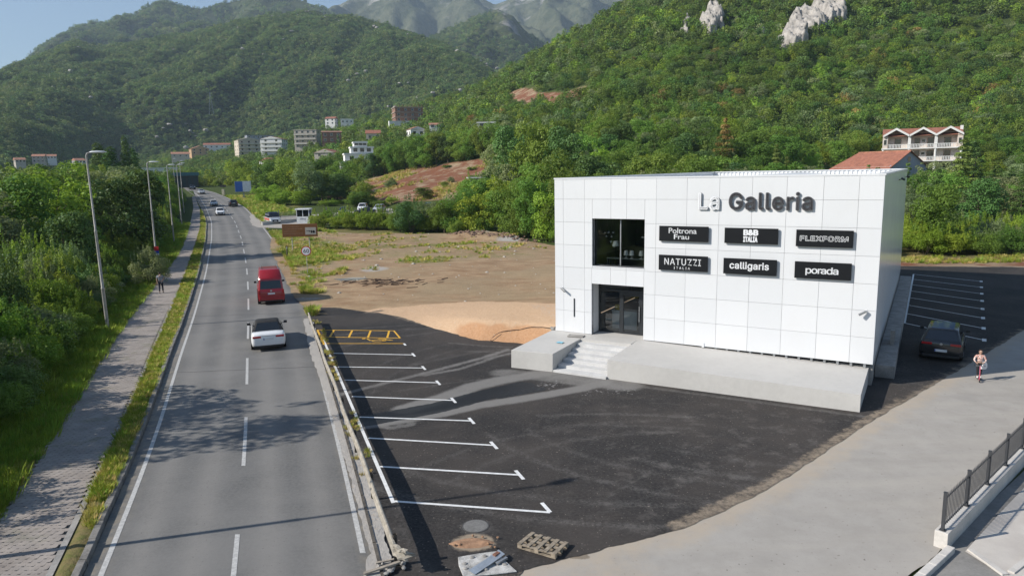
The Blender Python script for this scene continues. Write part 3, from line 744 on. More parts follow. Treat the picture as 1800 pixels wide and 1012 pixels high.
ap = sheet('gate_apron', [(-47.0, 127.5), (-44, 122.5), (-39.5, 121), (-38.0, 127.0), (-30, 127), (-12, 136), (-8, 158), (-24, 164), (-40, 150), (-46, 146), (-52.5, 146), (-56, 153), (-54.5, 147)], G_CONC, lambda x, y: prof(y) + .03, 2.0, apron_attrs, .2, .3, 4)
tag(ap, 'pale gravel yard and entrance behind the barrier booth')
# dirt verge under the guard rail
verge = sheet('roadside_verge', [(-3.15, 13.2), (-3.55, 13.2), (-3.65, 16.2), (-5.0, 20.2), (-8.05, 29.0), (-11.0, 36.9), (-13.9, 45.7), (-13.45, 45.9), (-12.7, 44.0), (-10.3, 36.6), (-7.35, 28.5), (-4.25, 19.6), (-3.0, 15.6)], G_DIRT,
              lambda x, y: .05 + .05 * fbm(x * 2, y * 2, 3, 5), .22, lambda P: {'sand': .15 + 0 * P[:, 0], 'orange': 0 * P[:, 0], 'grass': .38 + 0 * P[:, 0], 'gravel': .85 + .5 * fbm(P[:, 0], P[:, 1] * .5, 3, 3)}, .05, 2.2, 21)
tag(verge, 'dusty dirt verge under the guard rail')
bk = MB()
for yy in np.arange(14, 45.5, .9):
    x0, x1 = float(xr(yy)) + .29, float(xr(yy + .86)) + .29
    bk.add([(x0, yy, -.05), (x0 + .10, yy, -.05), (x1 + .10, yy + .86, -.05), (x1, yy + .86, -.05), (x0 + .01, yy, .075), (x0 + .09, yy, .08), (x1 + .09, yy + .86, .08), (x1 + .01, yy + .86, .075)],
           [(0, 3, 2, 1), (4, 5, 6, 7), (0, 1, 5, 4), (1, 2, 6, 5), (2, 3, 7, 6), (3, 0, 4, 7)])
bk.build('edging_strip', M('dark_kerb_edge', (.09, .08, .068), .95, .3, 3, local=False), verge)

# ---------------------------------------------------------------- parking bay markings
SL = [(-10.63, 38.76), (-9.81, 36.53), (-8.77, 33.77), (-7.89, 31.47), (-7.01, 28.98), (-6.14, 26.36), (-5.32, 24.10), (-4.45, 21.57), (-3.57, 19.09)]
SR = [(-6.13, 38.42), (-5.24, 35.85), (-4.39, 33.27), (-3.43, 30.75), (-2.53, 28.19), (-1.64, 25.68), (-0.73, 23.19), (0.13, 20.72), (0.95, 18.23)]
def stripe(a, b, w, mat, name='bay_line', z=.0185, parent=None):
    a = Vector((*a, z)); b = Vector((*b, z)); d = (b - a).normalized(); r = Vector((-d.y, d.x, 0)) * w / 2
    mb = MB(); n = max(2, int((b - a).length / .4))
    for i in range(n):
        p, q = a + (b - a) * i / n, a + (b - a) * (i + 1) / n
        mb.quad(p - r, q - r, q + r, p + r)
    return mb.build(name, mat, parent or lot)
stripe((-10.95, 39.6), (-3.53, 18.98), .115, M_PAINT)
ldir = Vector((-10.95 + 3.53, 39.6 - 18.98)).normalized()
for k, (a, b) in enumerate(zip(SL, SR)):
    mt = M_YELLOW if k == 0 else M_PAINT
    stripe(Vector(a) + (Vector(b) - Vector(a)).normalized() * .06, Vector(b), .105, mt, z=.0190)
    c = Vector(b); t0, t1 = (-.36, .36) if 0 < k < 8 else ((0, .62) if k == 8 else (-.5, .0))
    stripe(c + ldir * t0, c + ldir * t1, .115, M_PAINT if k else M_PAINT, 'bay_tick', z=.0225)
YA, YB, YC, YD = Vector((-12.07, 42.40)), Vector((-7.24, 41.75)), Vector((-6.55, 39.75)), Vector((-11.37, 40.45))
stripe(YA, YB, .10, M_YELLOW, z=.0195); stripe(YD, YC, .10, M_YELLOW, z=.0195)
stripe(YA, (-10.63, 38.5), .12, M_YELLOW, z=.0225); stripe(YB, YC, .10, M_YELLOW, z=.0228)
for f in (.12, .36, .60, .84): stripe(YD.lerp(YC, f) + Vector((0, .02)), YA.lerp(YB, f + .10), .12, M_YELLOW, 'hatch_line', z=.0160)
# wheelchair symbol
wc = MB(); O = Vector((-7.7, 39.35)); ux = (SR[0][0] - SL[0][0], SR[0][1] - SL[0][1]); ux = Vector(ux).normalized(); uy = Vector((-ux.y, ux.x))
def wp(a, b): p = O + ux * a + uy * b; return (p.x, p.y, .0190)
def wline(pts, w):
    for p, q in zip(pts[:-1], pts[1:]):
        p = Vector(p); q = Vector(q); d = (q - p).normalized(); r = Vector((-d.y, d.x)) * w / 2
        wc.quad(wp(*(p - r)), wp(*(q - r)), wp(*(q + r)), wp(*(p + r)))
wline([(.42 * cos(t), .36 * sin(t)) for t in np.linspace(-2.6, 1.9, 18)], .10)
wline([(-.05, .1), (.75, -.02), (.8, .0)], .11); wline([(-.05, .12), (-.55, -.1)], .1); wline([(-.5, -.05), (-.8, .35)], .09); wline([(.25, .08), (.28, -.3)], .08)
wc.add([wp(-1.0 + .12 * cos(t), .38 + .11 * sin(t)) for t in np.linspace(0, 2 * pi, 10)[:-1]], [tuple(range(9))])
wc.build('wheelchair_symbol', M_YELLOW, lot)
# bays beside the building
for k in range(8):
    f = k / 7.0
    a = Vector((35.2, 60.7)).lerp(Vector((23.63, 41.34)), f); b = Vector((38.1, 56.2)).lerp(Vector((25.4, 36.8)), f)
    stripe(a, b, .11, M_PAINT, z=.0190)
    dd = Vector((38.1 - 25.4, 56.2 - 36.8)).normalized(); stripe(b - dd * .36, b + dd * .36, .2, M_PAINT, 'bay_tick', z=.0225)
stripe((35.2, 60.75), (23.6, 41.3), .12, M_PAINT, z=.0222)
# ================================================================ foliage prototypes
L_MID = leafmat('leaf_mid_green', (.034, .066, .014), (.082, .125, .026))
L_BRIGHT = leafmat('leaf_bright_green', (.055, .098, .014), (.125, .170, .030))
L_DARK = leafmat('leaf_dark_green', (.020, .042, .014), (.046, .078, .022), .25)
L_OLIVE = leafmat('leaf_grey_olive', (.060, .082, .038), (.118, .142, .070))
L_PINE = leafmat('needle_green', (.030, .055, .015), (.066, .092, .024), .2)
L_RUST = leafmat('needle_rusty', (.090, .075, .025), (.160, .105, .040), .2)
L_FAR = leafmat('far_canopy', (.030, .056, .013), (.074, .108, .024), .3)
L_FAR2 = leafmat('far_canopy_dark', (.024, .044, .014), (.056, .078, .024), .25)
L_GRASS = leafmat('grass_blade', (.075, .105, .016), (.150, .175, .034), .4)
L_DRYG = leafmat('dry_grass_blade', (.15, .135, .045), (.27, .22, .09), .35)
M_BARK = M('bark', (.11, .085, .062), .95, .25, 6, bump=.6, bscale=30)
M_BARKP = M('pale_bark', (.21, .18, .145), .95, .25, 6, bump=.6, bscale=30)

def leaf_cloud(blobs, n, size, seed, flat=.0, aspect=1.7, droop=0.):
    r = np.random.default_rng(seed); C = np.array([b[0] for b in blobs], float); R = np.array([b[1] for b in blobs], float)
    area = (R[:, 0] * R[:, 1] + R[:, 0] * R[:, 2] + R[:, 1] * R[:, 2]); k = r.choice(len(C), n, p=area / area.sum())
    d = r.normal(size=(n, 3)); d /= np.linalg.norm(d, axis=1)[:, None]
    d[:, 2] = np.where((d[:, 2] < -.35) & (r.random(n) < .7), -d[:, 2], d[:, 2])
    P = C[k] + d * R[k] * (.62 + .45 * r.random(n) ** .6)[:, None]
    N = d + r.normal(size=(n, 3)) * .55 + np.array([0, 0, .25]); N /= np.linalg.norm(N, axis=1)[:, None]
    T = r.normal(size=(n, 3)); T[:, 2] -= droop; T -= (T * N).sum(1)[:, None] * N; T /= np.linalg.norm(T, axis=1)[:, None]
    B = np.cross(N, T); s = (size * r.uniform(.6, 1.4, n))[:, None]
    V = np.stack([P - T * s * .5, P + B * s * .5 / aspect + N * s * .08, P + T * s * .5, P - B * s * .5 / aspect + N * s * .08], 1).reshape(-1, 3)
    F = np.arange(4 * n).reshape(n, 4)
    return V, F, np.repeat(r.random(n), 4)

def crown_mesh(name, blobs, n, size, seed, mat, **kw):
    V, F, a = leaf_cloud(blobs, n, size, seed, **kw)
    return raw_mesh(name, V, F, mat, {'leaf': a})

def broad_blobs(seed, h=10., r=3.4, n=20, low=.28):
    q = random.Random(seed); out = []
    for i in range(n):
        z = q.uniform(low, .93); env = math.sqrt(max(.05, 1 - ((z - .55) / .5) ** 2)); a = q.uniform(0, 2 * pi); rr = r * env * math.sqrt(q.random()) * .85
        s = r * q.uniform(.26, .46); out.append(((rr * cos(a), rr * sin(a), h * z), (s, s, s * q.uniform(.7, 1.0))))
    for i in range(n // 2):
        a = q.uniform(0, 2 * pi); z = q.uniform(low + .1, 1.0); env = math.sqrt(max(.03, 1 - ((z - .55) / .5) ** 2)); s = r * q.uniform(.07, .16)
        out.append(((r * env * 1.02 * cos(a), r * env * 1.02 * sin(a), h * z * 1.02), (s, s, s * q.uniform(.8, 1.6))))
    return out
def trunk_mesh(name, seed, h, r, mat, limbs=6):
    q = random.Random(seed); b = MB(); lean = (q.uniform(-.3, .3), q.uniform(-.3, .3))
    pts = [(lean[0] * t * t * 2, lean[1] * t * t * 2, h * .78 * t - .4 * (1 - t)) for t in (0, .12, .3, .55, .8, 1)]
    b.tube(pts, [h * .022, h * .016, h * .013, h * .010, h * .006, h * .003], 7)
    for i in range(limbs):
        t = q.uniform(.3, .8); p = Vector((lean[0] * t * t * 2, lean[1] * t * t * 2, h * .78 * t)); a = q.uniform(0, 2 * pi)
        e = p + Vector((cos(a) * r * .75, sin(a) * r * .75, h * q.uniform(.1, .24)))
        b.tube([p, p.lerp(e, .5) + Vector((0, 0, -.15)), e], [h * .008, h * .005, h * .002], 5)
    return b.mesh(name, mat, True)
def shrub_blobs(seed, h=3.4, r=2.0, n=16):
    q = random.Random(seed); out = []
    for i in range(n):
        a = q.uniform(0, 2 * pi); rr = r * math.sqrt(q.random()) * .85; top = h * (1 - .55 * (rr / r) ** 2)
        s = r * q.uniform(.25, .42); out.append(((rr * cos(a), rr * sin(a), max(s * .5, q.uniform(.25, .92) * top)), (s, s, s * .85)))
    for i in range(n):
        a = q.uniform(0, 2 * pi); rr = r * math.sqrt(q.random()) * .95; top = h * (1 - .5 * (rr / r) ** 2); s = r * q.uniform(.035, .08)
        out.append(((rr * cos(a), rr * sin(a), top * q.uniform(.85, 1.12)), (s, s, s * q.uniform(3, 6))))
    return out
def conifer_blobs(seed, h=12., r=2.7):
    q = random.Random(seed); out = []
    for k in range(11):
        z = .16 + .8 * k / 10.; w = r * (1 - z) ** .8 + .25
        for j in range(5):
            a = q.uniform(0, 2 * pi); rr = w * q.uniform(.3, .75); out.append(((rr * cos(a), rr * sin(a), h * z - rr * .25), (w * .42, w * .42, h * .035)))
    return out

PROTO = {}
def make_tree_protos():
    for k, m in enumerate((L_MID, L_BRIGHT, L_MID, L_DARK, L_OLIVE)):
        bl = broad_blobs(100 + k, 10, 3.5 + .25 * (k % 3), 30, .10 if k in (1, 2) else .2)
        PROTO['broad%d' % k] = (crown_mesh('crown', bl, 9500, .31, 200 + k, m), trunk_mesh('trunk', 300 + k, 10, 3.4, M_BARKP if k == 4 else M_BARK))
    for k, m in enumerate((L_PINE, L_RUST, L_DARK)):
        PROTO['pine%d' % k] = (crown_mesh('crown', conifer_blobs(120 + k), 9000, .34, 220 + k, m, aspect=3.2), trunk_mesh('trunk', 320 + k, 12, .8, M_BARK, 0))
    cy = [((0.12 * cos(i * 2.1), .12 * sin(i * 2.1), 1.0 + i * .95), (.95 * math.sqrt(max(.06, 1 - (i / 13.) ** 2)), .95 * math.sqrt(max(.06, 1 - (i / 13.) ** 2)), .9)) for i in range(13)]
    PROTO['cypress'] = (crown_mesh('crown', cy, 5000, .28, 240, L_DARK, aspect=2.6), trunk_mesh('trunk', 340, 9, .3, M_BARK, 0))
    for k, m in enumerate((L_MID, L_BRIGHT, L_OLIVE, L_DARK, L_BRIGHT, L_MID)):
        sb = shrub_blobs(140 + k, 3.4, 2.1, 26)
        st = MB(); q = random.Random(k)
        for i in range(7):
            a = q.uniform(0, 2 * pi); st.tube([(0.1 * cos(a), .1 * sin(a), -.2), (.5 * cos(a), .5 * sin(a), 1.0), (1.1 * cos(a), 1.1 * sin(a), 2.3)], [.035, .025, .008], 5)
        PROTO['shrub%d' % k] = (crown_mesh('foliage', sb, 12000, .135, 260 + k, m, aspect=1.9), st.mesh('stem', M_BARK, True))
make_tree_protos()
PH = {'broad': 10., 'pine': 12., 'cypress': 13.2, 'shrub': 3.4}
PWID = {'broad': 3.9, 'pine': 2.7, 'cypress': 1.0, 'shrub': 2.3}
def plant(kind, x, y, h, w=None, label='', group=None, name=None, cat='tree', z=None):
    key = kind.rstrip('0123456789'); s = h / PH[key]; sw = s if w is None else w / 2. / PWID[key]
    cm, tm = PROTO[kind]
    o = thing(name or {'broad': 'broadleaf_tree', 'pine': 'pine_tree', 'cypress': 'cypress_tree', 'shrub': 'shrub'}[key], label, cat,
              (x, y, (float(H(x, y)) if z is None else z) - .05), random.uniform(0, 2 * pi), group)
    o.scale = (sw, sw, s)
    link(cm.name.split('.')[0], cm, o); link(tm.name.split('.')[0], tm, o)
    return o

# houses keep a clearing
CLEAR = [(-315, 727, 12), (-312, 744, 16), (-322, 699, 12), (-210.7, 575, 12), (-232.7, 659, 14), (-158.7, 483, 11), (-122, 432, 10), (-104, 418, 9), (-157.8, 640, 8), (-144, 640, 8), (-62.4, 443, 12), (-60, 285, 12), (-73, 383, 6), (-43, 329, 6), (-33.8, 328, 5), (-83.6, 328, 8), (-134, 396, 7), (-110, 339, 10), (93, 168, 12), (77.8, 150, 12), (-264, 551, 14), (-117, 256, 13)]
def clear(P):
    ok = np.ones(len(P), bool)
    for x, y, r in CLEAR: 
        ok &= np.hypot(P[:, 0] - x, P[:, 1] - y) > r
        # keep the view side of a house open too
        d = np.hypot(x, y); ux, uy = x / d, y / d; al = (P[:, 0] - x) * ux + (P[:, 1] - y) * uy; pe = np.abs(-(P[:, 0] - x) * uy + (P[:, 1] - y) * ux)
        ok &= ~((al < 0) & (al > -r * 1.6) & (pe < r * .8))
    return ok

# ================================================================ individual trees
G_L = 'trees left of the footpath'; LAB_L = 'leafy green tree in the dense belt left of the footpath'
q = random.Random(3)
yy = 62.0
while yy < 150:
    xx = float(xpl(yy)) - 7.0 - q.uniform(0, 2.5)
    while xx > -.80 * yy - 4:
        far = (float(xpl(yy)) - xx)
        kind = q.choice(['broad0', 'broad2', 'broad1', 'broad4', 'broad3'])
        hh = q.uniform(7.0, 10.0) + float(prof(yy)) * .5 + min(1.2, far * .05)
        if far < 11: hh = q.uniform(4.8, 6.8)
        plant(kind, xx, yy + q.uniform(-2, 2), hh, hh * q.uniform(.72, .95), LAB_L, G_L)
        xx -= q.uniform(5.0, 7.0)
    yy += q.uniform(6.0, 8.0)
plant('broad1', -49.5, 76, 11.0, 10.5, 'large bright rounded tree at the far left edge of the belt')
plant('broad3', -43.0, 79, 10.2, 9.0, 'large dark tree beside the bright rounded one, far left')
plant('broad4', -53.5, 92, 10.6, 9.5, 'grey-green bushy tree behind the second street lamp')
for (x, y, h, lab) in ((-91.2, 170, 17.4, 'tallest slim dark cypress above the left tree belt'), (-90.4, 172, 14.5, 'shorter slim cypress right of the tallest one'), (-94.0, 168, 14.9, 'stout dark cypress left of the tallest one'), (-100.4, 175, 16.0, 'broad dark conifer at the left end of the cypresses')):
    plant('cypress', x, y, h, 3.4 if h in (17.4, 14.5) else 6.0, lab, 'cypresses above the left tree belt', z=float(H(x, y)))
# trees just outside the view on the left throw their shade over path and road
for (x, y, h) in ((-24.2, 22.4, 11.0), (-25.5, 25.6, 8.0), (-28.5, 30, 6.5)):
    plant('broad2', x, y, h, min(h * .9, 6.0), 'leafy tree at the left edge whose shade falls across the road', 'shade trees left of the path')
LAB_S = 'dense green shrub in the thicket left of the paved footpath'
yy = 15.0
while yy < 64:
    edge = float(xpl(yy)) - 2.6 - .012 * yy
    xx = edge - q.uniform(0, .8)
    while xx > -.80 * yy - 4:
        far = edge - xx
        hh = min(4.3, 2.2 + far * .5) * q.uniform(.68, 1.25)
        plant(q.choice(['shrub0', 'shrub1', 'shrub2', 'shrub3', 'shrub4', 'shrub5']), xx, yy + q.uniform(-.6, .6), hh, q.uniform(3.0, 4.4), LAB_S, 'shrubs left of the footpath', cat='shrub')
        xx -= q.uniform(1.9, 2.6)
    yy += q.uniform(1.9, 2.5)
plant('shrub2', -32.6, 62.5, 3.2, 3.4, 'pale olive shrub beside the post of the third street lamp', cat='shrub')
LAB_F = 'green bush crowding the far left edge of the footpath'
yy = 66.0
while yy < 206:
    plant(q.choice(['shrub0', 'shrub1', 'shrub4', 'shrub5', 'shrub3']), float(xpl(yy)) - q.uniform(4.0, 5.6), yy, q.uniform(2.2, 4.0), q.uniform(3.6, 5.0), LAB_F, 'bushes beside the far footpath', cat='shrub')
    if yy > 140: plant(q.choice(['broad0', 'broad1', 'broad2', 'broad3']), float(xpl(yy)) - q.uniform(7.5, 10), yy + 1.5, q.uniform(5.5, 8.0), q.uniform(5, 7), 'leafy tree lining the far footpath before the teal building', 'trees beside the far footpath')
    yy += q.uniform(2.8, 4.4)
# bushes round the dirt lot and the yard
LAB_H = 'bright green bush in the overgrown row behind the dirt lot'
for i in range(15):
    x = -33 + i * 1.55 + q.uniform(-.5, .5); yv = 121 - i * .75 + q.uniform(-1, 1)
    plant(q.choice(['shrub1', 'shrub4', 'shrub1']), x, yv, q.uniform(2.2, 3.6), q.uniform(3.4, 4.8), LAB_H, 'bushes behind the dirt lot', cat='shrub')
    if i % 2 == 0: plant(q.choice(['shrub1', 'shrub4']), x + .6, yv + 5, q.uniform(2.2, 3.4), q.uniform(3.6, 5), LAB_H, 'bushes behind the dirt lot', cat='shrub')
plant('shrub3', -15.6, 110, 5.2, 5.6, 'big rounded dark bush behind the middle of the dirt lot', cat='shrub')
plant('shrub5', -17.6, 111.5, 3.8, 4.2, 'smaller green bush touching the left of the big dark bush', cat='shrub')
plant('shrub1', -9.2, 109.5, 3.6, 4.4, 'yellow-green bush right of the big dark bush', cat='shrub')
LAB_C = 'leafy tree in the tall thicket left of the showroom'
for (x, yv, h, w, k) in ((-10.2, 107.6, 5.0, 5, 'broad0'), (-7.6, 106.5, 6.4, 6, 'broad2'), (-4.6, 105.5, 7.2, 6.5, 'broad1'), (-1.6, 103.5, 6.6, 5.6, 'broad0'), (.8, 100.5, 7.6, 6.4, 'broad2'), (3.2, 96.5, 8.2, 6.4, 'broad0'), (5.6, 93.5, 8.0, 6.4, 'broad1'), (8.2, 92.0, 8.8, 7, 'broad2'), (12.5, 92, 9, 7, 'broad0'),
                         (-12.6, 112.5, 4.6, 5, 'broad4'), (-5.5, 113, 8.2, 7, 'broad0'), (-.4, 112, 9.0, 7, 'broad1'), (3.6, 108, 10.4, 7.5, 'broad0'), (8.4, 103, 11.4, 8, 'broad2'), (12.6, 101, 11, 8, 'broad3')):
    plant(k, x, yv, h, w, LAB_C, 'thicket left of the showroom')
plant('broad0', 4.8, 121, 16.4, 9.8, 'tallest rounded tree just left of the showroom roof')
plant('broad3', 1.2, 128, 15.4, 9.2, 'tall leafy tree left of the tallest rounded tree')
plant('broad3', 9.6, 117, 14.6, 8.5, 'tall dark tree touching the left edge of the showroom roof')
for (x, yv, h, w) in ((-1.6, 104.0, 4.6, 3), (1.6, 99.5, 4.4, 3), (4.2, 95.2, 4.2, 3), (6.6, 92.0, 4.2, 3.2), (-4.4, 104.6, 3.2, 3), (-8, 105.5, 2.6, 3)):
    plant(q.choice(['shrub0', 'shrub4', 'shrub5']), x, yv, h, w * 1.2, 'green bush filling the foot of the thicket left of the showroom', 'foot of the thicket', cat='shrub')
LAB_M = 'leafy tree in the clump between the billboard and the yard'
for (x, yv, h, w, k) in ((-66, 198, 9.5, 9, 'broad0'), (-60, 194, 10.5, 10, 'broad2'), (-55, 190, 9.0, 9, 'broad1'), (-71, 206, 9.5, 9, 'broad3'), (-49, 184, 8.2, 8, 'broad0'), (-44, 180, 7.2, 8, 'broad3'), (-37, 176, 6.0, 7, 'broad1'), (-62, 205, 10.5, 10, 'broad1'), (-53, 200, 11.0, 9, 'broad0'), (-46, 196, 9.5, 9, 'broad2'), (-58, 178, 4.2, 7, 'broad1'), (-52, 176, 4.6, 7, 'broad1'), (-64, 186, 5.0, 7, 'broad1'), (-36, 168, 3.6, 6, 'broad0'), (-20, 163, 2.8, 5, 'broad0'), (-8, 157, 3.4, 5.5, 'broad1')):
    plant(k, x, yv, h, w, LAB_M, 'clump right of the billboard')
plant('broad4', -50.4, 178, 11.0, 8.0, 'pale grey-green willow standing out beside the cleared slope')
LAB_Y = 'scrubby bush between the yard and the foot of the cleared slope'
for k in range(34):
    x = q.uniform(-46, -4); yv = 163 + q.uniform(-2, 9) + max(0, -22 - x) * .45
    if bare_mask(np.array([x]), np.array([yv]))[0] < .5: plant(q.choice(['shrub1', 'shrub0', 'shrub4', 'shrub5']), x, yv, q.uniform(1.2, 2.4), q.uniform(3.5, 5), LAB_Y, 'bushes at the foot of the cleared slope', cat='shrub')
for k in range(9):
    x = q.uniform(-44, -8); yv = q.uniform(176, 214)
    if bare_mask(np.array([x]), np.array([yv]))[0] > .7: plant(q.choice(['shrub0', 'shrub2', 'shrub5']), x, yv, q.uniform(.8, 2.0), q.uniform(2, 4), 'low scrub bush regrowing on the cleared brown slope', 'scrub on the cleared slope', cat='shrub')
LAB_R = 'roadside tree on the right of the far road bend'
for (x, yv, h) in ((-87, 236, 8), (-82, 228, 8.5), (-92, 246, 8), (-97, 258, 9), (-78, 218, 8), (-74, 225, 10), (-84, 246, 10), (-104, 270, 10)):
    plant(q.choice(['broad0', 'broad2', 'broad1']), x, yv, h, h * .95, LAB_R, 'trees at the far bend')
LAB_T = 'leafy tree in the row along the top of the cleared brown slope'
for i in range(13):
    x = -44 + i * 3.6; yv = 231 - i * 2.1 + q.uniform(-2, 2)
    plant(q.choice(['broad0', 'broad2', 'broad3']), x, yv, q.uniform(7.5, 10.5), q.uniform(6.5, 8.5), LAB_T, 'trees above the cleared slope')
plant('shrub1', -8.6, 156, 4.2, 6.5, 'bright bush at the foot of the cleared slope by the white car', cat='shrub')
plant('broad1', -2.6, 160, 8.4, 7.2, 'rounded tree at the right end of the cleared slope')
plant('broad0', -1.0, 174, 10.4, 8.2, 'dark tree above the right end of the cleared slope')

# the wood behind and right of the showroom
pts = []
yy = 92.0
while yy < 190:
    t = -.005
    while t < .82:
        x = t * yy + q.uniform(-1.5, 1.5); yv = yy + q.uniform(-2.4, 2.4)
        yb = float(np.interp(x / yv, AT[:, 0], AT[:, 1]))
        if yv > yb + 3 and clear(np.array([[x, yv]]))[0] and not (yv < 112 and x < 14): pts.append((x, yv))
        t += (6.0 + .012 * yy) / yy
    yy += 6.2
LAB_W = 'leafy tree in the dense wood climbing the hill behind the showroom'
LAB_P = 'pointed pine among the leafy trees behind the showroom'
for (x, yv) in pts:
    t = x / yv
    if t > .40 and yv < 150 and q.random() < .25: k = 'pine0'
    elif q.random() < .10: k = 'pine0'
    else: k = q.choice(['broad0', 'broad1', 'broad2', 'broad3', 'broad0', 'broad4', 'broad2'])
    hh = q.uniform(6.5, 10.5) if t < .4 else q.uniform(5.0, 7.5)
    if k == 'pine0': plant(k, x, yv, hh * 1.25, hh * .62, LAB_P, 'pines behind the showroom')
    else: plant(k, x, yv, hh, hh * q.uniform(.8, 1.0), LAB_W, 'wood behind the showroom')
plant('pine1', 44.5, 148, 14.5, 8.0, 'rust-brown conifer standing above the showroom roof')
plant('pine0', 74.0, 116, 12.5, 8.5, 'big dark pine right of the red-roofed house')
plant('pine2', 79.5, 122, 12.0, 8.0, 'second dark pine right of the balcony house')
# tangled shrubs along the back of the side lot
yy = 71.0
LAB_B = 'yellow-green shrub in the tangle behind the side parking lot'
while yy < 98:
    x = 34 + (yy - 71) * .1
    while x < .80 * yy + 3:
        if yy > 71.5 + abs(x - 46) * .0:
            plant(q.choice(['shrub1', 'shrub4', 'shrub1', 'shrub4', 'shrub5', 'shrub2']), x + q.uniform(-.7, .7), yy + q.uniform(-.7, .7), q.uniform(2.0, 3.6) * (1 if yy > 74 else .75), q.uniform(3.6, 5.2), LAB_B, 'shrubs behind the side lot', cat='shrub')
        x += q.uniform(2.6, 3.6)
    yy += q.uniform(2.8, 3.4)
plant('broad0', 46.2, 76.5, 7.4, 5.0, 'small dark tree just right of the back corner of the showroom')

# ================================================================ woods that read as one mass
def far_proto(k, m, n=420, size=.75, pine=False):
    bl = conifer_blobs(500 + k, 9, 2.4) if pine else broad_blobs(500 + k, 6.4, 3.6, 16, .1)
    return crown_mesh('canopy', bl, n, size, 520 + k, m, aspect=1.5)
PCOL = bpy.data.collections.new('prototypes')
def proto_coll(name, meshes):
    c = bpy.data.collections.new(name)
    for i, m in enumerate(meshes): c.objects.link(bpy.data.objects.new('%s_%02d' % (name, i), m))
    return c
def scatter(name, P, rot, scl, idx, coll, label, cat):
    me = bpy.data.meshes.new(name); me.vertices.add(len(P)); me.vertices.foreach_set('co', np.asarray(P, np.float32).ravel())
    a = me.attributes.new('rot', 'FLOAT_VECTOR', 'POINT'); a.data.foreach_set('vector', np.asarray(rot, np.float32).ravel())
    a = me.attributes.new('scl', 'FLOAT_VECTOR', 'POINT'); a.data.foreach_set('vector', np.asarray(scl, np.float32).ravel())
    a = me.attributes.new('idx', 'INT', 'POINT'); a.data.foreach_set('value', np.asarray(idx, np.int32))
    o = link(name, me)
    ng = bpy.data.node_groups.new(name, 'GeometryNodeTree')
    ng.interface.new_socket('Geometry', in_out='INPUT', socket_type='NodeSocketGeometry'); ng.interface.new_socket('Geometry', in_out='OUTPUT', socket_type='NodeSocketGeometry')
    N = ng.nodes; gi = N.new('NodeGroupInput'); go = N.new('NodeGroupOutput'); ip = N.new('GeometryNodeInstanceOnPoints'); ci = N.new('GeometryNodeCollectionInfo')
    ci.inputs['Collection'].default_value = coll; ci.inputs['Separate Children'].default_value = True; ci.inputs['Reset Children'].default_value = True
    def na(n, t):
        x = N.new('GeometryNodeInputNamedAttribute'); x.data_type = t; x.inputs['Name'].default_value = n; return x.outputs['Attribute']
    ip.inputs['Pick Instance'].default_value = True
    er = N.new('FunctionNodeEulerToRotation')
    ng.links.new(gi.outputs[0], ip.inputs['Points']); ng.links.new(ci.outputs[0], ip.inputs['Instance']); ng.links.new(na('idx', 'INT'), ip.inputs['Instance Index'])
    ng.links.new(na('rot', 'FLOAT_VECTOR'), er.inputs[0]); ng.links.new(er.outputs[0], ip.inputs['Rotation']); ng.links.new(na('scl', 'FLOAT_VECTOR'), ip.inputs['Scale']); ng.links.new(ip.outputs[0], go.inputs[0])
    md = o.modifiers.new('scatter', 'NODES'); md.node_group = ng
    return tag(o, label, cat, kind='stuff')
def rand_rs(n, lo, hi, zlo=.8, zhi=1.2):
    rot = np.zeros((n, 3)); rot[:, 2] = RNG.uniform(0, 2 * pi, n); s = RNG.uniform(lo, hi, n); return rot, np.stack([s, s, s * RNG.uniform(zlo, zhi, n)], 1)
CANOPY = proto_coll('canopy', [far_proto(0, L_FAR), far_proto(1, L_FAR), far_proto(2, L_FAR2), far_proto(3, L_FAR), far_proto(4, L_FAR2), far_proto(5, L_BRIGHT), far_proto(6, L_PINE, 420, .7, True), far_proto(7, L_OLIVE)])
NEARCAN = proto_coll('wood', [far_proto(10, L_MID, 1500, .42), far_proto(11, L_BRIGHT, 1500, .42), far_proto(12, L_FAR, 1500, .42), far_proto(13, L_DARK, 1500, .42), far_proto(14, L_FAR, 1500, .42), far_proto(16, L_PINE, 1300, .42, True), far_proto(17, L_OLIVE, 1500, .42), far_proto(18, L_RUST, 900, .42)])

# woods behind the camera, left of the road (they show in the shop windows)
n = 420
X = RNG.uniform(-120, -22, n); Y = RNG.uniform(-110, 6, n); rot, s = rand_rs(n, .55, .95, .7, 1.0)
scatter('roadside_wood', np.stack([X, Y, 0 * X - .5], 1), rot, s, RNG.choice(6, n), NEARCAN, 'wood left of the road nearer than the view', 'wood')
# right hill
n = 62000
yv = np.sqrt(RNG.uniform(185 ** 2, 920 ** 2, n)); tt = RNG.uniform(-.62, .86, n); X = tt * yv
yb, yr = [np.interp(tt, AT[:, 0], AT[:, k]) for k in (1, 2)]
ok = (yv < yr * 1.1) & ((yv > yb - 60) | (tt < -.3)) & (bare_mask(X, yv) < .35) & clear(np.stack([X, yv], 1))
ok &= ~((np.hypot((X - 34) / 1.6, (yv - 352) / 1.0) < 22) & (RNG.random(n) < .6))      # the old terraces
ok &= RNG.random(n) < np.clip(1.25 - yv / 900, .45, 1)
ROCKP = [[(115.0, 312.0), (135.1, 353.5), (142.0, 361.0), (159.2, 362.5), (161.4, 351.5), (147.1, 336.5), (135.7, 334.0), (123.8, 300.0), (117, 298)], [(92.7, 355.5), (103.6, 384.5), (110.5, 386.0), (109.8, 373.0), (101.3, 340.0), (93, 336.0)], [(83.8, 353.0), (89.8, 372.5), (92.3, 373.5), (86.0, 342)]]
for rp in ROCKP: ok &= ~inside(np.stack([X, yv], 1), rp) | (RNG.random(n) < .06)
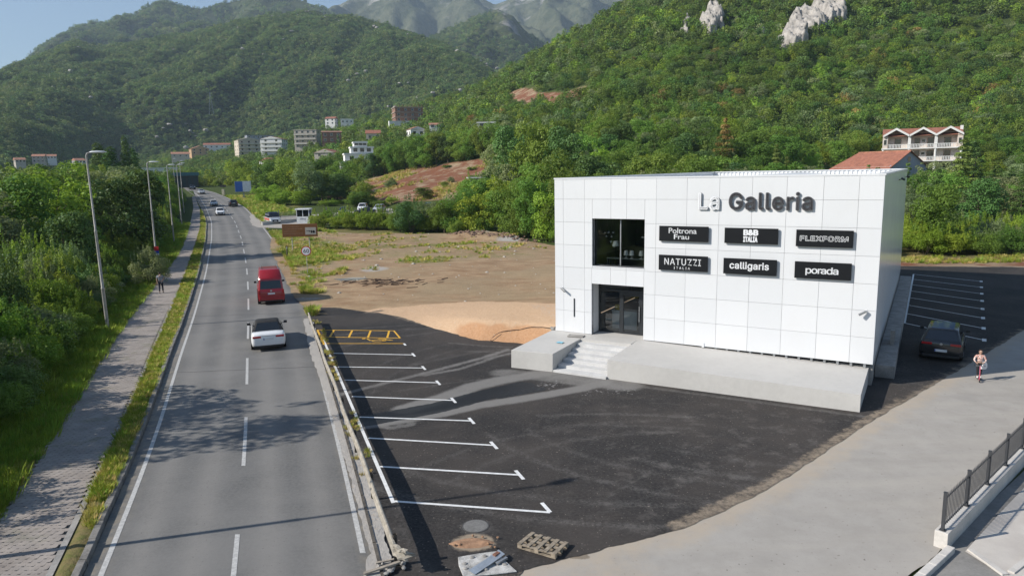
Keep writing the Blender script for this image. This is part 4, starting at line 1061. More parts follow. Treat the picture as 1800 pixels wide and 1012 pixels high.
ok &= ~((X > xl(np.minimum(yv, 299)) - 12) & (X < xr(np.minimum(yv, 299)) + 8) & (yv < 262)) & ~((tt < -.22) & (yv < 262) & (X > xl(np.minimum(yv, 299))))
X, Y = X[ok], yv[ok]; P = np.stack([X, Y, H(X, Y) - .9], 1); near = Y < 330
rot, s = rand_rs(near.sum(), .28, 1.0, .7, 1.2); ix = RNG.choice(8, near.sum(), p=[.24, .17, .19, .14, .12, .05, .075, .015])
scatter('hillside_wood', P[near], rot, s, ix, NEARCAN, 'dense green wood covering the lower slope of the right hill', 'wood')
far = ~near; rot, s = rand_rs(far.sum(), .32, 1.05, .65, 1.2); ix = RNG.choice(8, far.sum(), p=[.18, .18, .14, .17, .1, .12, .04, .07])
scatter('upper_hillside_wood', P[far], rot, s, ix, CANOPY, 'dense green wood covering the upper slope of the right hill', 'wood')
# valley floor on the left
n = 6000
yv = np.sqrt(RNG.uniform(150 ** 2, 600 ** 2, n)); tt = RNG.uniform(-.86, -.36, n); X = tt * yv
ok = (X < xpl(np.minimum(yv, 299)) - 11) & clear(np.stack([X, yv], 1)) & ((yv > 215) | (X < xpl(np.minimum(yv, 299)) - 14))
X, Y = X[ok], yv[ok]; rot, s = rand_rs(ok.sum(), .6, 1.1, .8, 1.1)
scatter('valley_wood', np.stack([X, Y, H(X, Y) - .5], 1), rot, s, RNG.choice(6, ok.sum(), p=[.25, .2, .2, .15, .16, .04]), NEARCAN, 'green trees of the valley floor beyond the left tree belt', 'wood')
# the slopes behind, tree by tree
def cover(name, grid, n, lo, hi, rockmax, label, trange=(-.9, .12), umin=.0):
    X, Y, Z, R, U = grid; n1, n2 = X.shape
    i = RNG.integers(0, n1 - 4, n * 3); j = RNG.integers(0, n2 - 1, n * 3); a, b = RNG.random(n * 3), RNG.random(n * 3)
    w = np.hypot(X[i, j + 1] - X[i, j], Y[i, j + 1] - Y[i, j]) * np.hypot(X[i + 1, j] - X[i, j], Y[i + 1, j] - Y[i, j]); keep = RNG.random(n * 3) < w / w.max()
    def ip(A): return (A[i, j] * (1 - a) + A[i + 1, j] * a) * (1 - b) + (A[i, j + 1] * (1 - a) + A[i + 1, j + 1] * a) * b
    x, y_, z, r = ip(X), ip(Y), ip(Z), ip(R); t = x / y_
    keep &= (t > trange[0]) & (t < trange[1]) & (r + RNG.normal(0, .12, n * 3) + fbm(x / 30, y_ / 30, 2, 3) * .5 < rockmax) & clear(np.stack([x, y_], 1))
    k = np.where(keep)[0][:n]
    rot, s = rand_rs(len(k), lo, hi, .6, 1.0)
    return scatter(name, np.stack([x[k], y_[k], z[k] - .8], 1), rot, s, RNG.choice(7, len(k), p=[.20, .20, .20, .13, .18, .07, .02]), CANOPY, label, 'wood')
L_HILL1 = leafmat('hill_oak_dark', (.022, .042, .017), (.052, .078, .030), .25); L_HILL2 = leafmat('hill_scrub', (.062, .082, .032), (.115, .132, .055), .3); L_HILL3 = leafmat('hill_green', (.036, .064, .020), (.080, .112, .036), .3)
CANOPY0 = CANOPY; CANOPY = proto_coll('hill_canopy', [far_proto(20, L_HILL3), far_proto(21, L_HILL1), far_proto(22, L_HILL3), far_proto(23, L_HILL2), far_proto(24, L_HILL1), far_proto(25, L_HILL2), far_proto(26, L_HILL1, 420, .7, True)])
cover('left_hill_wood', GB, 60000, .45, 1.5, .42, 'dark green wood covering the broad left hill')
cover('left_mountain_wood', GC, 14000, 1.0, 2.2, .30, 'sparse wood on the mountain behind the left hill', (-.8, -.15))
cover('crag_wood', GE, 8000, .9, 1.9, .30, 'scrub wood round the dark crag in the middle distance', (-.2, .12))

# ================================================================ rocks
def rock_mesh(name, seed, sx, sy, sz, mat, sub=4, rough=.42):
    bm = bmesh.new(); bmesh.ops.create_icosphere(bm, subdivisions=sub, radius=1)
    co = np.array([v.co[:] for v in bm.verts])
    d = 1 + rough * (fbm(co[:, 0] * 2.2 + co[:, 2] * .7 + 9, co[:, 1] * 2.2 + seed, 4, seed) * 2) + .25 * (np.abs(fbm(co[:, 0] * 5 + co[:, 1] * 3, co[:, 2] * 1.4 + seed, 3, seed + 5)) * 2)
    for v, k in zip(bm.verts, d): v.co = v.co * k; v.co.x *= sx; v.co.y *= sy; v.co.z *= sz
    me = bpy.data.meshes.new(name); bm.to_mesh(me); bm.free(); me.materials.append(mat); me.shade_smooth(); me.set_sharp_from_angle(angle=radians(32)); return me
M_ROCK = M('limestone', (.36, .335, .305), .95, .3, .35, bump=1.0, bscale=1.5)
ROCKPOLY = [[(115.0, 312.0), (135.1, 353.5), (142.0, 361.0), (152.5, 363.0), (159.2, 362.5), (161.4, 351.5), (158.7, 343.5), (147.1, 336.5), (140.7, 330.5), (135.7, 334.0), (123.8, 306.0), (119.2, 304.5)],
            [(92.7, 355.5), (103.6, 384.5), (110.5, 386.0), (109.8, 373.0), (101.3, 347.0), (94.8, 341.0), (92.8, 345.5)], [(83.8, 353.0), (89.8, 372.5), (92.3, 373.5), (86.0, 349.5)]]
def outcrop(label, poly, amp):
    """bare rock that breaks through the slope in ledges"""
    P0 = np.array(poly); c = P0.mean(0); lo, hi = P0.min(0) - 4, P0.max(0) + 4; gx, gy = np.meshgrid(np.arange(lo[0], hi[0], .55), np.arange(lo[1], hi[1], .8)); P = np.stack([gx.ravel(), gy.ravel()], 1)
    d = seg_dist(P, poly + poly[:1]); d = np.where(inside(P, poly), d, -d) + fbm(P[:, 0] / 3.5, P[:, 1] / 6, 4, 4) * 7
    rid = 1 - np.abs(fbm(P[:, 0] / 3.0 + P[:, 1] / 18, P[:, 1] / 14, 4, 8)) * 4
    lift = sstep(-1.0, 2.2, d) * amp * (.75 + .9 * rid * .5 + .8 * fbm(P[:, 0] / 1.6, P[:, 1] / 5.0, 4, 15)) - 1.2
    led = np.round(lift / 1.1) * 1.1; lift = lift * .55 + led * .45
    V = np.c_[P[:, 0] - c[0], P[:, 1] - c[1] - lift * .55, H(P[:, 0], P[:, 1]) + lift - float(H(*c))]
    n1, n2 = gx.shape; I = np.arange(n1 * n2).reshape(n1, n2); F = np.stack([I[:-1, :-1], I[:-1, 1:], I[1:, 1:], I[1:, :-1]], -1).reshape(-1, 4)
    F = F[(lift[F] > -1.0).any(1)]
    o = thing('rock_outcrop', label, 'rock', (c[0], c[1], float(H(*c))), 0, 'rock outcrops on the right hill')
    half = V[F].mean(1)[:, 0] < 0
    for m_ in (half, ~half):
        if m_.sum() > 4:
            u, inv = np.unique(F[m_], return_inverse=True); link('rock_face', raw_mesh('rock_face', V[u], inv.reshape(-1, 4), M_ROCK), o)
outcrop('big pale grey rock face standing out of the green right hillside', ROCKPOLY[0], 6.5)
outcrop('smaller pale rock patch left of the big rock face', ROCKPOLY[1], 6.0)
outcrop('narrow pale rock at the left of the two larger rock patches', ROCKPOLY[2], 5.0)
for k in range(26):
    a = q.uniform(-1, 1); x_, y_ = 136 + a * 20, 326 + a * 22 - q.uniform(6, 14)
    plant(q.choice(['shrub0', 'shrub3', 'shrub5']), x_, y_, q.uniform(2.5, 5.0), q.uniform(3, 5.5), 'scrub bush growing round the big rock face', 'scrub round the rock face', cat='shrub', z=float(H(x_, y_)))
ROCKS = proto_coll('rocks', [rock_mesh('rock', 70 + k, 1, 1, .8, M_ROCK, 2) for k in range(4)])
Xb, Yb, Zb, Rb, Ub = GB
c = [(t, u) for t, u in zip(RNG.uniform(0, 1, 2600), RNG.uniform(.2, 1, 2600))]
i = (np.array([q_[1] for q_ in c]) * 88).astype(int); j = (np.array([q_[0] for q_ in c]) * 298).astype(int)
x, y_, z, r = Xb[i, j], Yb[i, j], Zb[i, j], Rb[i, j]
cl = fbm(x / 70, y_ / 70, 3, 55) + .55 * (i > 76) * (x / y_ > -.33)
k = np.where((cl > .14) & (x / y_ > -.8) & (x / y_ < 0.05))[0]
x, y_, z = x[k] + RNG.normal(0, 8, len(k)), y_[k] + RNG.normal(0, 8, len(k)), z[k]
rot, s = rand_rs(len(k), 1.2, 3.4, .45, 1.0)
scatter('hillside_rocks', np.stack([x, y_, z + .6], 1), rot, s, RNG.integers(0, 4, len(k)), ROCKS, 'pale limestone rocks scattered over the left hill', 'rocks')

# ================================================================ grass
def tuft(k, n, h, w, mat):
    r = np.random.default_rng(k); V = []; A = []
    for i in range(n):
        a = r.uniform(0, 2 * pi); d = r.uniform(0, w); p = np.array([d * cos(a), d * sin(a), -.02]); hh = h * r.uniform(.5, 1.1); ln = np.array([cos(a), sin(a), 0]) * hh * r.uniform(.1, .6)
        s = np.array([-sin(a), cos(a), 0]) * r.uniform(.006, .012) * (h / .25)
        V += [p - s, p + s, p + ln * .6 + [0, 0, hh * .7] + s * .5, p + ln + [0, 0, hh]]; A += [r.random()] * 4
    return raw_mesh('tuft', np.array(V), np.arange(4 * n).reshape(n, 4), mat, {'leaf': np.array(A)})
GRASS = proto_coll('grass', [tuft(1, 60, .22, .16, L_GRASS), tuft(2, 60, .30, .18, L_GRASS), tuft(3, 50, .16, .16, L_GRASS), tuft(4, 50, .26, .18, L_DRYG), tuft(5, 46, .40, .25, L_BRIGHT)])
def grass(name, X, Y, Z, probs, label, lo=.7, hi=1.3):
    rot, s = rand_rs(len(X), lo, hi); return scatter(name, np.stack([X, Y, Z], 1), rot, s, RNG.choice(5, len(X), p=probs), GRASS, label, 'grass')
n = 9000
Y = 14 + 150 * RNG.random(n) ** 2.0; sx = RNG.random(n); A, B = xpr(Y) + .1, xk(Y) - .2; X = A + (B - A) * sx
keep = (fbm(X * .9, Y * .9, 3, 12) + .24 + sstep(17, 24, Y) * .2 - .35 * sstep(21, 15, Y) > .12 + .25 * RNG.random(n))
grass('verge_grass', X[keep], Y[keep], prof(Y[keep]) + .09, [.34, .18, .26, .20, .02], 'green grass strip between the footpath and the kerb', .45, 1.0)
n = 15000
Y = 14 + 120 * RNG.random(n) ** 1.7; X = xpl(Y) - .05 - (3.4 + .01 * Y) * RNG.random(n) ** 1.2
grass('path_side_grass', X, Y, prof(Y) - .02, [.28, .30, .16, .06, .20], 'rough grass along the left edge of the footpath', .6, 1.4)
n = 13000
Y = RNG.uniform(47, 128, n); X = xr(Y) + .5 + RNG.random(n) ** 1.5 * np.interp(Y, [47, 55, 65, 80, 100, 128], [.6, 2.0, 4.0, 8.5, 11, 9])
dens = fbm(X * .25, Y * .25, 4, 33) + .30
keep = (dens > .20 + .25 * RNG.random(n)) & (dens + .2 * RNG.random(n) > .55 * (X - xr(Y)) / np.interp(Y, [47, 55, 65, 80, 100, 128], [.6, 2.0, 4.0, 8.5, 11, 9])) & ((Y > 56) | (dens > .45)) & ~((X > -47.5) & (Y > 119.5)) & ~((np.abs(X + 17) < 2.5) & (Y < 56))
grass('roadside_grass', X[keep], Y[keep], prof(Y[keep]) + .04, [.20, .18, .15, .40, .07], 'dry and green grass right of the road by the brown sign', .8, 1.7)
n = 5500
X = RNG.uniform(-30, 12, n); Y = RNG.uniform(58, 108, n); P = np.stack([X, Y], 1); ga = dirt_attrs(P)['grass'] + fbm(X * .35, Y * .35, 3, 9) * 1.2
keep = (ga > .62) & inside(P, DIRT)
grass('dirt_lot_grass', X[keep], Y[keep], dirt_z(X[keep], Y[keep]), [.22, .16, .26, .34, .02], 'thin grass patches on the dirt lot', .6, 1.5)
n = 3500
Y = RNG.uniform(56, 210, n); X = xr(Y) + .6 + RNG.random(n) * 9; keep = (Y > 128) & ~((Y < 160) & (X > xr(Y) + 1.2) & (Y < 149))
grass('far_roadside_grass', X[keep], Y[keep], prof(Y[keep]) - .02, [.2, .25, .15, .25, .15], 'tall grass right of the far road by the billboard', 1.2, 2.6)
n = 5200
X = RNG.uniform(-50, -2, n); Y = RNG.uniform(152, 226, n); keep = (bare_mask(X, Y) > .55) & (fbm(X * .12, Y * .12, 4, 61) > .06)
grass('slope_brushwood', X[keep], Y[keep], H(X[keep], Y[keep]) - .06, [.12, .10, .08, .66, .04], 'dry brushwood and grass over the cleared slope', 1.2, 3.0)
n = 900
Y = RNG.uniform(14.5, 45, n); X = xr(Y) + .42 + RNG.random(n) * .55; keep = fbm(X, Y * .6, 3, 71) > .10
grass('rail_weeds', X[keep], Y[keep], 0 * X[keep] + .06, [.1, .05, .15, .7, 0], 'dry weeds on the verge under the guard rail', .25, .6)
n = 700
Yc = RNG.uniform(66, 71, n); Xc = RNG.uniform(33, 58, n); keep = fbm(Xc * .4, Yc * .4, 3, 88) > -.02
grass('side_lot_grass', Xc[keep], Yc[keep] + 1.2, H(Xc[keep], Yc[keep]) - .05, [.2, .2, .2, .36, .04], 'thin grass on the earth strip behind the side lot', .8, 1.6)
# ================================================================ the showroom
def panel_mat():
    n = NT('white_composite_panel'); oi = n.new('ShaderNodeObjectInfo'); o = n.obj()
    mp = n.new('ShaderNodeMapping'); mp.inputs['Scale'].default_value = (3.0, 1, .35); n.link(o, mp.inputs[0])
    drip = n.noise(1.0, 5, .65, mp.outputs[0]); dust = n.noise(.7, 5, .6, o)
    c = n.mix(oi.outputs['Random'], (.675, .685, .70), (.715, .722, .735))
    c = n.mix(n.math('MULTIPLY', n.ramp(drip, .5, .8), .14), c, (.54, .53, .51)); c = n.mix(n.math('MULTIPLY', n.ramp(dust, .5, .75), .10), c, (.58, .56, .53))
    n.color(c); n.rough(.34); n.b.inputs['Specular IOR Level'].default_value = .5; n.bump(n.noise(.9, 2, .5, o), .06, .05); return n.m
M_ALU = panel_mat()
M_ALUS = M('white_glossy_side_panel', (.82, .83, .85), .18, .03, .5, spec=.6)
M_CORR = M('white_corrugated_sheet', (.74, .75, .76), .45, .05, 1.)
M_FRAME = M('anthracite_frame', (.022, .025, .028), .4, .1)
M_GLASS = glass('shop_glass', (.86, .89, .89), .03)
M_BLACK = M('black_sign_face', (.008, .009, .011), .6, .05, spec=.2)
M_WHITE = M('white_lettering', (.82, .83, .85), .5, .02)
M_GREYL = M('charcoal_lettering', (.075, .075, .082), .7, .05, spec=.2)
M_DKEDGE = M('dark_letter_edge', (.035, .04, .06), .5, .05)
M_INT = M('interior_wall', (.30, .30, .30), .8, .08)
M_INTD = M('interior_floor', (.16, .155, .15), .35, .1)
M_INTW = M('interior_white', (.75, .74, .72), .6, .03)
M_SHADE = M('white_lamp_shade', (.80, .78, .74), .7, .02)
M_BRASS = M('brass', (.5, .36, .16), .35, .1, metal=.9)
M_STEEL = M('galvanised_steel', (.40, .41, .42), .45, .15, metal=.7)
M_GAP = M('panel_joint_backing_board', (.30, .305, .31), .7, .05)  # plain grey backing board that shows through the panel joints
BW, BD, BZ0, BZ1 = 15.16, 30.8, 1.0, 9.02
BZR = 9.14
bld = thing('showroom_building', 'white panelled two-storey furniture showroom with black signs and glazed corner entrance', 'building', (BUILD_O[0], BUILD_O[1], 0), BUILD_YAW)
# local frame: x along the front, -y towards the street, z up
WN, DR = (2.13, 4.91, 4.60, 7.00), (2.10, 4.90, 1.02, 3.67)
cols = [0, .50, 1.70, 3.14, 3.97, 5.48, 6.97, 8.48, 9.93, 11.39, 12.87, 14.23, BW]
rows = [1.0, 2.15, 3.32, 4.46, 5.63, 6.80, 7.97, 8.98]
def cut(r, h):
    """rectangle r minus hole h -> rectangles (x0,x1,z0,z1)"""
    x0, x1, z0, z1 = r; a, b, c, d = h
    if b <= x0 or a >= x1 or d <= z0 or c >= z1: return [r]
    o = []
    if a > x0: o.append((x0, a, z0, z1))
    if b < x1: o.append((b, x1, z0, z1))
    xa, xb = max(x0, a), min(x1, b)
    if c > z0: o.append((xa, xb, z0, c))
    if d < z1: o.append((xa, xb, d, z1))
    return o
J = .0055
for i in range(len(cols) - 1):
    for j in range(len(rows) - 1):
        rs = [(cols[i], cols[i + 1], rows[j], rows[j + 1])]
        for hole in (WN, DR): rs = [k for r in rs for k in cut(r, hole)]
        for (x0, x1, z0, z1) in rs:
            if x1 - x0 < .03 or z1 - z0 < .03: continue
            dy = random.uniform(-.0025, .0025)
            pnl = MB().box(x0 + J, x1 - J, -.03 + dy, 0, z0 + J, z1 - J).build('wall_panel', M_ALU, bld)
# carcass behind the panels, with the openings left free
fw = MB()
for r in [(0.02, BW - .02, BZ0 + .02, BZ1 - .06)]:
    rs = [r]
    for hole in (WN, DR): rs = [k for q_ in rs for k in cut(q_, hole)]
    for (x0, x1, z0, z1) in rs: fw.box(x0, x1, .004, .22, z0, z1)
fw.build('front_wall', M_GAP, bld)
def slant(x0, x1, y0, y1, z0, za, zb): return MB().add([(x0, y0, z0), (x1, y0, z0), (x1, y1, z0), (x0, y1, z0), (x0, y0, za), (x1, y0, za), (x1, y1, zb), (x0, y1, zb)], [(0, 3, 2, 1), (4, 5, 6, 7), (0, 1, 5, 4), (1, 2, 6, 5), (2, 3, 7, 6), (3, 0, 4, 7)])
slant(BW - .22, BW, .004, BD, BZ0, BZ1 - .04, BZR - .04).build('side_wall', M_ALUS, bld)
slant(0, .22, .224, BD, BZ0, BZ1 - .04, BZR - .04).build('side_wall', M_ALU, bld)
rb = MB()
for k in range(int(BW / .33)):
    rb.box(.24 + k * .33, .24 + k * .33 + .16, BD - .26, BD - .20, 7.9, BZR - .05)
rb.box(.22, BW - .22, BD - .2, BD - .02, BZ0, BZR - .05); rb.build('rear_wall', M_CORR, bld)
# parapet cap, corrugated inner faces, roof
cap = MB(); cap.box(-.03, BW + .03, -.05, .30, BZ1 - .04, BZ1 + .03); cap.build('parapet_cap', M_ALU, bld)
for x0, x1 in ((BW - .34, BW + .035), (-.03, .30)):
    MB().add([(x0, .302, BZ1 - .041), (x1, .302, BZ1 - .041), (x1, BD + .02, BZR - .041), (x0, BD + .02, BZR - .041), (x0, .302, BZ1 + .028), (x1, .302, BZ1 + .028), (x1, BD + .02, BZR + .028), (x0, BD + .02, BZR + .028)], [(0, 3, 2, 1), (4, 5, 6, 7), (0, 1, 5, 4), (1, 2, 6, 5), (2, 3, 7, 6), (3, 0, 4, 7)]).build('parapet_cap', M_ALU, bld)
MB().box(.302, BW - .342, BD - .3, BD + .02, BZR - .04, BZR + .03).build('parapet_cap', M_ALU, bld)
rl = MB()
for k in range(88): rl.box(.222, .26, .5 + k * .34, .5 + k * .34 + .17, 8.0, BZ1 - .06)
rl.build('parapet_lining', M_CORR, bld)
rf = MB(); zr, ze = 9.06, 8.40; xm = 7.4
rf.add([(.3, .35, ze), (xm, .35, zr - .12), (BW - .3, .35, ze), (.3, BD - .3, ze), (xm, BD - .3, zr - .06), (BW - .3, BD - .3, ze)], [(0, 1, 4, 3), (1, 2, 5, 4)])
rf.build('roof', M_CORR, bld)
# side spotlights
for yv in (14.5, 25.0):
    s = MB(); s.beam((BW, yv, 8.55), (BW + .22, yv, 8.62), .05, .05); s.add([(BW + .14, yv - .22, 8.70), (BW + .34, yv - .22, 8.60), (BW + .34, yv + .22, 8.60), (BW + .14, yv + .22, 8.70), (BW + .12, yv - .22, 8.58), (BW + .30, yv - .22, 8.50), (BW + .30, yv + .22, 8.50), (BW + .12, yv + .22, 8.58)], [(0, 1, 2, 3), (7, 6, 5, 4), (0, 4, 5, 1), (1, 5, 6, 2), (2, 6, 7, 3), (3, 7, 4, 0)])
    s.build('spotlight', M_FRAME, bld)
# reveals
rv = MB(); a, b, c, d = WN
rv.box(a - .012, a, .0, .34, c, d); rv.box(b, b + .012, .0, .34, c, d); rv.box(a, b, .0, .34, d, d + .012); rv.box(a - .02, b + .02, -.05, .34, c - .03, c)
rv.build('window_reveal', M_ALU, bld)
win = MB(); yq = .26
win.box(a, a + .04, yq, yq + .07, c, d); win.box(b - .04, b, yq, yq + .07, c, d); win.box(a + .04, b - .04, yq, yq + .07, c, c + .04); win.box(a + .04, b - .04, yq, yq + .07, d - .04, d)
wino = win.build('window', M_FRAME, bld)
xm2 = a + (b - a) * .515
MB().box(xm2 - .025, xm2 + .025, yq - .03, yq + .05, c + .04, d - .04).build('mullion', M_STEEL, wino)
for x0, x1 in ((a + .04, xm2 - .025), (xm2 + .025, b - .04)): MB().box(x0, x1, yq + .02, yq + .035, c + .04, d - .04).build('pane', M_GLASS, wino)
a, b, c, d = DR
for x0, x1 in ((a - .012, a), (b, b + .012)):
    for z0, z1 in ((1.02, 2.15), (2.15, 3.32), (3.32, 3.67)): MB().box(x0, x1, 0, .92, z0 + .005, z1 - .005).build('reveal_panel', M_ALU, bld)
MB().box(a, b, 0, .92, d, d + .012).build('reveal_panel', M_ALU, bld)
dr = thing('entrance_door', None, None); dr.parent = bld
yq = .86
x1_, x2_, x3_ = 3.28, 4.33, 4.62
f = MB(); f.box(a, a + .10, yq, yq + .08, c, d); f.box(b - .05, b, yq, yq + .08, c, d); f.box(a + .1, b - .05, yq, yq + .08, 3.18, 3.28); f.box(a + .1, x1_, yq, yq + .08, c, c + .07); f.box(a + .1, b - .05, yq, yq + .08, d - .06, d)
f.box(x1_, x1_ + .22, yq - .01, yq + .09, c, 3.18); f.box(x2_, x2_ + .22, yq - .01, yq + .09, c, 3.18); f.box(x1_ + .22, x2_, yq - .01, yq + .09, 3.02, 3.18); f.box(x1_ + .22, x2_, yq - .01, yq + .09, c, c + .09)
f.build('frame', M_FRAME, dr)
for x0, x1, z0, z1 in ((a + .1, x1_, c + .07, 3.18), (x1_ + .22, x2_, c + .09, 3.02), (x2_ + .22, b - .05, c, 3.18), (a + .1, 3.9, 3.28, d - .06), (3.94, b - .05, 3.28, d - .06)):
    MB().box(x0, x1, yq + .03, yq + .045, z0, z1).build('pane', M_GLASS, dr)
MB().tube([(x2_ + .05, yq - .07, 1.7), (x2_ + .05, yq - .07, 2.5)], .02, 8).box(x2_ + .03, x2_ + .07, yq - .07, yq, 1.75, 1.79).box(x2_ + .03, x2_ + .07, yq - .07, yq, 2.4, 2.44).build('handle', M_STEEL, dr)
# interior
it = MB(); it.box(.3, BW - .3, .96, 11, .90, .985); it.build('ground_floor', M_INTD, bld)
MB().box(.3, BW - .3, .30, 11, 4.28, 4.50).build('upper_floor', M_INTD, bld)
MB().box(.3, BW - .3, .30, 11, 7.55, 7.75).build('ceiling', M_INT, bld)
MB().box(.3, BW - .3, 11, 11.2, .985, 7.55).build('partition', M_INT, bld)
MB().add([(4.35, 1.6, 4.5), (5.6, 3.2, 4.5), (5.6, 3.2, 6.1), (4.35, 1.6, 6.75), (4.30, 1.7, 4.5), (5.55, 3.3, 4.5), (5.55, 3.3, 6.1), (4.30, 1.7, 6.75)], [(0, 1, 2, 3), (7, 6, 5, 4), (0, 4, 5, 1), (1, 5, 6, 2), (2, 6, 7, 3), (3, 7, 4, 0)]).build('partition', M_INTW, bld)
# little wall fittings
sl = MB().box(1.085, 1.145, -.055, -.032, 1.85, 2.82); sl.build('slot_light', M_FRAME, bld)
MB().box(7.85, 7.96, -.06, -.032, .96, 1.17).build('junction_box', M_ALU, bld)
# gap under the facade with short steel stubs
for k in range(14): MB().box(7.9 + k * .53, 8.0 + k * .53, .05, .12, .55, 1.02).build('support_stub', M_STEEL, bld)
# terrace
def tz(u): return 1.0 - .018 * max(0, u - 4.6)
ter = MB(); u0, u1, v0, v1 = 4.65, 15.0, -3.97, .55
n = 12; vs = []; fs = []
for k in range(n + 1):
    u = u0 + (u1 - u0) * k / n; vs += [(u, v0 + .26 * k / n, tz(u) - .12), (u, v1, tz(u) - .0), (u, v0 - .02 + .26 * k / n, -.1), (u, v1, -.1)]
for k in range(n):
    i = 4 * k; fs += [(i, i + 4, i + 5, i + 1), (i, i + 2, i + 6, i + 4)]
fs += [(0, 1, 3, 2), (4 * n, 4 * n + 2, 4 * n + 3, 4 * n + 1)]
ter.add(vs, fs); tero = ter.build('terrace', M_CONC, bld)
wg = MB(); wg.add([(-.22, -4.36, -.1), (1.93, -4.14, -.1), (1.93, .04, -.1), (-.22, .04, -.1), (-.22, -4.33, .88), (1.93, -4.1, .88), (1.95, .035, .99), (-.22, .035, .99)], [(0, 3, 2, 1), (4, 5, 6, 7), (0, 1, 5, 4), (1, 2, 6, 5), (2, 3, 7, 6), (3, 0, 4, 7)])
wg.build('wing_block', M_CONC, bld, bevel=.015)
ld = MB().box(1.95, 4.65, -1.05, .96, -.1, .982); ld.build('landing', M_CONC, bld)
M_STEP = M('white_splashed_step', (.55, .545, .535), .9, .09, 1.5, bump=.2, bscale=15)
for k in range(6):
    z1 = .982 - (k + 1) * .145 ; y1 = -1.05 - (k + 1) * .515
    MB().box(1.955, 4.645, y1, y1 + .54 if k == 0 else y1 + .53, -.1, z1).build('step', M_STEP, tero, bevel=.008)
MB().box(BW + .004, 15.95, 1.75, BD + 1.0, -.1, .58).build('plinth', M_CONC2, bld, bevel=.02)
MB().box(.03, BW - .02, .24, BD - .03, -.1, .86).build('foundation', M_CONC2, bld)
MB().box(15.55, 15.75, 6.0, 6.9, .58, 1.30).build('service_box', M_CONC2, bld)
BM = Matrix.Translation((BUILD_O[0], BUILD_O[1], 0)) @ Matrix.Rotation(BUILD_YAW, 4, 'Z')
def on_building(o, p=(0, 0, 0)):
    o.location = BM @ Vector(p); o.rotation_euler = (0, 0, BUILD_YAW); return o
# big lettering, one piece per letter
let = on_building(thing('facade_lettering', 'large raised shop name in white and charcoal letters high on the facade', 'lettering'))
me = fit_mesh(TXT['main'], 7.53, 12.48, 7.50, 8.31, -.055, .075)
bm = bmesh.new(); bm.from_mesh(me); seen = set(); isl = []
for v in bm.verts:
    if v in seen: continue
    st = [v]; seen.add(v); comp = []
    while st:
        w = st.pop(); comp.append(w)
        for e in w.link_edges:
            o2 = e.other_vert(w)
            if o2 not in seen: seen.add(o2); st.append(o2)
    isl.append(comp)
def xr_(c): xs = [v.co.x for v in c]; return min(xs), max(xs)
isl.sort(key=lambda c: xr_(c)[0]); glyphs = []
for c in isl:
    lo, hi = xr_(c)
    if glyphs and lo < glyphs[-1][1] - .02: glyphs[-1][0].extend(c); glyphs[-1][1] = max(hi, glyphs[-1][1])
    else: glyphs.append([list(c), hi])
for gi_, (c, hi) in enumerate(glyphs):
    idx = {v: k for k, v in enumerate(c)}; vs = [tuple(v.co) for v in c]; fs = [tuple(idx[v] for v in f_.verts) for f_ in bm.faces if f_.verts[0] in idx]
    m2 = bpy.data.meshes.new('letter'); m2.from_pydata(vs, [], fs); light = gi_ < 2
    m2.materials.append(M_WHITE if light else M_GREYL); m2.materials.append(M_DKEDGE if light else M_GREYL)
    m2.update()
    for p in m2.polygons: p.material_index = 0 if abs(p.normal.y) > .9 else 1
    lo_ = link('letter', m2, let)
bm.free()
def sign(x0, x1, z0, z1, label, texts):
    o = on_building(thing('sign_board', label, 'sign', group='black sign boards on the facade'))
    MB().box(x0, x1, -.16, -.09, z0, z1).build('face_panel', M_BLACK, o, bevel=.006)
    for xx in (x0 + .3, x1 - .3): MB().box(xx - .03, xx + .03, -.09, -.03, z0 + .1, z1 - .1).build('bracket', M_STEEL, o)
    for key, a, b, c, d, mt, y in texts:
        m_ = fit_mesh(TXT[key], x0 + a * (x1 - x0), x0 + b * (x1 - x0), z0 + c * (z1 - z0), z0 + d * (z1 - z0), -.164 + y); m_.materials.append(mt); link('lettering', m_, o)
    return o
sign(5.69, 8.05, 6.00, 6.72, 'black sign with two lines of serif letters, upper left of six', [('polt', .20, .77, .52, .88, M_WHITE, 0), ('frau', .31, .62, .14, .47, M_WHITE, 0)])
sign(8.79, 11.12, 6.00, 6.70, 'black sign with two lines of heavy condensed capitals, upper middle of six', [('bb', .36, .64, .52, .92, M_WHITE, 0), ('ital', .36, .63, .10, .47, M_WHITE, 0)])
sg = sign(11.87, 14.13, 5.96, 6.69, 'black sign with outlined wide capitals, upper right of six', [('flex', .07, .92, .33, .66, M_WHITE, 0), ('flexin', .078, .912, .355, .635, M_BLACK, -.003)])
sg2 = sign(5.69, 8.05, 4.60, 5.33, 'black sign with wide thin capitals over a small second line, lower left of six', [('natu', .12, .87, .36, .80, M_WHITE, 0), ('nital', .32, .65, .10, .26, M_WHITE, 0)])
sign(8.78, 11.12, 4.59, 5.31, 'black sign with one bold lower-case word, lower middle of six', [('call', .12, .86, .22, .80, M_WHITE, 0)])
sign(11.87, 14.13, 4.57, 5.30, 'black sign with one tightly spaced lower-case word, lower right of six', [('pora', .20, .78, .20, .72, M_WHITE, 0)])
# serifs that give the upper left sign its look
def cam_fit(x, z, label, fl):
    o = on_building(thing('security_camera', label, 'camera', group='security cameras on the facade'), (x, -.03, z))
    MB().box(-.04, .04, -.02, 0, -.05, .05).build('bracket', M_ALU, o)
    MB().beam((0, -.02, 0), (fl * .06, -.12, -.02), .03, .03).build('arm', M_ALU, o)
    MB().beam((fl * -.02, -.12, .01), (fl * .26, -.22, -.16), .09, .09).build('body', M_STEEL, o, bevel=.01)
cam_fit(.42, 3.34, 'small white security camera near the left edge of the facade', 1)
cam_fit(14.78, 3.31, 'small white security camera near the right edge of the facade', -1)

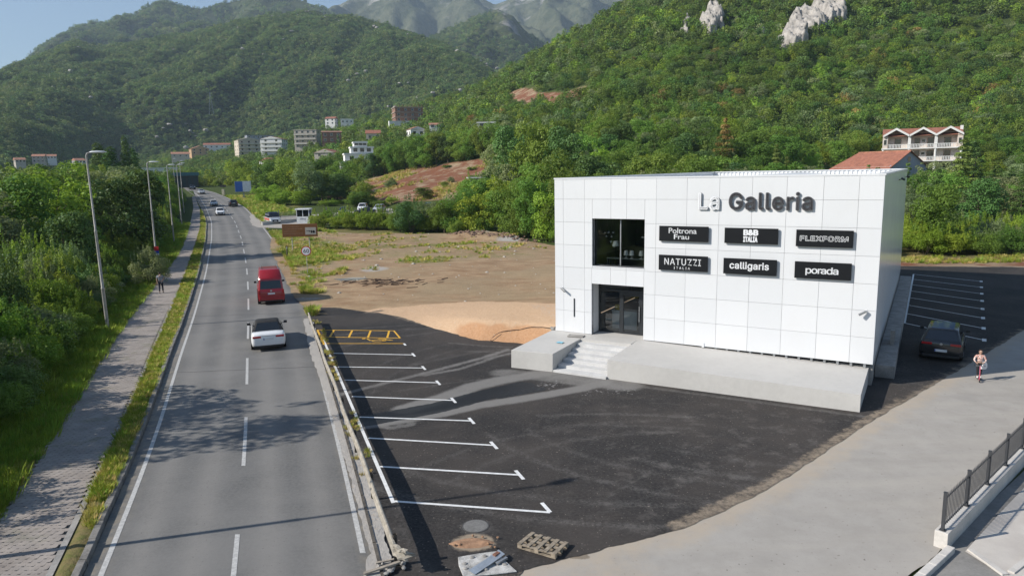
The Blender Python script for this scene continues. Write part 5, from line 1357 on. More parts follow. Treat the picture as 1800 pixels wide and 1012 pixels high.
# showroom furniture seen through the glass
def table_lamp(x, y, z, label):
    o = on_building(thing('table_lamp', label, 'lamp', group='table lamps behind the upper window'), (x, y, z))
    MB().lathe([(.09, 0), (.09, .02), (.015, .03), (.015, .18)], 12).build('base', M_INTW, o, True)
    MB().lathe([(.13, .16), (.09, .40), (.085, .40), (.12, .16)], 14).build('shade', M_SHADE, o, True)
for x, l in ((3.72, 'white table lamp left of the three on the upstairs console'), (4.02, 'white table lamp in the middle of the three upstairs'), (4.52, 'white table lamp at the right of the three upstairs')):
    table_lamp(x, .62, 4.98, l)
o = on_building(thing('console_table', 'low dark console table behind the upper window', 'table'), (3.6, .65, 4.5))
MB().box(-.9, 1.2, -.18, .25, .44, .48).build('table_top', M('smoked_top', (.20, .22, .22), .15, .05), o)
for x in (-.85, 1.15):
    for yv in (-.13, .2): MB().box(x - .02, x + .02, yv - .02, yv + .02, 0, .44).build('leg', M_FRAME, o)
o = on_building(thing('floor_lamp', 'standing lamp with wide white cone shade behind the upper window', 'lamp'), (3.10, .75, 4.5))
MB().lathe([(.14, 0), (.14, .02), (.012, .03), (.012, 1.1)], 12).build('stand', M_FRAME, o, True); MB().lathe([(.19, 1.08), (.11, 1.33), (.10, 1.33), (.18, 1.08)], 16).build('shade', M_SHADE, o, True)
o = on_building(thing('pendant_cluster', 'cluster of small globe pendants behind the upper window', 'lamp'), (2.6, .8, 7.55))
for k, (dx, dz, r) in enumerate(((-.12, -1.32, .05), (.06, -1.30, .06), (.30, -1.30, .055), (-.10, -1.52, .05), (.17, -1.53, .05), (.12, -1.80, .07), (.27, -2.02, .095))):
    MB().tube([(dx, k * .05, 0), (dx, k * .05, dz)], .004, 4).build('cord', M_FRAME, o)
    bm = bmesh.new(); bmesh.ops.create_icosphere(bm, subdivisions=2, radius=r); m_ = bpy.data.meshes.new('globe'); bm.to_mesh(m_); bm.free(); m_.shade_smooth(); m_.materials.append(M_SHADE); g_ = link('globe', m_, o); g_.location = (dx, k * .05, dz)
o = on_building(thing('disc_pendant', 'flat white disc pendant at the right of the upper window', 'lamp'), (4.7, .8, 6.05))
MB().lathe([(.0, .03), (.24, .02), (.25, 0), (.0, -.01)], 16).build('disc', M_SHADE, o, True); MB().tube([(0, 0, .03), (0, 0, 1.5)], .005, 4).build('cord', M_FRAME, o)
o = on_building(thing('reception_desk', 'pale counter just inside the glass entrance', 'desk'), (2.45, 1.9, .985))
MB().box(0, 1.4, 0, .5, 0, .95).build('body', M_INTW, o); MB().box(-.04, 1.44, -.04, .54, .952, 1.0).build('top', M_INTW, o)
o = on_building(thing('yellow_box', 'small yellow box on the counter inside the entrance', 'box'), (2.7, 2.1, 1.985)); MB().box(-.12, .12, -.1, .1, 0, .28).build('carton', M('yellow_card', (.62, .45, .08), .7), o); MB().box(-.125, .125, -.105, .105, .2, .29).build('lid', M('yellow_lid', (.7, .55, .16), .7), o)
o = on_building(thing('armchair', 'dark armchair inside the entrance', 'chair'), (4.1, 2.4, .985))
MB().box(-.4, .4, -.4, .4, .2, .42).build('seat', M_FRAME, o, bevel=.03); MB().box(-.4, .4, .28, .42, .43, .9).build('backrest', M_FRAME, o, bevel=.03)
for x in (-.47, .41): MB().box(x, x + .06, -.4, .4, .2, .62).build('armrest', M_FRAME, o, bevel=.02)
for x in (-.36, .36):
    for yv in (-.36, .36): MB().tube([(x, yv, 0), (x, yv, .2)], .02, 6).build('leg', M_STEEL, o)
# odds and ends on the terrace
o = on_building(thing('blue_sheet', 'small crumpled light-blue plastic sheet on the left concrete block', 'sheet'), (1.35, -2.2, .945))
V = [(x * .34, y * .28, .05 * vnoise(x * 5 + 3, y * 5, 7)) for y in np.linspace(-.5, .5, 6) for x in np.linspace(-.5, .5, 6)]
V = [(float(a), float(b), float(c)) for a, b, c in V]
MB().add(V, [(r * 6 + c, r * 6 + c + 1, r * 6 + c + 7, r * 6 + c + 6) for r in range(5) for c in range(5)]).build('film', M('light_blue_plastic', (.25, .55, .68), .5), o)
o = on_building(thing('loose_board', 'flat grey board lying at the top of the entrance steps', 'board'), (1.55, -.75, .985)); o.rotation_euler.z += .15
MB().box(-.42, .42, -.22, .22, .0, .05).build('plank', M_CONC2, o, bevel=.006); MB().box(-.40, -.34, -.2, .2, .05, .06).build('batten', M_CONC2, o)
o = on_building(thing('rubble', 'dark rubble heap at the left foot of the facade', 'rubble'), (-.25, .35, .95))
for k in range(9):
    c = link('stone', rock_mesh('stone', 300 + k, .10, .08, .07, M_CONC2, 2), o); c.location = (random.uniform(-.35, .3), random.uniform(-.25, .25), .03)
# ================================================================ vehicles
M_TYRE = M('tyre_rubber', (.014, .014, .014), .85, .1)
M_RIM = M('alloy_rim', (.42, .43, .45), .3, .05, metal=.8)
M_CGLASS = M('tinted_car_glass', (.012, .015, .018), .06, 0, spec=.8)
M_TRIM = M('black_trim', (.014, .014, .015), .55, .05)
M_RED = M('red_tail_lens', (.42, .012, .014), .15, .05)
M_LAMP = M('headlight_lens', (.65, .68, .72), .1, .03)
M_PLATE = M('number_plate', (.70, .71, .72), .5, .05)
M_PLATEB = M('plate_blue_band', (.02, .05, .30), .5, 0)
def paint(name, col, rough=.28): return M(name, col, rough, .03, 1., coat=.5)
def body_loft(st, W, crown=.02):
    loops = []
    for (y, ws, zb, zt) in st:
        w = W / 2 * ws; h = zt - zb
        half = [(w * .80, zb), (w * .95, zb + .05), (w * .995, zb + h * .30), (w, zb + h * .55), (w * .975, zb + h * .80), (w * .93, zt - .03), (w * .86, zt), (w * .45, zt + crown)]
        loops.append([(x, y, z) for x, z in half] + [(-x, y, z) for x, z in reversed(half)])
    return MB().loft(loops)
def cab_loft(z0, z1, y0, y1, y0t, y1t, wb, wt, ch=.10, cap=.05):
    def oct_(ya, yb, w, z, c):
        return [(-w + c, ya, z), (w - c, ya, z), (w, ya + c, z), (w, yb - c, z), (w - c, yb, z), (-w + c, yb, z), (-w, yb - c, z), (-w, ya + c, z)]
    e = .35
    return MB().loft([oct_(y0, y1, wb, z0, ch), oct_(y0t, y1t, wt, z1 - cap, ch), oct_(y0t + cap * 1.2, y1t - cap * 1.2, wt - cap * .9, z1 - .012, ch), oct_(y0t + .35, y1t - .35, wt - .3, z1, ch)])
def lerp(a, b, t): return a + (b - a) * t
def glass_quad(o, name, p00, p10, p11, p01, mat, out):
    """quad pane 5 mm proud with a little thickness"""
    ps = [Vector(p) for p in (p00, p10, p11, p01)]; n = Vector(out).normalized()
    mb = MB(); a = [p + n * .007 for p in ps]; b = [p - n * .01 for p in ps]
    mb.add(a + b, [(0, 1, 2, 3), (7, 6, 5, 4), (0, 4, 5, 1), (1, 5, 6, 2), (2, 6, 7, 3), (3, 7, 4, 0)])
    return mb.build(name, mat, o)
def wheel(o, x, y, r, side, w=.21):
    wh = thing('wheel', None, None, (x, y, r)); wh.parent = o
    MB().lathe([(r * .62, -w / 2), (r * .93, -w / 2), (r, -w / 2 + .04), (r, w / 2 - .04), (r * .93, w / 2), (r * .62, w / 2)], 20, axis='x').build('tyre', M_TYRE, wh, True)
    m = MB(); m.lathe([(r * .63, -.02 + side * .06), (r * .60, side * .085), (r * .12, side * .07)] if side > 0 else [(r * .12, side * .07), (r * .60, side * .085), (r * .63, .02 + side * .06)], 20, axis='x')
    for k in range(5):
        a = k * 2 * pi / 5; m.beam((side * .09, cos(a) * r * .1, sin(a) * r * .1), (side * .088, cos(a) * r * .58, sin(a) * r * .58), r * .18, .03)
    m.build('rim', M_RIM, wh)
def car(name, label, x, y, heading, spec, group=None, z=None):
    """heading: direction the nose points, as an angle from +Y (counter-clockwise)"""
    S = dict(L=4.4, W=1.79, H=1.42, belt=.92, hood=.90, deck=.98, wb=2.6, r=.315, paint=None, roof=None, cab=(-1.55, .95, -1.15, .25), wt=.60, clear=.20, estate=False, rear_lamp='wide', plate=True, grille=True)
    S.update(spec); o = thing(name, label, S.get('cat', 'car'), (x, y, float(prof(y)) + .012 if z is None else z), heading, group)
    L, W, belt = S['L'], S['W'], S['belt']; yr, yf = -L / 2, L / 2; P = S['paint']; zb = S['clear']
    c0, c1, c2, c3 = S['cab']                       # belt rear, belt front, roof rear, roof front
    st = [(yr, .80, zb + .16, S['deck'] - .20), (yr + .03, .90, zb + .10, S['deck'] - .10), (yr + .12, .965, zb + .05, S['deck'] - .02), (yr + .45, 1., zb, S['deck']), (c0, 1., zb, belt + .01),
          (c1, 1., zb, belt + .02), (c1 + .25, .995, zb, lerp(belt, S['hood'], .4)), (yf - .55, .97, zb, S['hood'] - .04), (yf - .20, .92, zb + .03, S['hood'] - .14), (yf - .05, .84, zb + .07, S['hood'] - .24), (yf, .74, zb + .13, S['hood'] - .32)]
    st = sorted(st, key=lambda s: s[0])
    bd = body_loft(st, W).build('body', P, o, radians(50))
    wbm = W / 2 * .93
    rf = cab_loft(belt - .02, S['H'], c0, c1, c2, c3, wbm, S['wt'] * W / 1.8, .09).build('roof', S['roof'] or P, o, radians(35))
    wt = S['wt'] * W / 1.8; zt = S['H'] - .05; z0 = belt - .02
    def fr(y_b, y_t, w_b, w_t, f): return lerp(y_b, y_t, f), lerp(w_b, w_t, f), lerp(z0, zt, f)
    lo, hi = .10, .93
    for nm, yb_, yt_, sg in (('rear_window', c0, c2, -1), ('windscreen', c1, c3, 1)):
        if nm == 'rear_window' and S.get('panel_rear'): lo2, hi2 = .12, .85
        else: lo2, hi2 = lo, hi
        (ya, wa, za), (yb2, wb2, zb2) = fr(yb_, yt_, wbm, wt, lo2), fr(yb_, yt_, wbm, wt, hi2); k = .85
        glass_quad(o, nm, (-wa * k, ya, za), (wa * k, ya, za), (wb2 * k, yb2, zb2), (-wb2 * k, yb2, zb2), M_CGLASS, (0, sg * (zt - z0), (yb_ - yt_) * sg * 1.0 if sg < 0 else (yb_ - yt_)))
    nside = S.get('sides', 2)
    for sg in (-1, 1):
        ya0, yb0 = c0 + .14, c1 - .12; ya1, yb1 = c2 + .10, c3 - .06
        for k in range(nside):
            f0, f1 = k / nside + .015, (k + 1) / nside - .015
            if S.get('van_sides') and k == 0: continue
            pts = []
            for f, v in ((f0, lo), (f1, lo), (f1, hi), (f0, hi)):
                yy_ = lerp(lerp(ya0, yb0, f), lerp(ya1, yb1, f), v); ww = lerp(wbm, wt, v); zz = lerp(z0, zt, v); pts.append((sg * ww, yy_, zz))
            if sg < 0: pts = [pts[1], pts[0], pts[3], pts[2]]
            glass_quad(o, 'side_window', *pts, M_CGLASS, (sg * (zt - z0), 0, (wbm - wt)))
    r = S['r']; wy = S['wb'] / 2
    for yy_ in (-wy + S.get('woff', 0), wy + S.get('woff', 0)):
        for sg in (-1, 1):
            m = MB().lathe([(r * 1.16, -.02), (r * 1.16, .0), (r * .5, .005)], 22, (0, 0, 0), 'x').build('wheel_arch', M_TRIM, o); m.location = (sg * (W / 2 - .012) if sg > 0 else -(W / 2 - .0) - .006, yy_, r)
            wheel(o, sg * (W / 2 - .095), yy_, r, sg)
    # lamps, plates, bumpers, mirrors
    zl = S.get('ztail', S['deck'] - .22); hw = W / 2
    for sg in (-1, 1):
        if S['rear_lamp'] == 'wide': MB().box(min(sg * hw * .42, sg * hw * .90), max(sg * hw * .42, sg * hw * .90), yr - .012 + .0, yr + .12, zl - .05, zl + .055).build('tail_light', M_RED, o, bevel=.01)
        else: MB().box(min(sg * hw * .80, sg * hw * .965), max(sg * hw * .80, sg * hw * .965), yr - .012, yr + .12, zl - .12, zl + .14).build('tail_light', M_RED, o, bevel=.01)
        zh = S['hood'] - .22
        MB().box(min(sg * hw * .48, sg * hw * .86), max(sg * hw * .48, sg * hw * .86), yf - .16, yf - .02, zh - .07, zh + .06).build('headlight', M_LAMP, o, bevel=.015)
        mi = MB().box(min(sg * (hw + .02), sg * (hw + .20)), max(sg * (hw + .02), sg * (hw + .20)), c1 - .42, c1 - .32, belt + .01, belt + .15); mi.box(min(sg * (hw - .06), sg * (hw + .03)), max(sg * (hw - .06), sg * (hw + .03)), c1 - .39, c1 - .35, belt + .02, belt + .06)
        mi.build('mirror', S.get('mirror', M_TRIM), o, bevel=.012)
    if S['plate']:
        zp = S.get('zplate', zl - .04)
        pl = MB().box(-.26, .26, yr - .024, yr + .02, zp - .06, zp + .06).build('number_plate', M_PLATE, o); MB().box(-.258, -.215, yr - .028, yr - .022, zp - .055, zp + .055).build('blue_band', M_PLATEB, pl)
        pl = MB().box(-.26, .26, yf - .02, yf + .018, zb + .22, zb + .33).build('number_plate', M_PLATE, o); MB().box(-.258, -.215, yf + .014, yf + .022, zb + .225, zb + .325).build('blue_band', M_PLATEB, pl)
    MB().box(-hw * .86, hw * .86, yr + .0, yr + .25, zb + .0, zb + .13).build('rear_valance', M_TRIM, o, bevel=.02)
    MB().box(-hw * .55, hw * .55, yf - .10, yf + .006, zb + .12, S['hood'] - .30).build('grille', M_TRIM, o, bevel=.02)
    return o
HD = lambda y: math.atan2(-(float(xc(y + 1)) - float(xc(y - 1))), 2.)
P_WHITE, P_RED, P_BLACK, P_SILVER, P_BLUE, P_DARK = paint('white_car_paint', (.78, .79, .80)), paint('red_car_paint', (.30, .010, .016)), paint('black_car_paint', (.012, .012, .014), .2), paint('silver_car_paint', (.46, .48, .50)), paint('navy_car_paint', (.02, .035, .10), .2), paint('dark_bronze_car_paint', (.022, .022, .023), .22)
M_SOFT = M('black_soft_top', (.016, .016, .017), .85, .15, 6)
a = car('convertible_car', 'white convertible with black soft top driving away in the near lane', -14.05, 39.35, HD(39.3), dict(paint=P_WHITE, roof=M_SOFT, L=4.42, W=1.80, H=1.39, deck=.99, belt=.93, hood=.88, cab=(-1.42, 1.05, -.72, .25), wt=.60, zplate=.68, ztail=.80))
MB().box(-.5, .5, -2.216, -2.19, .84, .865).build('chrome_strip', M_RIM, a)
v = car('camper_van', 'red van with raised roof driving away behind the white convertible', -18.75, 53.75, HD(53.7), dict(cat='van', paint=P_RED, L=4.9, W=1.90, H=1.95, deck=1.14, belt=1.12, hood=1.05, cab=(-2.38, 2.05, -2.22, 1.15), wt=.76, wb=3.0, r=.33, rear_lamp='tall', ztail=.98, zplate=.84, sides=3, clear=.24, panel_rear=True))
def hi_oct(ya, yb, w, z, c=.12): return [(-w + c, ya, z), (w - c, ya, z), (w, ya + c, z), (w, yb - c, z), (w - c, yb, z), (-w + c, yb, z), (-w, yb - c, z), (-w, ya + c, z)]
MB().loft([hi_oct(-2.24, 1.25, .83, 1.90), hi_oct(-2.18, 1.05, .82, 2.0), hi_oct(-1.75, .55, .72, 2.50), hi_oct(-1.6, .40, .64, 2.56), hi_oct(-1.3, .2, .4, 2.57)]).build('raised_roof', P_RED, v, radians(35))
for sg in (-1, 1):
    MB().tube([(sg * .60, -1.5, 2.56), (sg * .60, -1.5, 2.64), (sg * .60, .25, 2.64), (sg * .60, .25, 2.56)], .022, 6).build('roof_rail', M_RIM, v)
MB().lathe([(.0, -.02), (.075, -.015), (.075, .0), (.0, .0)], 16, (0, -2.455, 1.05), 'y').build('badge', M_RIM, v)
MB().box(-.86, .86, -2.475, -2.40, .34, .56).build('rear_bumper', P_RED, v, bevel=.03)
HATCH = dict(L=4.28, W=1.80, H=1.54, deck=1.05, belt=.97, hood=.94, cab=(-2.02, 1.05, -1.76, .35), wt=.64, zplate=.55, ztail=.86)
d = car('hatchback_car', 'dark hatchback parked in the shade beside the showroom', 21.75, 34.5, -.60, dict(HATCH, paint=P_DARK), z=.015)
MB().box(-.46, .46, -1.5, .2, 1.535, 1.546).build('sunroof', M('roof_glass_painted_sky', (.06, .12, .34), .04, 0, spec=.9), d)  # blue base colour stands in for sky reflected in the roof glass
MB().lathe([(.0, -.012), (.06, -.01), (.06, .0), (.0, .0)], 14, (0, -2.14, .86), 'y').build('badge', M_RIM, d)
SEDAN = dict(L=4.5, W=1.78, H=1.45, deck=1.02, belt=.93, hood=.90, cab=(-1.65, 1.05, -1.05, .25), wt=.62)
SUV = dict(L=4.5, W=1.86, H=1.66, deck=1.14, belt=1.05, hood=1.0, cab=(-2.1, 1.15, -1.8, .5), wt=.62, r=.36, wb=2.65, clear=.26, rear_lamp='tall')
def onroad(px_x, y, s): return float(xl(y)) + (float(xr(y)) - float(xl(y))) * s
car('saloon_car', 'white car coming towards the camera on the far road', onroad(0, 152, .27), 152, HD(152) + pi, dict(HATCH, paint=P_WHITE))
car('saloon_car', 'silver car coming behind the white one on the far road', onroad(0, 178, .25), 178, HD(178) + pi, dict(SEDAN, paint=P_SILVER))
car('off_road_car', 'black car driving away on the far road near the billboard', onroad(0, 175, .76), 175, HD(175), dict(SUV, paint=P_BLACK))
car('saloon_car', 'farthest silver car coming round the road bend', onroad(0, 221, .26), 221, HD(221) + pi, dict(SEDAN, paint=P_SILVER))
car('hatchback_car', 'dark car half hidden below the teal building', onroad(0, 243, .25), 243, HD(243) + pi, dict(HATCH, paint=P_BLACK))
v = car('ambulance_van', 'white and orange van with dark roof leaving the yard entrance', -44.3, 131.0, HD(131) + pi + .12, dict(cat='van', paint=P_WHITE, roof=P_BLACK, L=5.0, W=1.95, H=2.0, deck=1.15, belt=1.15, hood=1.08, cab=(-2.4, 2.0, -2.3, 1.2), wt=.75, wb=3.1, r=.34, sides=3, clear=.24, rear_lamp='tall'))
M_ORANGE = paint('orange_red_stripe', (.62, .07, .02))
for sg in (-1, 1): MB().box(sg * .975 - .012, sg * .975 + .012, -2.2, 1.9, .62, 1.02).build('side_stripe', M_ORANGE, v)
MB().box(-.72, .72, 1.85, 2.26, 1.075, 1.10).build('bonnet_stripe', M_ORANGE, v); MB().box(-.75, .75, .5, .75, 2.0, 2.10).build('light_bar', M('blue_beacon', (.03, .06, .25), .3), v, bevel=.02)
PK = 'cars parked in the yard'
car('off_road_car', 'dark blue car parked first beyond the booth', -34.5, 146.2, pi + .1, dict(SUV, paint=P_BLUE), PK)
car('estate_car', 'white car parked second beyond the booth', -32.6, 155.6, pi + .05, dict(SUV, paint=P_WHITE, H=1.72), PK)
car('hatchback_car', 'dark low car parked crosswise in front of the white one', -30.4, 147.0, pi / 2 + .15, dict(SEDAN, paint=P_BLACK), PK)
car('saloon_car', 'silver car parked right of the dark crosswise one', -28.3, 152.2, pi - .1, dict(SUV, paint=P_SILVER), PK)
car('saloon_car', 'white car parked behind the bushes right of the big dark bush', -14.6, 150.0, pi / 2 + .1, dict(SEDAN, paint=P_WHITE, H=1.7), PK)
car('hatchback_car', 'blue car parked behind the white one at the foot of the slope', -18.2, 156.5, pi, dict(HATCH, paint=paint('mid_blue_car_paint', (.06, .12, .25))), PK)
# ================================================================ street lamps
M_GALV = M('weathered_steel_pole', (.40, .38, .35), .65, .22, 2., metal=.2)
M_RUST = M('rusty_steel', (.16, .085, .05), .85, .3, 6)
def street_lamp(x, y, label, tilt=0.):
    z = float(H(x, y)); o = thing('street_lamp', label, 'street lamp', (x, y, z), 0, 'street lamps along the footpath')
    hd = math.atan2(-(float(xpl(y + 1)) - float(xpl(y - 1))), 2.); o.rotation_euler = (0, tilt, hd)
    MB().lathe([(.16, 0), (.16, .03), (.11, .05)], 14).build('base_plate', M_RUST, o)
    MB().lathe([(.105, .03), (.10, 2.6), (.11, 2.62), (.11, 2.70), (.085, 2.74), (.078, 6.2), (.085, 6.22), (.085, 6.28), (.06, 6.32), (.052, 10.9)], 12).build('pole', M_GALV, o, True)
    MB().tube([(0, 0, 10.85), (.05, 0, 10.98), (.18, 0, 11.04), (.35, 0, 11.06)], [.05, .045, .04, .035], 8).build('arm', M_GALV, o, True)
    m = MB(); loops = []
    for t, w, h in ((.20, .04, .05), (.30, .13, .09), (.6, .17, .10), (.95, .15, .08), (1.12, .06, .03)):
        loops.append([(t, w * cos(a), 11.05 + (h * sin(a) if sin(a) > 0 else .35 * h * sin(a))) for a in np.linspace(0, 2 * pi, 13)[:-1]])
    m.loft(loops); hd_ = m.build('lamp_head', M('lamp_housing', (.52, .54, .55), .5, .08), o, True)
    MB().box(.42, .98, -.10, .10, 11.005, 11.02).build('lens', M('lamp_lens', (.7, .72, .70), .2, .02), hd_)
    return o
LP = [(-15.0, 15.7), (-25.69, 43.6), (-35.9, 70.6), (-48.2, 100.2), (-60.6, 129.6), (-73.6, 159.0), (-86.8, 187.5), (-101, 214)]
LN = ['street lamp just outside the left edge, its shadow crossing the road', 'nearest street lamp in view, left of the footpath', 'second street lamp with a small red, blue and white sign', 'third street lamp along the footpath', 'fourth street lamp along the footpath', 'fifth street lamp, half hidden by trees', 'sixth street lamp, near the teal building', 'farthest street lamp by the road bend']
lamps = [street_lamp(x, y, l, t) for (x, y), l, t in zip(LP, LN, (0, radians(-.6), 0, 0, 0, 0, 0, 0))]
zz = float(H(-35.9, 70.6))
o = thing('pole_sign', 'small red, blue and white sign strapped to the second street lamp', 'sign', (-35.72, 70.42, zz + 1.75), .1)
MB().box(-.22, .22, -.02, 0, .52, .95).build('red_panel', M('sign_red', (.5, .02, .02), .5), o); MB().box(-.22, .22, -.02, 0, .26, .52).build('blue_panel', M('sign_blue', (.02, .07, .4), .5), o); MB().box(-.22, .22, -.02, 0, -.05, .258).build('white_panel', M_PLATE, o)
MB().box(-.05, .05, .0, .06, .0, .9).build('strap', M_GALV, o)

# ================================================================ guard rail
M_RAIL = M('dusty_galvanised_rail', (.37, .335, .28), .75, .22, 2.5, metal=.15)
gr = thing('guard_rail', 'dusty steel guard rail with crumpled near end between road and parking lot', 'guard rail')
A, B = Vector((-2.86, 15.55)), Vector((-12.95, 44.0)); gd = (B - A).normalized(); gn = Vector((-gd.y, gd.x)) * 1.0   # gn points towards the road
W_PROF = [(.02, .52), (.045, .55), (.045, .60), (-.04, .645), (-.04, .70), (.045, .745), (.045, .80), (.02, .83)]
def rail_sec(p, bend=0., dz=0., sq=1., th=.0):
    out = []
    for a, z in W_PROF: q_ = p + gn * (a * sq + bend + .085); out.append((q_.x, q_.y, z + dz))
    back = []
    for a, z in reversed(W_PROF): q_ = p + gn * (a * sq + bend + .085 - .035); back.append((q_.x, q_.y, z + dz))
    return out + back
n = 26; Lg = (B - A).length; nseg = 7
for s in range(nseg):
    secs = []
    for k in range(6):
        t = (s + k / 5.) / nseg; p = A + gd * (t * Lg); d = t * Lg
        secs.append(rail_sec(p, .02 * sin(d * .8), .012 * sin(d * .55) - (.06 * sstep(1.2, 0, d) if s == 0 else 0) + .002 * (s % 2), 1.))
    MB().loft(secs).build('rail_beam', M_RAIL, gr, True)
cr = MB(); q_ = A - gd * .02
secs = []
for k in range(8):
    t = k / 7.; p = A - gd * (t * .42); secs.append([(x + random.uniform(-.03, .03) * t, y + random.uniform(-.03, .03) * t, z) for x, y, z in rail_sec(p, -.30 * t * t, -.10 * t - .05 + .03 * sin(k * 2.2), 1 + 1.2 * t)])
cr.loft(secs).build('crumpled_end', M_RAIL, gr)
M_POST = M('rail_post', (.11, .09, .07), .8, .3, 4, metal=.2)
pm_ = MB().box(-.05, .05, -.03, -.022, -.3, .78).box(-.05, -.042, -.022, .05, -.3, .78).box(.042, .05, -.022, .05, -.3, .78).mesh('post', M_POST)
for k in range(9):
    p = A + gd * (.15 + k * (Lg - .3) / 8); c = link('post', pm_, gr); c.location = (p.x, p.y, .05); c.rotation_euler = (0, 0, math.atan2(gd.y, gd.x))
    sp = p + gn * .045; c2 = MB().box(-.06, .06, -.035, .035, .58, .78).build('spacer', M_POST, gr); c2.location = (sp.x, sp.y, 0); c2.rotation_euler = (0, 0, math.atan2(gd.y, gd.x))
o = thing('debris_heap', 'stones and broken timber lying at the near end of the guard rail', 'debris', (-3.05, 15.55, .06))
for k in range(10):
    c = link('stone', rock_mesh('stone', 400 + k, random.uniform(.03, .08), random.uniform(.03, .08), random.uniform(.03, .05), M_CONC2, 2), o); c.location = (random.uniform(-.35, .35), random.uniform(-.35, .4), .02)
MB().beam((-.55, -.35, .05), (.25, .02, .12), .09, .04).build('plank', M('grey_timber', (.33, .29, .24), .9, .25, 5), o)
MB().beam((-.35, .1, .05), (.1, .25, .06), .06, .03).build('plank', M('grey_timber', (.33, .29, .24)), o)

# ================================================================ things lying on the lot
M_WOOD = M('weathered_pallet_wood', (.29, .24, .18), .9, .35, 7, bump=.4, bscale=40)
p = thing('wooden_pallet', 'weathered wooden pallet lying on the asphalt near the manhole', 'pallet', (.66, 16.38, .02), -.50)
for k, y in enumerate(np.linspace(-.54, .54, 5)): MB().box(-.40, .40, y - .06, y + .06, .122, .144).build('deck_board', M_WOOD, p, bevel=.003).rotation_euler = (0, 0, random.uniform(-.015, .015))
for x in (-.34, 0, .34):
    MB().box(x - .05, x + .05, -.6, .6, .098, .120).build('stringer', M_WOOD, p); MB().box(x - .05, x + .05, -.6, .6, .0, .022).build('bottom_board', M_WOOD, p)
    for y in (-.53, 0, .53): MB().box(x - .049, x + .049, y - .07, y + .07, .024, .096).build('block', M_WOOD, p)
p.rotation_euler = (0, radians(2), 1.02); p.scale = (.9, .9, .9)
m = thing('manhole_cover', 'round grey manhole cover in the asphalt', 'manhole', (-1.09, 17.54, .012))
M_IRON = M('cast_iron', (.20, .195, .185), .75, .15, 8)
mb = MB().lathe([(.36, 0), (.36, .010), (.335, .010), (.335, .006)], 32); mb.build('frame', M('dark_iron_rim', (.09, .088, .085), .8), m)
mb = MB().lathe([(.0, .0), (.328, .0), (.328, .012), (.0, .012)], 32)
for rr in (.08, .15, .22, .29):
    for k in range(int(rr * 90)):
        a = 2 * pi * k / int(rr * 90); mb.box(rr * cos(a) - .014, rr * cos(a) + .014, rr * sin(a) - .014, rr * sin(a) + .014, .012, .019)
mb.build('lid', M_IRON, m)
slab = MB(); pts = [(-1.45, 15.98), (-.98, 16.12), (-.52, 16.22), (-.27, 15.75), (.0, 15.3), (-.5, 15.2), (-1.26, 15.12), (-1.40, 15.6)]
c0 = Vector((-.72, 15.66)); o = thing('concrete_patch', 'rough white concrete patch on the asphalt in front of the pallet', 'concrete patch', (c0.x, c0.y, .012)); MB().prism([(a - c0.x, b - c0.y) for a, b in pts], 0, .03).build('slab', M('splashed_concrete', (.45, .44, .42), .9, .35, 3.5, bump=.6, bscale=14), o, bevel=.012)
for k in range(7):
    c = link('lump', rock_mesh('lump', 450 + k, .06, .05, .03, M_CONC2, 2), o); c.location = (random.uniform(-.55, .5), random.uniform(-.35, .35), .035)
o = thing('metal_sheet', 'bent galvanised metal sheet lying on the concrete patch', 'metal sheet', (-.68, 15.62, .06), .78)
MB().add([(-.55, -.11, .0), (.0, -.12, .06), (.45, -.10, .10), (.45, .12, .13), (.0, .10, .08), (-.55, .12, .02)], [(0, 1, 4, 5), (1, 2, 3, 4)]).build('sheet', M('galvanised_sheet', (.48, .52, .56), .4, .12, 5, metal=.6), o)
MB().box(.1, .45, -.2, -.12, .0, .05).build('flange', M_STEEL, o)
o = thing('brick_piece', 'broken reddish brick on the metal sheet', 'brick', (-.50, 15.86, .13), .9); MB().box(-.09, .09, -.05, .05, 0, .06).build('block', M('brick_clay', (.25, .12, .08), .9, .2, 8), o, bevel=.008); MB().box(-.05, .05, -.02, .02, .058, .062).build('frog', M('brick_clay_dark', (.17, .08, .055), .9), o)
mo = thing('soil_heap', 'low heap of orange soil beside the manhole', 'soil', (-1.15, 16.66, 0))
gx, gy = np.meshgrid(np.linspace(-1, 1, 30), np.linspace(-1, 1, 24)); rr = np.hypot(gx, gy); zz_ = np.maximum(-.03, .075 * (1 - rr ** 1.3 + .9 * fbm(gx * 2.2, gy * 2.2, 3, 6))) + .03 * fbm(gx * 7, gy * 7, 4, 6); zz_ = np.where(rr > .93, -.04, zz_ - .012 - .05 * sstep(.6, .93, rr))
I = np.arange(720).reshape(24, 30); F = np.stack([I[:-1, :-1], I[:-1, 1:], I[1:, 1:], I[1:, :-1]], -1).reshape(-1, 4)
link('mound', raw_mesh('mound', np.stack([(gx * .78).ravel(), (gy * .36).ravel(), zz_.ravel()], 1), F, M('orange_soil', (.34, .20, .12), .95, .25, 6, bump=.8, bscale=40), None, True), mo)
for k in range(8):
    c = link('clod', rock_mesh('clod', 470 + k, .035, .03, .025, M('orange_soil', (.36, .185, .095)), 2), mo); c.location = (random.uniform(-.6, .7), random.uniform(-.3, .3), .06)
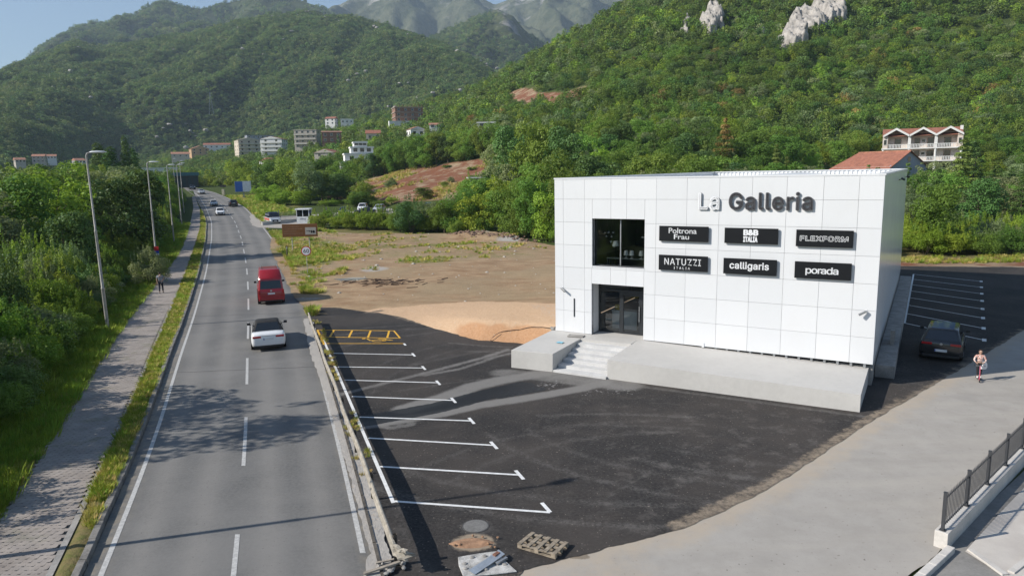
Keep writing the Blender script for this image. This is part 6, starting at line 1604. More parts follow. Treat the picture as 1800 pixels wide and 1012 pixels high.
# black cable over the sand bank
def z_at(x, y): return float(dirt_z(np.array([x]), np.array([y]))[0])
cp = [(2.3, 37.9), (1.2, 38.6), (.2, 38.9), (-.8, 39.1), (-1.3, 38.9), (-1.2, 38.4), (-.9, 38.0), (-.6, 37.6)]
cs = np.array(cp); tt_ = np.linspace(0, len(cp) - 1, 40); kk_ = np.hanning(9); kk_ /= kk_.sum(); sm = lambda v: np.convolve(np.pad(np.interp(tt_, range(len(cp)), v), 4, 'edge'), kk_, 'valid')
cpts = [(float(x), float(y), max(z_at(x, y), .02) + .015) for x, y in zip(sm(cs[:, 0]), sm(cs[:, 1]))]
MB().tube(cpts, .016, 6).build('black_cable', M_TRIM, None, True); tag(bpy.context.scene.objects['black_cable'], 'black cable running down the orange sand bank', 'cable')
# puddle and debris on the dirt lot
pd = thing('puddle', 'shallow pale puddle on the dirt lot', 'puddle', (-14.6, 62.6, 0)); pd['kind'] = 'structure'; del pd['category']
pts = [(1.35 * cos(a) * (1 + .25 * sin(3 * a)), .85 * sin(a) * (1 + .2 * cos(2 * a))) for a in np.linspace(0, 2 * pi, 28)[:-1]]
zp = max(z_at(-14.6 + a, 62.6 + b) for a, b in pts) + .012
MB().add([(a, b, zp) for a, b in pts], [tuple(range(27))]).build('water', M('muddy_water', (.34, .32, .30), .05, .05, 2), pd)
db = MB(); q = random.Random(9)
for k in range(90):
    x, y = -11.2 + q.gauss(0, 2.0), 60.6 + q.gauss(0, 1.1); a = q.gauss(.4, .5); l = q.uniform(.1, .5); z = z_at(x, y)
    db.beam((x - l * cos(a), y - l * sin(a), z + .03), (x + l * cos(a), y + l * sin(a), z + q.uniform(.02, .12)), q.uniform(.03, .09), q.uniform(.02, .06))
tag(db.build('wood_debris', M('dark_wood_debris', (.085, .055, .042), .95, .3, 4)), 'dark broken branches strewn over the dirt lot by the puddle', 'debris', kind='stuff')
st = MB(); sv = rock_mesh('s', 5, 1, 1, .7, M_CONC2, 1); sc_ = [tuple(v.co) for v in sv.vertices]; sf = [tuple(p_.vertices) for p_ in sv.polygons]
for k in range(260):
    x, y = q.uniform(-28, 10), q.uniform(50, 108)
    if not inside(np.array([[x, y]]), DIRT)[0]: continue
    s_ = q.uniform(.03, .14) if q.random() < .9 else q.uniform(.15, .3); z = z_at(x, y); st.add([(x + a * s_, y + b * s_, z + c * s_ * .7) for a, b, c in sc_], sf)
tag(st.build('loose_stones', M('pale_stone', (.42, .38, .33), .95, .25, 2)), 'loose pale stones strewn over the dirt lot', 'stones', kind='stuff')
rk = MB()
for k in range(150):
    t = q.random(); x, y = lerp(-9, 3, t) + q.gauss(0, .6), lerp(103, 94, t) + q.gauss(0, .9); s_ = q.uniform(.08, .35); z = z_at(x, y); rk.add([(x + a * s_, y + b * s_, z + c * s_ * .7 + .05) for a, b, c in sc_], sf)
tag(rk.build('earth_clods', M('brown_clod', (.20, .13, .095), .95, .3, 2)), 'brown earth clods along the back edge of the dirt lot', 'clods', kind='stuff')

# ================================================================ road signs
M_SIGNPOST = M('sign_post_metal', (.42, .41, .38), .6, .15)
o = thing('speed_limit_sign', 'round red-rimmed speed limit sign on a post beside the road', 'road sign', (-19.52, 66.5, float(prof(66.5))), HD(66) * .35)
MB().tube([(0, .04, -.2), (0, .04, 2.75)], .03, 8).build('post', M_SIGNPOST, o)
MB().lathe([(0, -.0), (.47, .0), (.47, .02), (0, .02)], 32, (0, -.02, 2.4), 'y').build('red_ring', M('sign_red', (.5, .02, .02), .5), o)
MB().lathe([(0, -.0), (.385, .0), (.385, .006), (0, .006)], 32, (0, -.028, 2.4), 'y').build('white_face', M_WHITE, o)
m_ = fit_mesh(TXT['60'], -.26, .26, 2.22, 2.58, -.032); m_.materials.append(M_BLACK); link('numerals', m_, o)
o = thing('tourist_sign', 'large brown tourist information board on two posts', 'road sign', (-26.3, 87.5, float(prof(87.5))), .10)
MB().box(-2.15, 2.15, -.04, .04, 1.85, 3.45).build('board', M('sign_brown', (.20, .080, .022), .5, .1), o, bevel=.02)
for x in (-1.05, 1.05): MB().tube([(x, .1, -.2), (x, .1, 3.4)], .05, 8).build('post', M('pale_post', (.55, .52, .46), .7), o)
M_SL = M('sign_faded_text', (.30, .17, .10), .6)
for k, (w, z) in enumerate(((1.9, 3.12), (2.2, 2.84), (1.5, 2.56), (2.1, 2.28))):
    b = MB(); x = -1.95
    while x < -1.95 + w:
        l = random.uniform(.10, .3); b.box(x, x + l, -.046, -.041, z - .035, z + .035); x += l + .05
    b.build('text_line', M_SL, o)
MB().box(.65, 1.95, -.052, -.04, 2.1, 3.0).build('pictogram_panel', M('sign_grey', (.42, .38, .34), .6, .1), o)
b = MB(); b.box(.8, 1.3, -.058, -.053, 2.52, 2.58).box(1.12, 1.3, -.058, -.053, 2.45, 2.52).box(1.35, 1.5, -.058, -.053, 2.3, 2.62); b.add([(1.68 + .15 * cos(a), -.056, 2.45 + .17 * sin(a)) for a in np.linspace(0, 2 * pi, 11)[:-1]], [tuple(range(10))]); b.build('pictogram', M_BLACK, o)
o = thing('marker_post', 'short dark wooden marker post in the grass by the brown sign', 'post', (-25.83, 80.4, float(prof(80.4)))); MB().tube([(0, 0, -.2), (.02, 0, .95), (.05, .02, 1.5)], [.09, .08, .07], 7).build('shaft', M('dark_post', (.09, .075, .055), .9, .2), o); MB().box(-.02, .1, -.09, -.06, 1.15, 1.4).build('reflector', M_STEEL, o)
o = thing('billboard', 'blue and white roadside billboard on a single post', 'billboard', (-75.1, 199.5, float(prof(199.5))), .18)
MB().box(-2.2, 2.2, -.12, .12, 1.9, 4.9).build('frame', M_SIGNPOST, o); MB().box(-2.12, -.1, -.14, -.122, 1.98, 4.82).build('blue_panel', M('billboard_blue', (.02, .10, .38), .5), o); MB().box(-.1, 2.12, -.14, -.122, 1.98, 4.82).build('white_panel', M('billboard_white', (.55, .60, .68), .5), o)
MB().tube([(0, .2, -.3), (0, .2, 4.6)], .16, 10).build('post', M('billboard_post', (.38, .42, .48), .6), o); MB().box(-.4, .4, -.2, .5, -.1, .5).build('footing', M_CONC2, o)
o = thing('roadside_box', 'grey roadside cabinet with dark sign at the far bend', 'cabinet', (-86.6, 214, float(prof(214)))); MB().box(-.4, .4, -.3, .3, 0, 1.8).build('body', M('cream_cabinet', (.45, .42, .30), .7), o, bevel=.03); MB().box(-.9, .9, -.06, .06, 2.4, 3.1).build('panel', M_TRIM, o); MB().box(-.05, .05, -.04, .04, 1.8, 2.5).build('stem', M_TRIM, o)

# ================================================================ barrier booth, gate
bo = thing('barrier_booth', 'small white guard booth with dark windows at the yard entrance', 'booth', (-38.2, 130.3, float(prof(130.3))), .05)
MB().box(-1.15, 1.15, -1.0, 1.0, 0, 1.25).build('lower_wall', M('booth_white', (.76, .77, .77), .5), bo)
MB().box(-1.32, 1.32, -1.18, 1.18, 2.45, 2.68).build('roof', M('booth_white', (.76, .77, .77)), bo, bevel=.03)
for x in (-1.1, 0, 1.1): MB().box(x - .06, x + .06, -1.0, -.88, 1.25, 2.45).build('mullion', M('booth_white', (.76, .77, .77)), bo)
for x in (-1.1, 1.1): MB().box(x - .06, x + .06, .88, 1.0, 1.25, 2.45).build('mullion', M('booth_white', (.76, .77, .77)), bo)
for x0 in (-1.03, .07): MB().box(x0, x0 + .96, -.96, -.94, 1.25, 2.45).build('window', M_CGLASS, bo)
for x in (-1.1, 1.1): MB().box(x - .01, x + .01, -.88, .88, 1.25, 2.45).build('window', M_CGLASS, bo)
MB().box(-1.04, 1.04, .93, .95, 1.25, 2.45).build('rear_panel', M('booth_white', (.76, .77, .77)), bo)
m_ = fit_mesh(TXT['booth'], -.55, .55, .62, .95, -1.006); m_.materials.append(M('booth_text', (.05, .10, .18), .6)); link('lettering', m_, bo)
M_GATE = M('grey_gate_steel', (.12, .125, .13), .6, .1)
gt = thing('sliding_gate', 'open grey bar gate beside the guard booth', 'gate', (-41.4, 133.4, float(prof(133.4))), 1.05)
for k in range(22): MB().box(-3.1 + k * .29, -3.06 + k * .29, -.02, .02, .1, 1.9).build('bar', M_GATE, gt)
for z in (.12, 1.0, 1.85): MB().box(-3.15, 3.15, -.022, .022, z, z + .06).build('rail', M_GATE, gt)
for x in (-3.2, 3.2): MB().box(x - .06, x + .06, -.06, .06, 0, 2.3).build('post', M_GATE, gt)
lw = thing('low_wall', 'low pale concrete wall beside the entrance gate', 'wall', (-42.4, 131.2, float(prof(131)) - .1), 1.05); MB().box(-5, 3.4, -.14, .14, 0, .6).build('wall', M_CONC, lw); MB().box(-5.04, 3.44, -.17, .17, .602, .66).build('coping', M_CONC, lw)
for k, (x, y) in enumerate(((-27, 128.5), (-31, 133), (-36, 138), (-23, 127), (-41.5, 142))):
    o = thing('thin_post', 'thin dark steel post standing round the yard', 'post', (x, y, float(prof(y))), 0, 'thin posts round the yard'); MB().tube([(0, 0, 0), (0, 0, 2.4)], .05, 6).build('shaft', M_GATE, o); MB().lathe([(.12, 0), (.12, .03)], 8).build('foot', M_GATE, o)

# ================================================================ railing on a low wall, bottom right
M_LW = M('pale_wall_render', (.56, .53, .49), .85, .1, 1.5, bump=.2, bscale=30, local=False)
M_IRONF = M('anthracite_railing', (.045, .047, .052), .5, .08)
F0, F1 = Vector((10.46, 16.07)), Vector((32.81, 36.08)); fd = (F1 - F0).normalized(); fl = (F1 - F0).length; ang = math.atan2(fd.y, fd.x)
wl = thing('low_wall', 'low pale rendered wall under the dark railing at bottom right', 'wall', (F0.x, F0.y, 0), ang)
MB().box(0, fl, -.16, .14, -.5, .42).build('wall', M_LW, wl, bevel=.012)
fn = thing('railing', 'dark steel picket railing on the low wall at bottom right', 'railing', (F0.x, F0.y, .425), ang)
np_ = 12; pw = 1.86
pk = MB().box(-.009, .009, -.009, .009, .07, .88).add([(-.009, -.009, .88), (.009, -.009, .88), (.009, .009, .88), (-.009, .009, .88), (0, 0, .95)], [(0, 1, 4), (1, 2, 4), (2, 3, 4), (3, 0, 4)]).mesh('picket', M_IRONF)
ps = MB().box(-.035, .035, -.035, .035, 0, .98).box(-.07, .07, -.07, .07, 0, .012).box(-.04, .04, -.04, .04, .98, .995).mesh('post', M_IRONF)
for s in range(np_):
    x0 = .12 + s * pw; c = link('post', ps, fn); c.location = (x0, 0, 0)
    for z in (.10, .80): MB().box(x0 + .036, x0 + pw - .036, -.0085, .0085, z, z + .038).build('rail', M_IRONF, fn)
    for k in range(15): c = link('picket', pk, fn); c.location = (x0 + .10 + k * (pw - .2) / 14, -.0195 if False else 0.0, 0)
c = link('post', ps, fn); c.location = (.12 + np_ * pw, 0, 0)
kb = thing('kerb', 'pale kerb leading from the railing towards the bottom edge', 'kerb', (8.75, 14.35, 0), math.atan2(16.0 - 14.35, 10.75 - 8.75)); kb['kind'] = 'structure'; del kb['category']
for k in range(9): MB().box(2.45 - .6 * (k + 1) + .006, 2.45 - .6 * k, -.09, .09, -.1, .13).build('kerb_stone', M_LW, kb, bevel=.015)
def slabmat():
    n = NT('pale_terrace_paving'); f = n.noise(1.0, 5, .6); g = n.noise(40, 3, .7)
    n.color(n.mix(n.math('MULTIPLY', n.ramp(g, .4, .7), .3), n.mix(n.ramp(f, .3, .7), (.47, .43, .39), (.57, .53, .48)), (.38, .35, .32))); n.rough(.85); return n.m
tp = sheet('terrace_paving', [(10.95, 15.85), (13.2, 17.82), (15.75, 20.0), (23, 26.2), (34, 35.2), (48, 34), (48, 6), (12.5, 6), (11.4, 12.6), (11.15, 14.8)], slabmat(), lambda x, y: 0 * x + .02, .8, None, .0)
tag(tp, 'pale stone terrace paving right of the railing')
by = sheet('gutter', [(8.9, 14.4), (10.4, 15.9), (14, 19.0), (34.5, 36.2), (36, 33), (14.4, 16.2), (12.4, 12.6), (12.5, 6), (3.5, 6)], M('grey_gutter_concrete', (.235, .225, .21), .9, .15, 1.5, local=False), lambda x, y: 0 * x - .012, 1.0, None, .0)
for a, b in (((11.1, 15.9), (11.2, 14.8)), ((11.2, 14.7), (11.45, 12.6)), ((11.4, 14.9), (18.0, 19.4))):
    a = Vector(a); b = Vector(b); d_ = (b - a).normalized(); r_ = Vector((-d_.y, d_.x)) * .07
    MB().prism([a - r_, b - r_, b + r_, a + r_], .0, .06).build('edging', M_LW, tp)
# ================================================================ people
def skin_body(name, bones, mat, parent, root=0, sub=1):
    """bones: list of (point, radius, parent index) -> one continuous skinned surface"""
    me = bpy.data.meshes.new(name); me.from_pydata([b[0] for b in bones], [(i, b[2]) for i, b in enumerate(bones) if b[2] is not None], [])
    o = bpy.data.objects.new(name, me); COL.objects.link(o)
    o.modifiers.new('skin', 'SKIN').use_smooth_shade = True
    for i, b in enumerate(bones):
        r = b[1]; d = me.skin_vertices[0].data[i]; d.radius = r if isinstance(r, tuple) else (r, r); d.use_root = (i == root)
    if sub: s = o.modifiers.new('sub', 'SUBSURF'); s.levels = s.render_levels = sub
    bpy.context.view_layer.objects.active = o
    dg = bpy.context.evaluated_depsgraph_get(); m2 = bpy.data.meshes.new_from_object(o.evaluated_get(dg))
    bpy.data.objects.remove(o); m2.materials.clear(); m2.materials.append(mat); m2.shade_smooth(); m2.name = name
    return link(name, m2, parent)
M_SKIN = M('skin', (.46, .29, .21), .55, .06, 8); M_HAIR = M('dark_hair', (.03, .018, .012), .6, .2, 20)
M_EYE = M('eye', (.02, .015, .012), .3, 0); M_LIP = M('lips', (.35, .12, .10), .5, 0)
def person(label, loc, rz, J, shirt, trousers, shoes, hair_len=.0, sc=1., rs=1.):
    """J: joints of the pose; every figure gets a continuous body, five-fingered hands, a face, hair and clothes"""
    o = thing('person', label, 'person', loc, rz); o.scale = (sc, sc, sc)
    B = []; idx = {}
    def add(k, p, r, par):
        f_ = 1. if k in ('head', 'crown', 'neck1') else rs; r = tuple(v * f_ for v in r) if isinstance(r, tuple) else r * f_
        idx[k] = len(B); B.append((tuple(p), r, None if par is None else idx[par]))
    V_ = {k: Vector(v) for k, v in J.items()}
    add('pel', V_['pel'], (.155, .115), None); add('waist', V_['pel'].lerp(V_['chest'], .45), (.13, .10), 'pel'); add('chest', V_['chest'], (.155, .115), 'waist'); add('neck0', V_['neck'], .058, 'chest'); add('neck1', V_['head'] - Vector((0, 0, .085)), .055, 'neck0')
    add('head', V_['head'], (.080, .092), 'neck1'); add('crown', V_['head'] + Vector((0, .005, .085)), (.070, .080), 'head')
    for s in 'lr':
        add('sh' + s, V_['sh' + s], .062, 'chest'); add('el' + s, V_['el' + s], .044, 'sh' + s); add('wr' + s, V_['wr' + s], .030, 'el' + s)
        hd_ = (V_['wr' + s] - V_['el' + s]).normalized(); hv = V_.get('hd' + s, V_['wr' + s] + hd_ * .07); add('pa' + s, hv, (.036, .022), 'wr' + s)
        side = Vector((1, 0, 0)) if s == 'r' else Vector((-1, 0, 0)); fw = (hv - V_['wr' + s]).normalized(); ac = fw.cross(Vector((0, 0, 1)) if abs(fw.z) < .8 else Vector((0, 1, 0))).normalized()
        for k, (off, ln) in enumerate(((-.030, .062), (-.010, .074), (.010, .070), (.030, .052))):
            b0 = hv + ac * off + fw * .03; dn = Vector((0, 0, -1)) if abs(fw.z) < .8 else Vector((0, -1, 0))
            add('f%s%d' % (s, k), b0, .0095, 'pa' + s); add('g%s%d' % (s, k), b0 + fw * ln * .55 + dn * .012, .0085, 'f%s%d' % (s, k)); add('h%s%d' % (s, k), b0 + fw * ln * .85 + dn * .045, .0075, 'g%s%d' % (s, k))
        tb = hv - fw * .015 + ac * .045 * (1 if s == 'r' else -1); add('t0' + s, tb, .011, 'pa' + s); add('t1' + s, tb + fw * .045 + ac * .018 * (1 if s == 'r' else -1), .009, 't0' + s)
        add('hip' + s, V_['hip' + s], .088, 'pel'); add('kn' + s, V_['kn' + s], .060, 'hip' + s); add('an' + s, V_['an' + s], .040, 'kn' + s); add('to' + s, V_['to' + s], (.042, .028), 'an' + s)
    body = skin_body('body', B, M_SKIN, o)
    hd_ = V_['head']; fwd = Vector((0, -1, 0))
    for sx in (-.032, .032):
        bm = bmesh.new(); bmesh.ops.create_icosphere(bm, subdivisions=1, radius=.011); m_ = bpy.data.meshes.new('eye'); bm.to_mesh(m_); bm.free(); m_.materials.append(M_EYE); c = link('eye', m_, o); c.location = hd_ + Vector((sx, -.082, .02))
        bm = bmesh.new(); bmesh.ops.create_icosphere(bm, subdivisions=1, radius=.022); m_ = bpy.data.meshes.new('ear'); bm.to_mesh(m_); bm.free(); m_.materials.append(M_SKIN); c = link('ear', m_, o); c.location = hd_ + Vector((sx * 2.5, .0, .0)); c.scale = (.4, .8, 1.3)
    MB().add([tuple(hd_ + Vector(v)) for v in ((-.014, -.084, -.018), (.014, -.084, -.018), (0, -.112, -.016), (0, -.088, .028))], [(0, 1, 2), (1, 3, 2), (3, 0, 2)]).build('nose', M_SKIN, o, True)
    MB().box(hd_.x - .024, hd_.x + .024, hd_.y - .090, hd_.y - .080, hd_.z - .052, hd_.z - .040).build('mouth', M_LIP, o)
    hb = [(hd_ + Vector((0, .005, .105)), (.092, .098), None), (hd_ + Vector((0, .05, .05)), (.098, .080), 0), (hd_ + Vector((0, .055, -.05 - hair_len * .3)), (.075 + hair_len * .06, .05), 1)]
    if hair_len: hb.append((hd_ + Vector((0, .06, -.10 - hair_len)), (.07, .04), 2))
    skin_body('hair', [(tuple(a), b, c) for a, b, c in hb], M_HAIR, o)
    g = .016
    def rr(r, k): return tuple(v * rs + k * rs for v in r) if isinstance(r, tuple) else ((r + k) * rs, (r + k) * rs)
    tb = [(V_['pel'] + Vector((0, 0, .03)), rr((.155, .115), g + .004), None), (V_['pel'].lerp(V_['chest'], .45), rr((.13, .10), g + .012), 0), (V_['chest'], rr((.155, .115), g), 1), (V_['neck'] - Vector((0, 0, .02)), rr(.07, g * .5), 2)]
    for s in 'lr':
        k = len(tb); tb += [(V_['sh' + s], rr(.062, g), 2), (V_['sh' + s].lerp(V_['el' + s], .7), rr(.046, g + .006), k)]
        if shirt[1]: tb += [(V_['el' + s], rr(.042, g), k + 1), (V_['el' + s].lerp(V_['wr' + s], .9), rr(.03, g), k + 2)]
    skin_body('shirt', [(tuple(a), b, c) for a, b, c in tb], shirt[0], o)
    pb = [(V_['pel'] + Vector((0, 0, .02)), rr((.15, .112), g), None)]
    for s in 'lr':
        k = len(pb); pb += [(V_['hip' + s], rr(.088, g), 0), (V_['kn' + s], rr(.060, g), k), (V_['an' + s] + Vector((0, 0, .03)), rr(.045, g), k + 1)]
    skin_body('trousers', [(tuple(a), b, c) for a, b, c in pb], trousers, o)
    for s in 'lr':
        a, t = V_['an' + s], V_['to' + s]; d_ = (t - a); d_.z = 0; d_.normalize(); hl = a - d_ * .06
        skin_body('shoe', [((hl.x, hl.y, t.z + .012), (.044, .040), None), ((a.x + d_.x * .05, a.y + d_.y * .05, t.z + .022), (.046, .045), 0), ((t.x + d_.x * .03, t.y + d_.y * .03, t.z + .0), (.044, .030), 1)], shoes, o)
    return o
M_GSH = M('grey_blue_shirt', (.26, .28, .32), .8, .1, 10); M_NAVY = M('navy_trousers', (.018, .022, .035), .85, .1, 8); M_SHOE = M('dark_shoes', (.03, .03, .03), .6, .05)
zp = float(prof(57.3)) + .10
person('person in grey shirt and dark trousers walking on the footpath', (-29.0, 57.3, zp), .35 + pi,
       dict(pel=(0, 0, .94), chest=(0, .01, 1.33), neck=(0, .01, 1.50), head=(0, -.02, 1.63), shl=(-.19, .01, 1.43), shr=(.19, .01, 1.43), ell=(-.26, -.02, 1.15), elr=(.26, .04, 1.15), wrl=(-.16, -.16, 1.02), wrr=(.22, .12, .92), hipl=(-.10, 0, .90), hipr=(.10, 0, .90), knl=(-.11, -.14, .50), knr=(.10, .06, .50), anl=(-.11, -.18, .09), anr=(.10, .24, .13), tol=(-.12, -.30, .03), tor=(.10, .14, .04)), (M_GSH, False), M_NAVY, M_SHOE)
def patt():
    n = NT('patterned_pink_top'); f = n.noise(16, 2, .5, n.obj()); g = n.noise(23, 2, .5, n.obj())
    n.color(n.mix(n.ramp(g, .56, .62), n.mix(n.ramp(f, .47, .53), (.70, .62, .58), (.55, .28, .22)), (.16, .08, .08))); n.rough(.8); return n.m
GX, GY = 20.38, 29.7
g = person('girl in patterned top and black trousers standing on a kick scooter', (GX, GY, .122), -.42,
       dict(pel=(0.02, .02, .74), chest=(.02, .02, 1.04), neck=(.02, .01, 1.18), head=(.02, -.015, 1.29), shl=(-.14, .01, 1.11), shr=(.17, .01, 1.11), ell=(-.24, -.06, .90), elr=(.27, -.02, .88), wrl=(-.19, -.22, .82), wrr=(.15, -.20, .80), hdl=(-.17, -.28, .815), hdr=(.12, -.27, .815), hipl=(-.055, .02, .70), hipr=(.095, .03, .70), knl=(-.05, -.02, .39), knr=(.10, .03, .39), anl=(-.03, .0, .075), anr=(.09, .05, .075), tol=(-.05, -.11, .028), tor=(.08, -.06, .028)), (patt(), True), M('black_trousers', (.016, .016, .018), .85, .1, 8), M('white_shoes', (.75, .74, .72), .6, .03), .10, .9, .74)
sc = thing('kick_scooter', 'pink kick scooter ridden by the girl', 'scooter', (GX, GY, 0), -.42); sc.scale = (.9, .9, .9)
M_PINK = M('pink_metal', (.60, .10, .16), .35, .05)
MB().box(-.07, .13, -.14, .30, .10, .128).build('deck', M_TRIM, sc, bevel=.01)
MB().tube([(.02, -.14, .11), (0, -.26, .16), (0, -.34, .30)], .022, 8).build('neck', M_PINK, sc, True)
MB().tube([(-.01, -.38, .10), (0, -.33, .34), (0, -.27, .80)], .018, 8).build('stem', M_PINK, sc, True)
MB().tube([(-.24, -.27, .80), (.20, -.27, .80)], .014, 8).build('handlebar', M_STEEL, sc)
for x in (-.24, .16): MB().tube([(x, -.27, .80), (x + .05, -.27, .80)], .02, 8).build('grip', M_TRIM, sc)
for y in (-.39, .36): 
    w_ = MB().lathe([(.02, -.015), (.085, -.014), (.09, 0), (.085, .014), (.02, .015)], 16, axis='x').build('wheel', M_TYRE, sc, True); w_.location = (0.0 if y < 0 else .03, y, .09)
bg = thing('shoulder_bag', 'white bag hanging at the side of the girl on the scooter', 'bag', (GX + .18, GY - .05, .52), .3)
MB().loft([[(x * s, y * s * .45, z) for x, y in ((-.13, -.1), (.13, -.1), (.15, .1), (-.15, .1))] for z, s in ((0, .8), (.08, 1.1), (.22, 1.0), (.3, .7))]).build('pouch', M('white_cloth', (.72, .72, .74), .8, .08, 6), bg, True)
MB().tube([(-.05, 0, .28), (-.09, .02, .45), (-.16, .05, .62)], .012, 6).build('strap', M('white_cloth', (.72, .72, .74)), bg)
# ================================================================ houses
M_TILE = M('terracotta_tiles', (.31, .125, .08), .85, .2, 1.2, bump=.5, bscale=6)
M_TILE2 = M('faded_terracotta', (.40, .19, .12), .85, .2, 1.2)
M_CREAM = M('cream_render', (.58, .50, .41), .85, .08, .5); M_HWHITE = M('white_render', (.72, .71, .69), .85, .06, .5); M_PEACH = M('peach_render', (.52, .34, .19), .85, .1, .5)
M_BLUEG = M('blue_grey_render', (.30, .32, .37), .85, .06, .5); M_RAWBR = M('hollow_brick', (.28, .15, .105), .9, .2, 1.5); M_BEIGE = M('beige_concrete', (.44, .40, .35), .9, .1, .6); M_DROOF = M('dark_roof', (.07, .075, .09), .6, .1)
def window(o, x, y, z, w, h, face, fm=None):
    """face: 'f' front (-y), 'l' (-x), 'r' (+x)"""
    if face == 'f': m = MB().box(x - w / 2, x + w / 2, y - .03, y + .02, z, z + h); fr = [(x - w / 2 - .07, x - w / 2, y - .05, y, z - .07, z + h + .07), (x + w / 2, x + w / 2 + .07, y - .05, y, z - .07, z + h + .07), (x - w / 2, x + w / 2, y - .05, y, z + h, z + h + .07), (x - w / 2, x + w / 2, y - .06, y, z - .07, z)]
    else:
        s = -1 if face == 'l' else 1; m = MB().box(x + min(0, s * .03) - .005, x + max(0, s * .03), y - w / 2, y + w / 2, z, z + h)
        fr = [(x + min(0, s * .05), x + max(0, s * .05), y - w / 2 - .07, y - w / 2, z - .07, z + h + .07), (x + min(0, s * .05), x + max(0, s * .05), y + w / 2, y + w / 2 + .07, z - .07, z + h + .07), (x + min(0, s * .05), x + max(0, s * .05), y - w / 2, y + w / 2, z + h, z + h + .07)]
    wo = m.build('window', M_CGLASS, o)
    f = MB()
    for b in fr: f.box(*b)
    f.build('frame', fm or M_HWHITE, wo)
def roof_gable(o, w, d, z, rise, mat, along='x', ov=.4, hip=0.):
    W, D = w / 2 + ov, d / 2 + ov; t = .14
    if along == 'x': v = [(-W, -D, z), (W, -D, z), (W, D, z), (-W, D, z), (-W + hip, 0, z + rise), (W - hip, 0, z + rise)]; f = [(0, 1, 5, 4), (2, 3, 4, 5), (1, 2, 5), (3, 0, 4), (3, 2, 1, 0)]
    else: v = [(-W, -D, z), (W, -D, z), (W, D, z), (-W, D, z), (0, -D + hip, z + rise), (0, D - hip, z + rise)]; f = [(0, 1, 4), (1, 2, 5, 4), (2, 3, 5), (3, 0, 4, 5), (3, 2, 1, 0)]
    return MB().add(v, f).build('roof', mat, o)
def house(name, label, x, y, w, d, floors, wall, roof, rmat, rz=0., fh=2.9, cols=3, sink=1.5, balcony=False, rise=2., z=None, scols=2, hip=0., group=None, cat='house'):
    z0 = (float(H(x, y)) if z is None else z); o = thing(name, label, cat, (x, y, z0), rz, group); h = floors * fh
    MB().box(-w / 2, w / 2, -d / 2, d / 2, -sink - 4, h).build('wall', wall, o)
    if roof == 'gx': roof_gable(o, w, d, h, rise, rmat, 'x', hip=hip)
    elif roof == 'gy':
        roof_gable(o, w, d, h + .02, rise, rmat, 'y', hip=hip)
        if not hip: MB().add([(-w / 2, -d / 2 - .42, h + .03), (w / 2, -d / 2 - .42, h + .03), (0, -d / 2 - .42, h + rise - .12), (-w / 2, -d / 2 - .3, h + .03), (w / 2, -d / 2 - .3, h + .03), (0, -d / 2 - .3, h + rise - .12)], [(0, 1, 2), (5, 4, 3), (0, 3, 4, 1), (1, 4, 5, 2), (2, 5, 3, 0)]).build('gable', wall, o)
    else: MB().box(-w / 2 - .25, w / 2 + .25, -d / 2 - .25, d / 2 + .25, h, h + .35).build('roof', rmat, o)
    for f_ in range(floors):
        for k in range(cols): window(o, -w / 2 + (k + .5) * w / cols, -d / 2, f_ * fh + .9, min(1.4, w / cols * .5), 1.4, 'f')
        for k in range(scols):
            yy_ = -d / 2 + (k + .5) * d / scols
            window(o, -w / 2, yy_, f_ * fh + .9, 1.1, 1.4, 'l'); window(o, w / 2, yy_, f_ * fh + .9, 1.1, 1.4, 'r')
        if balcony and f_ > 0:
            b = MB().box(-w / 2 + .3, w / 2 - .3, -d / 2 - 1.4, -d / 2 - .06, f_ * fh - .1, f_ * fh + .12).build('balcony', M_HWHITE, o); MB().box(-w / 2 + .3, w / 2 - .3, -d / 2 - 1.4, -d / 2 - 1.3, f_ * fh + .122, f_ * fh + .95).build('parapet', wall, b)
    return o
def face(x, y, a=0.): return math.atan2(-x, y) * 1.0 + a      # turned so that the front looks down the valley
house('peach_house', 'peach gabled house on the left of the village slope', -315.5, 727, 17, 12, 2, M_PEACH, 'gy', M_TILE2, face(-315, 727, .2), 2.6, 3, rise=3.4, z=34.5)
house('long_house', 'long red-roofed house with unfinished wing above the peach house', -306, 750, 26, 10, 2, M_HWHITE, 'gx', M_TILE, face(-306, 750, -.1), 3.6, 5, z=37.5)
house('small_house', 'small pale house with red roof left of the peach house', -322, 699, 16, 9, 1, M_CREAM, 'gx', M_TILE2, face(-322, 699), 3.2, 3, z=31)
house('apartment_block', 'tan four-storey block with peaked roof and terracotta side wall', -210.7, 575, 16.5, 13, 4, M_CREAM, 'gy', M_CREAM, face(-210, 575, .25), 3.0, 3, balcony=True, rise=2.2, z=27.5)
house('hotel_building', 'long grey hotel with dark roof behind the tan block', -232.7, 668, 24, 11, 3, M_BLUEG, 'flat', M_DROOF, face(-232, 668, .2), 3.2, 6, z=39)
house('apartment_block', 'white four-storey block with red gable roof', -158.7, 483, 14.5, 11, 4, M_HWHITE, 'gy', M_TILE, face(-158, 483, -.35), 2.65, 2, balcony=True, rise=1.8, z=24.5, scols=3)
house('apartment_block', 'beige concrete-framed block right of the white gabled one', -122, 434, 13.5, 9, 4, M_BEIGE, 'flat', M_BEIGE, face(-122, 434, -.3), 2.7, 4, balcony=True, z=26.5, scols=3)
house('unfinished_house', 'brown unfinished house beside the beige framed block', -104, 420, 11, 9, 2, M_RAWBR, 'gx', M_RAWBR, face(-104, 420), 3.0, 3, rise=1.0, z=29)
house('small_house', 'small white house with red roof on the ridge line', -157.8, 640, 9, 7, 2, M_HWHITE, 'gx', M_TILE, face(-157, 640, -.4), 2.7, 2, z=55, rise=1.8)
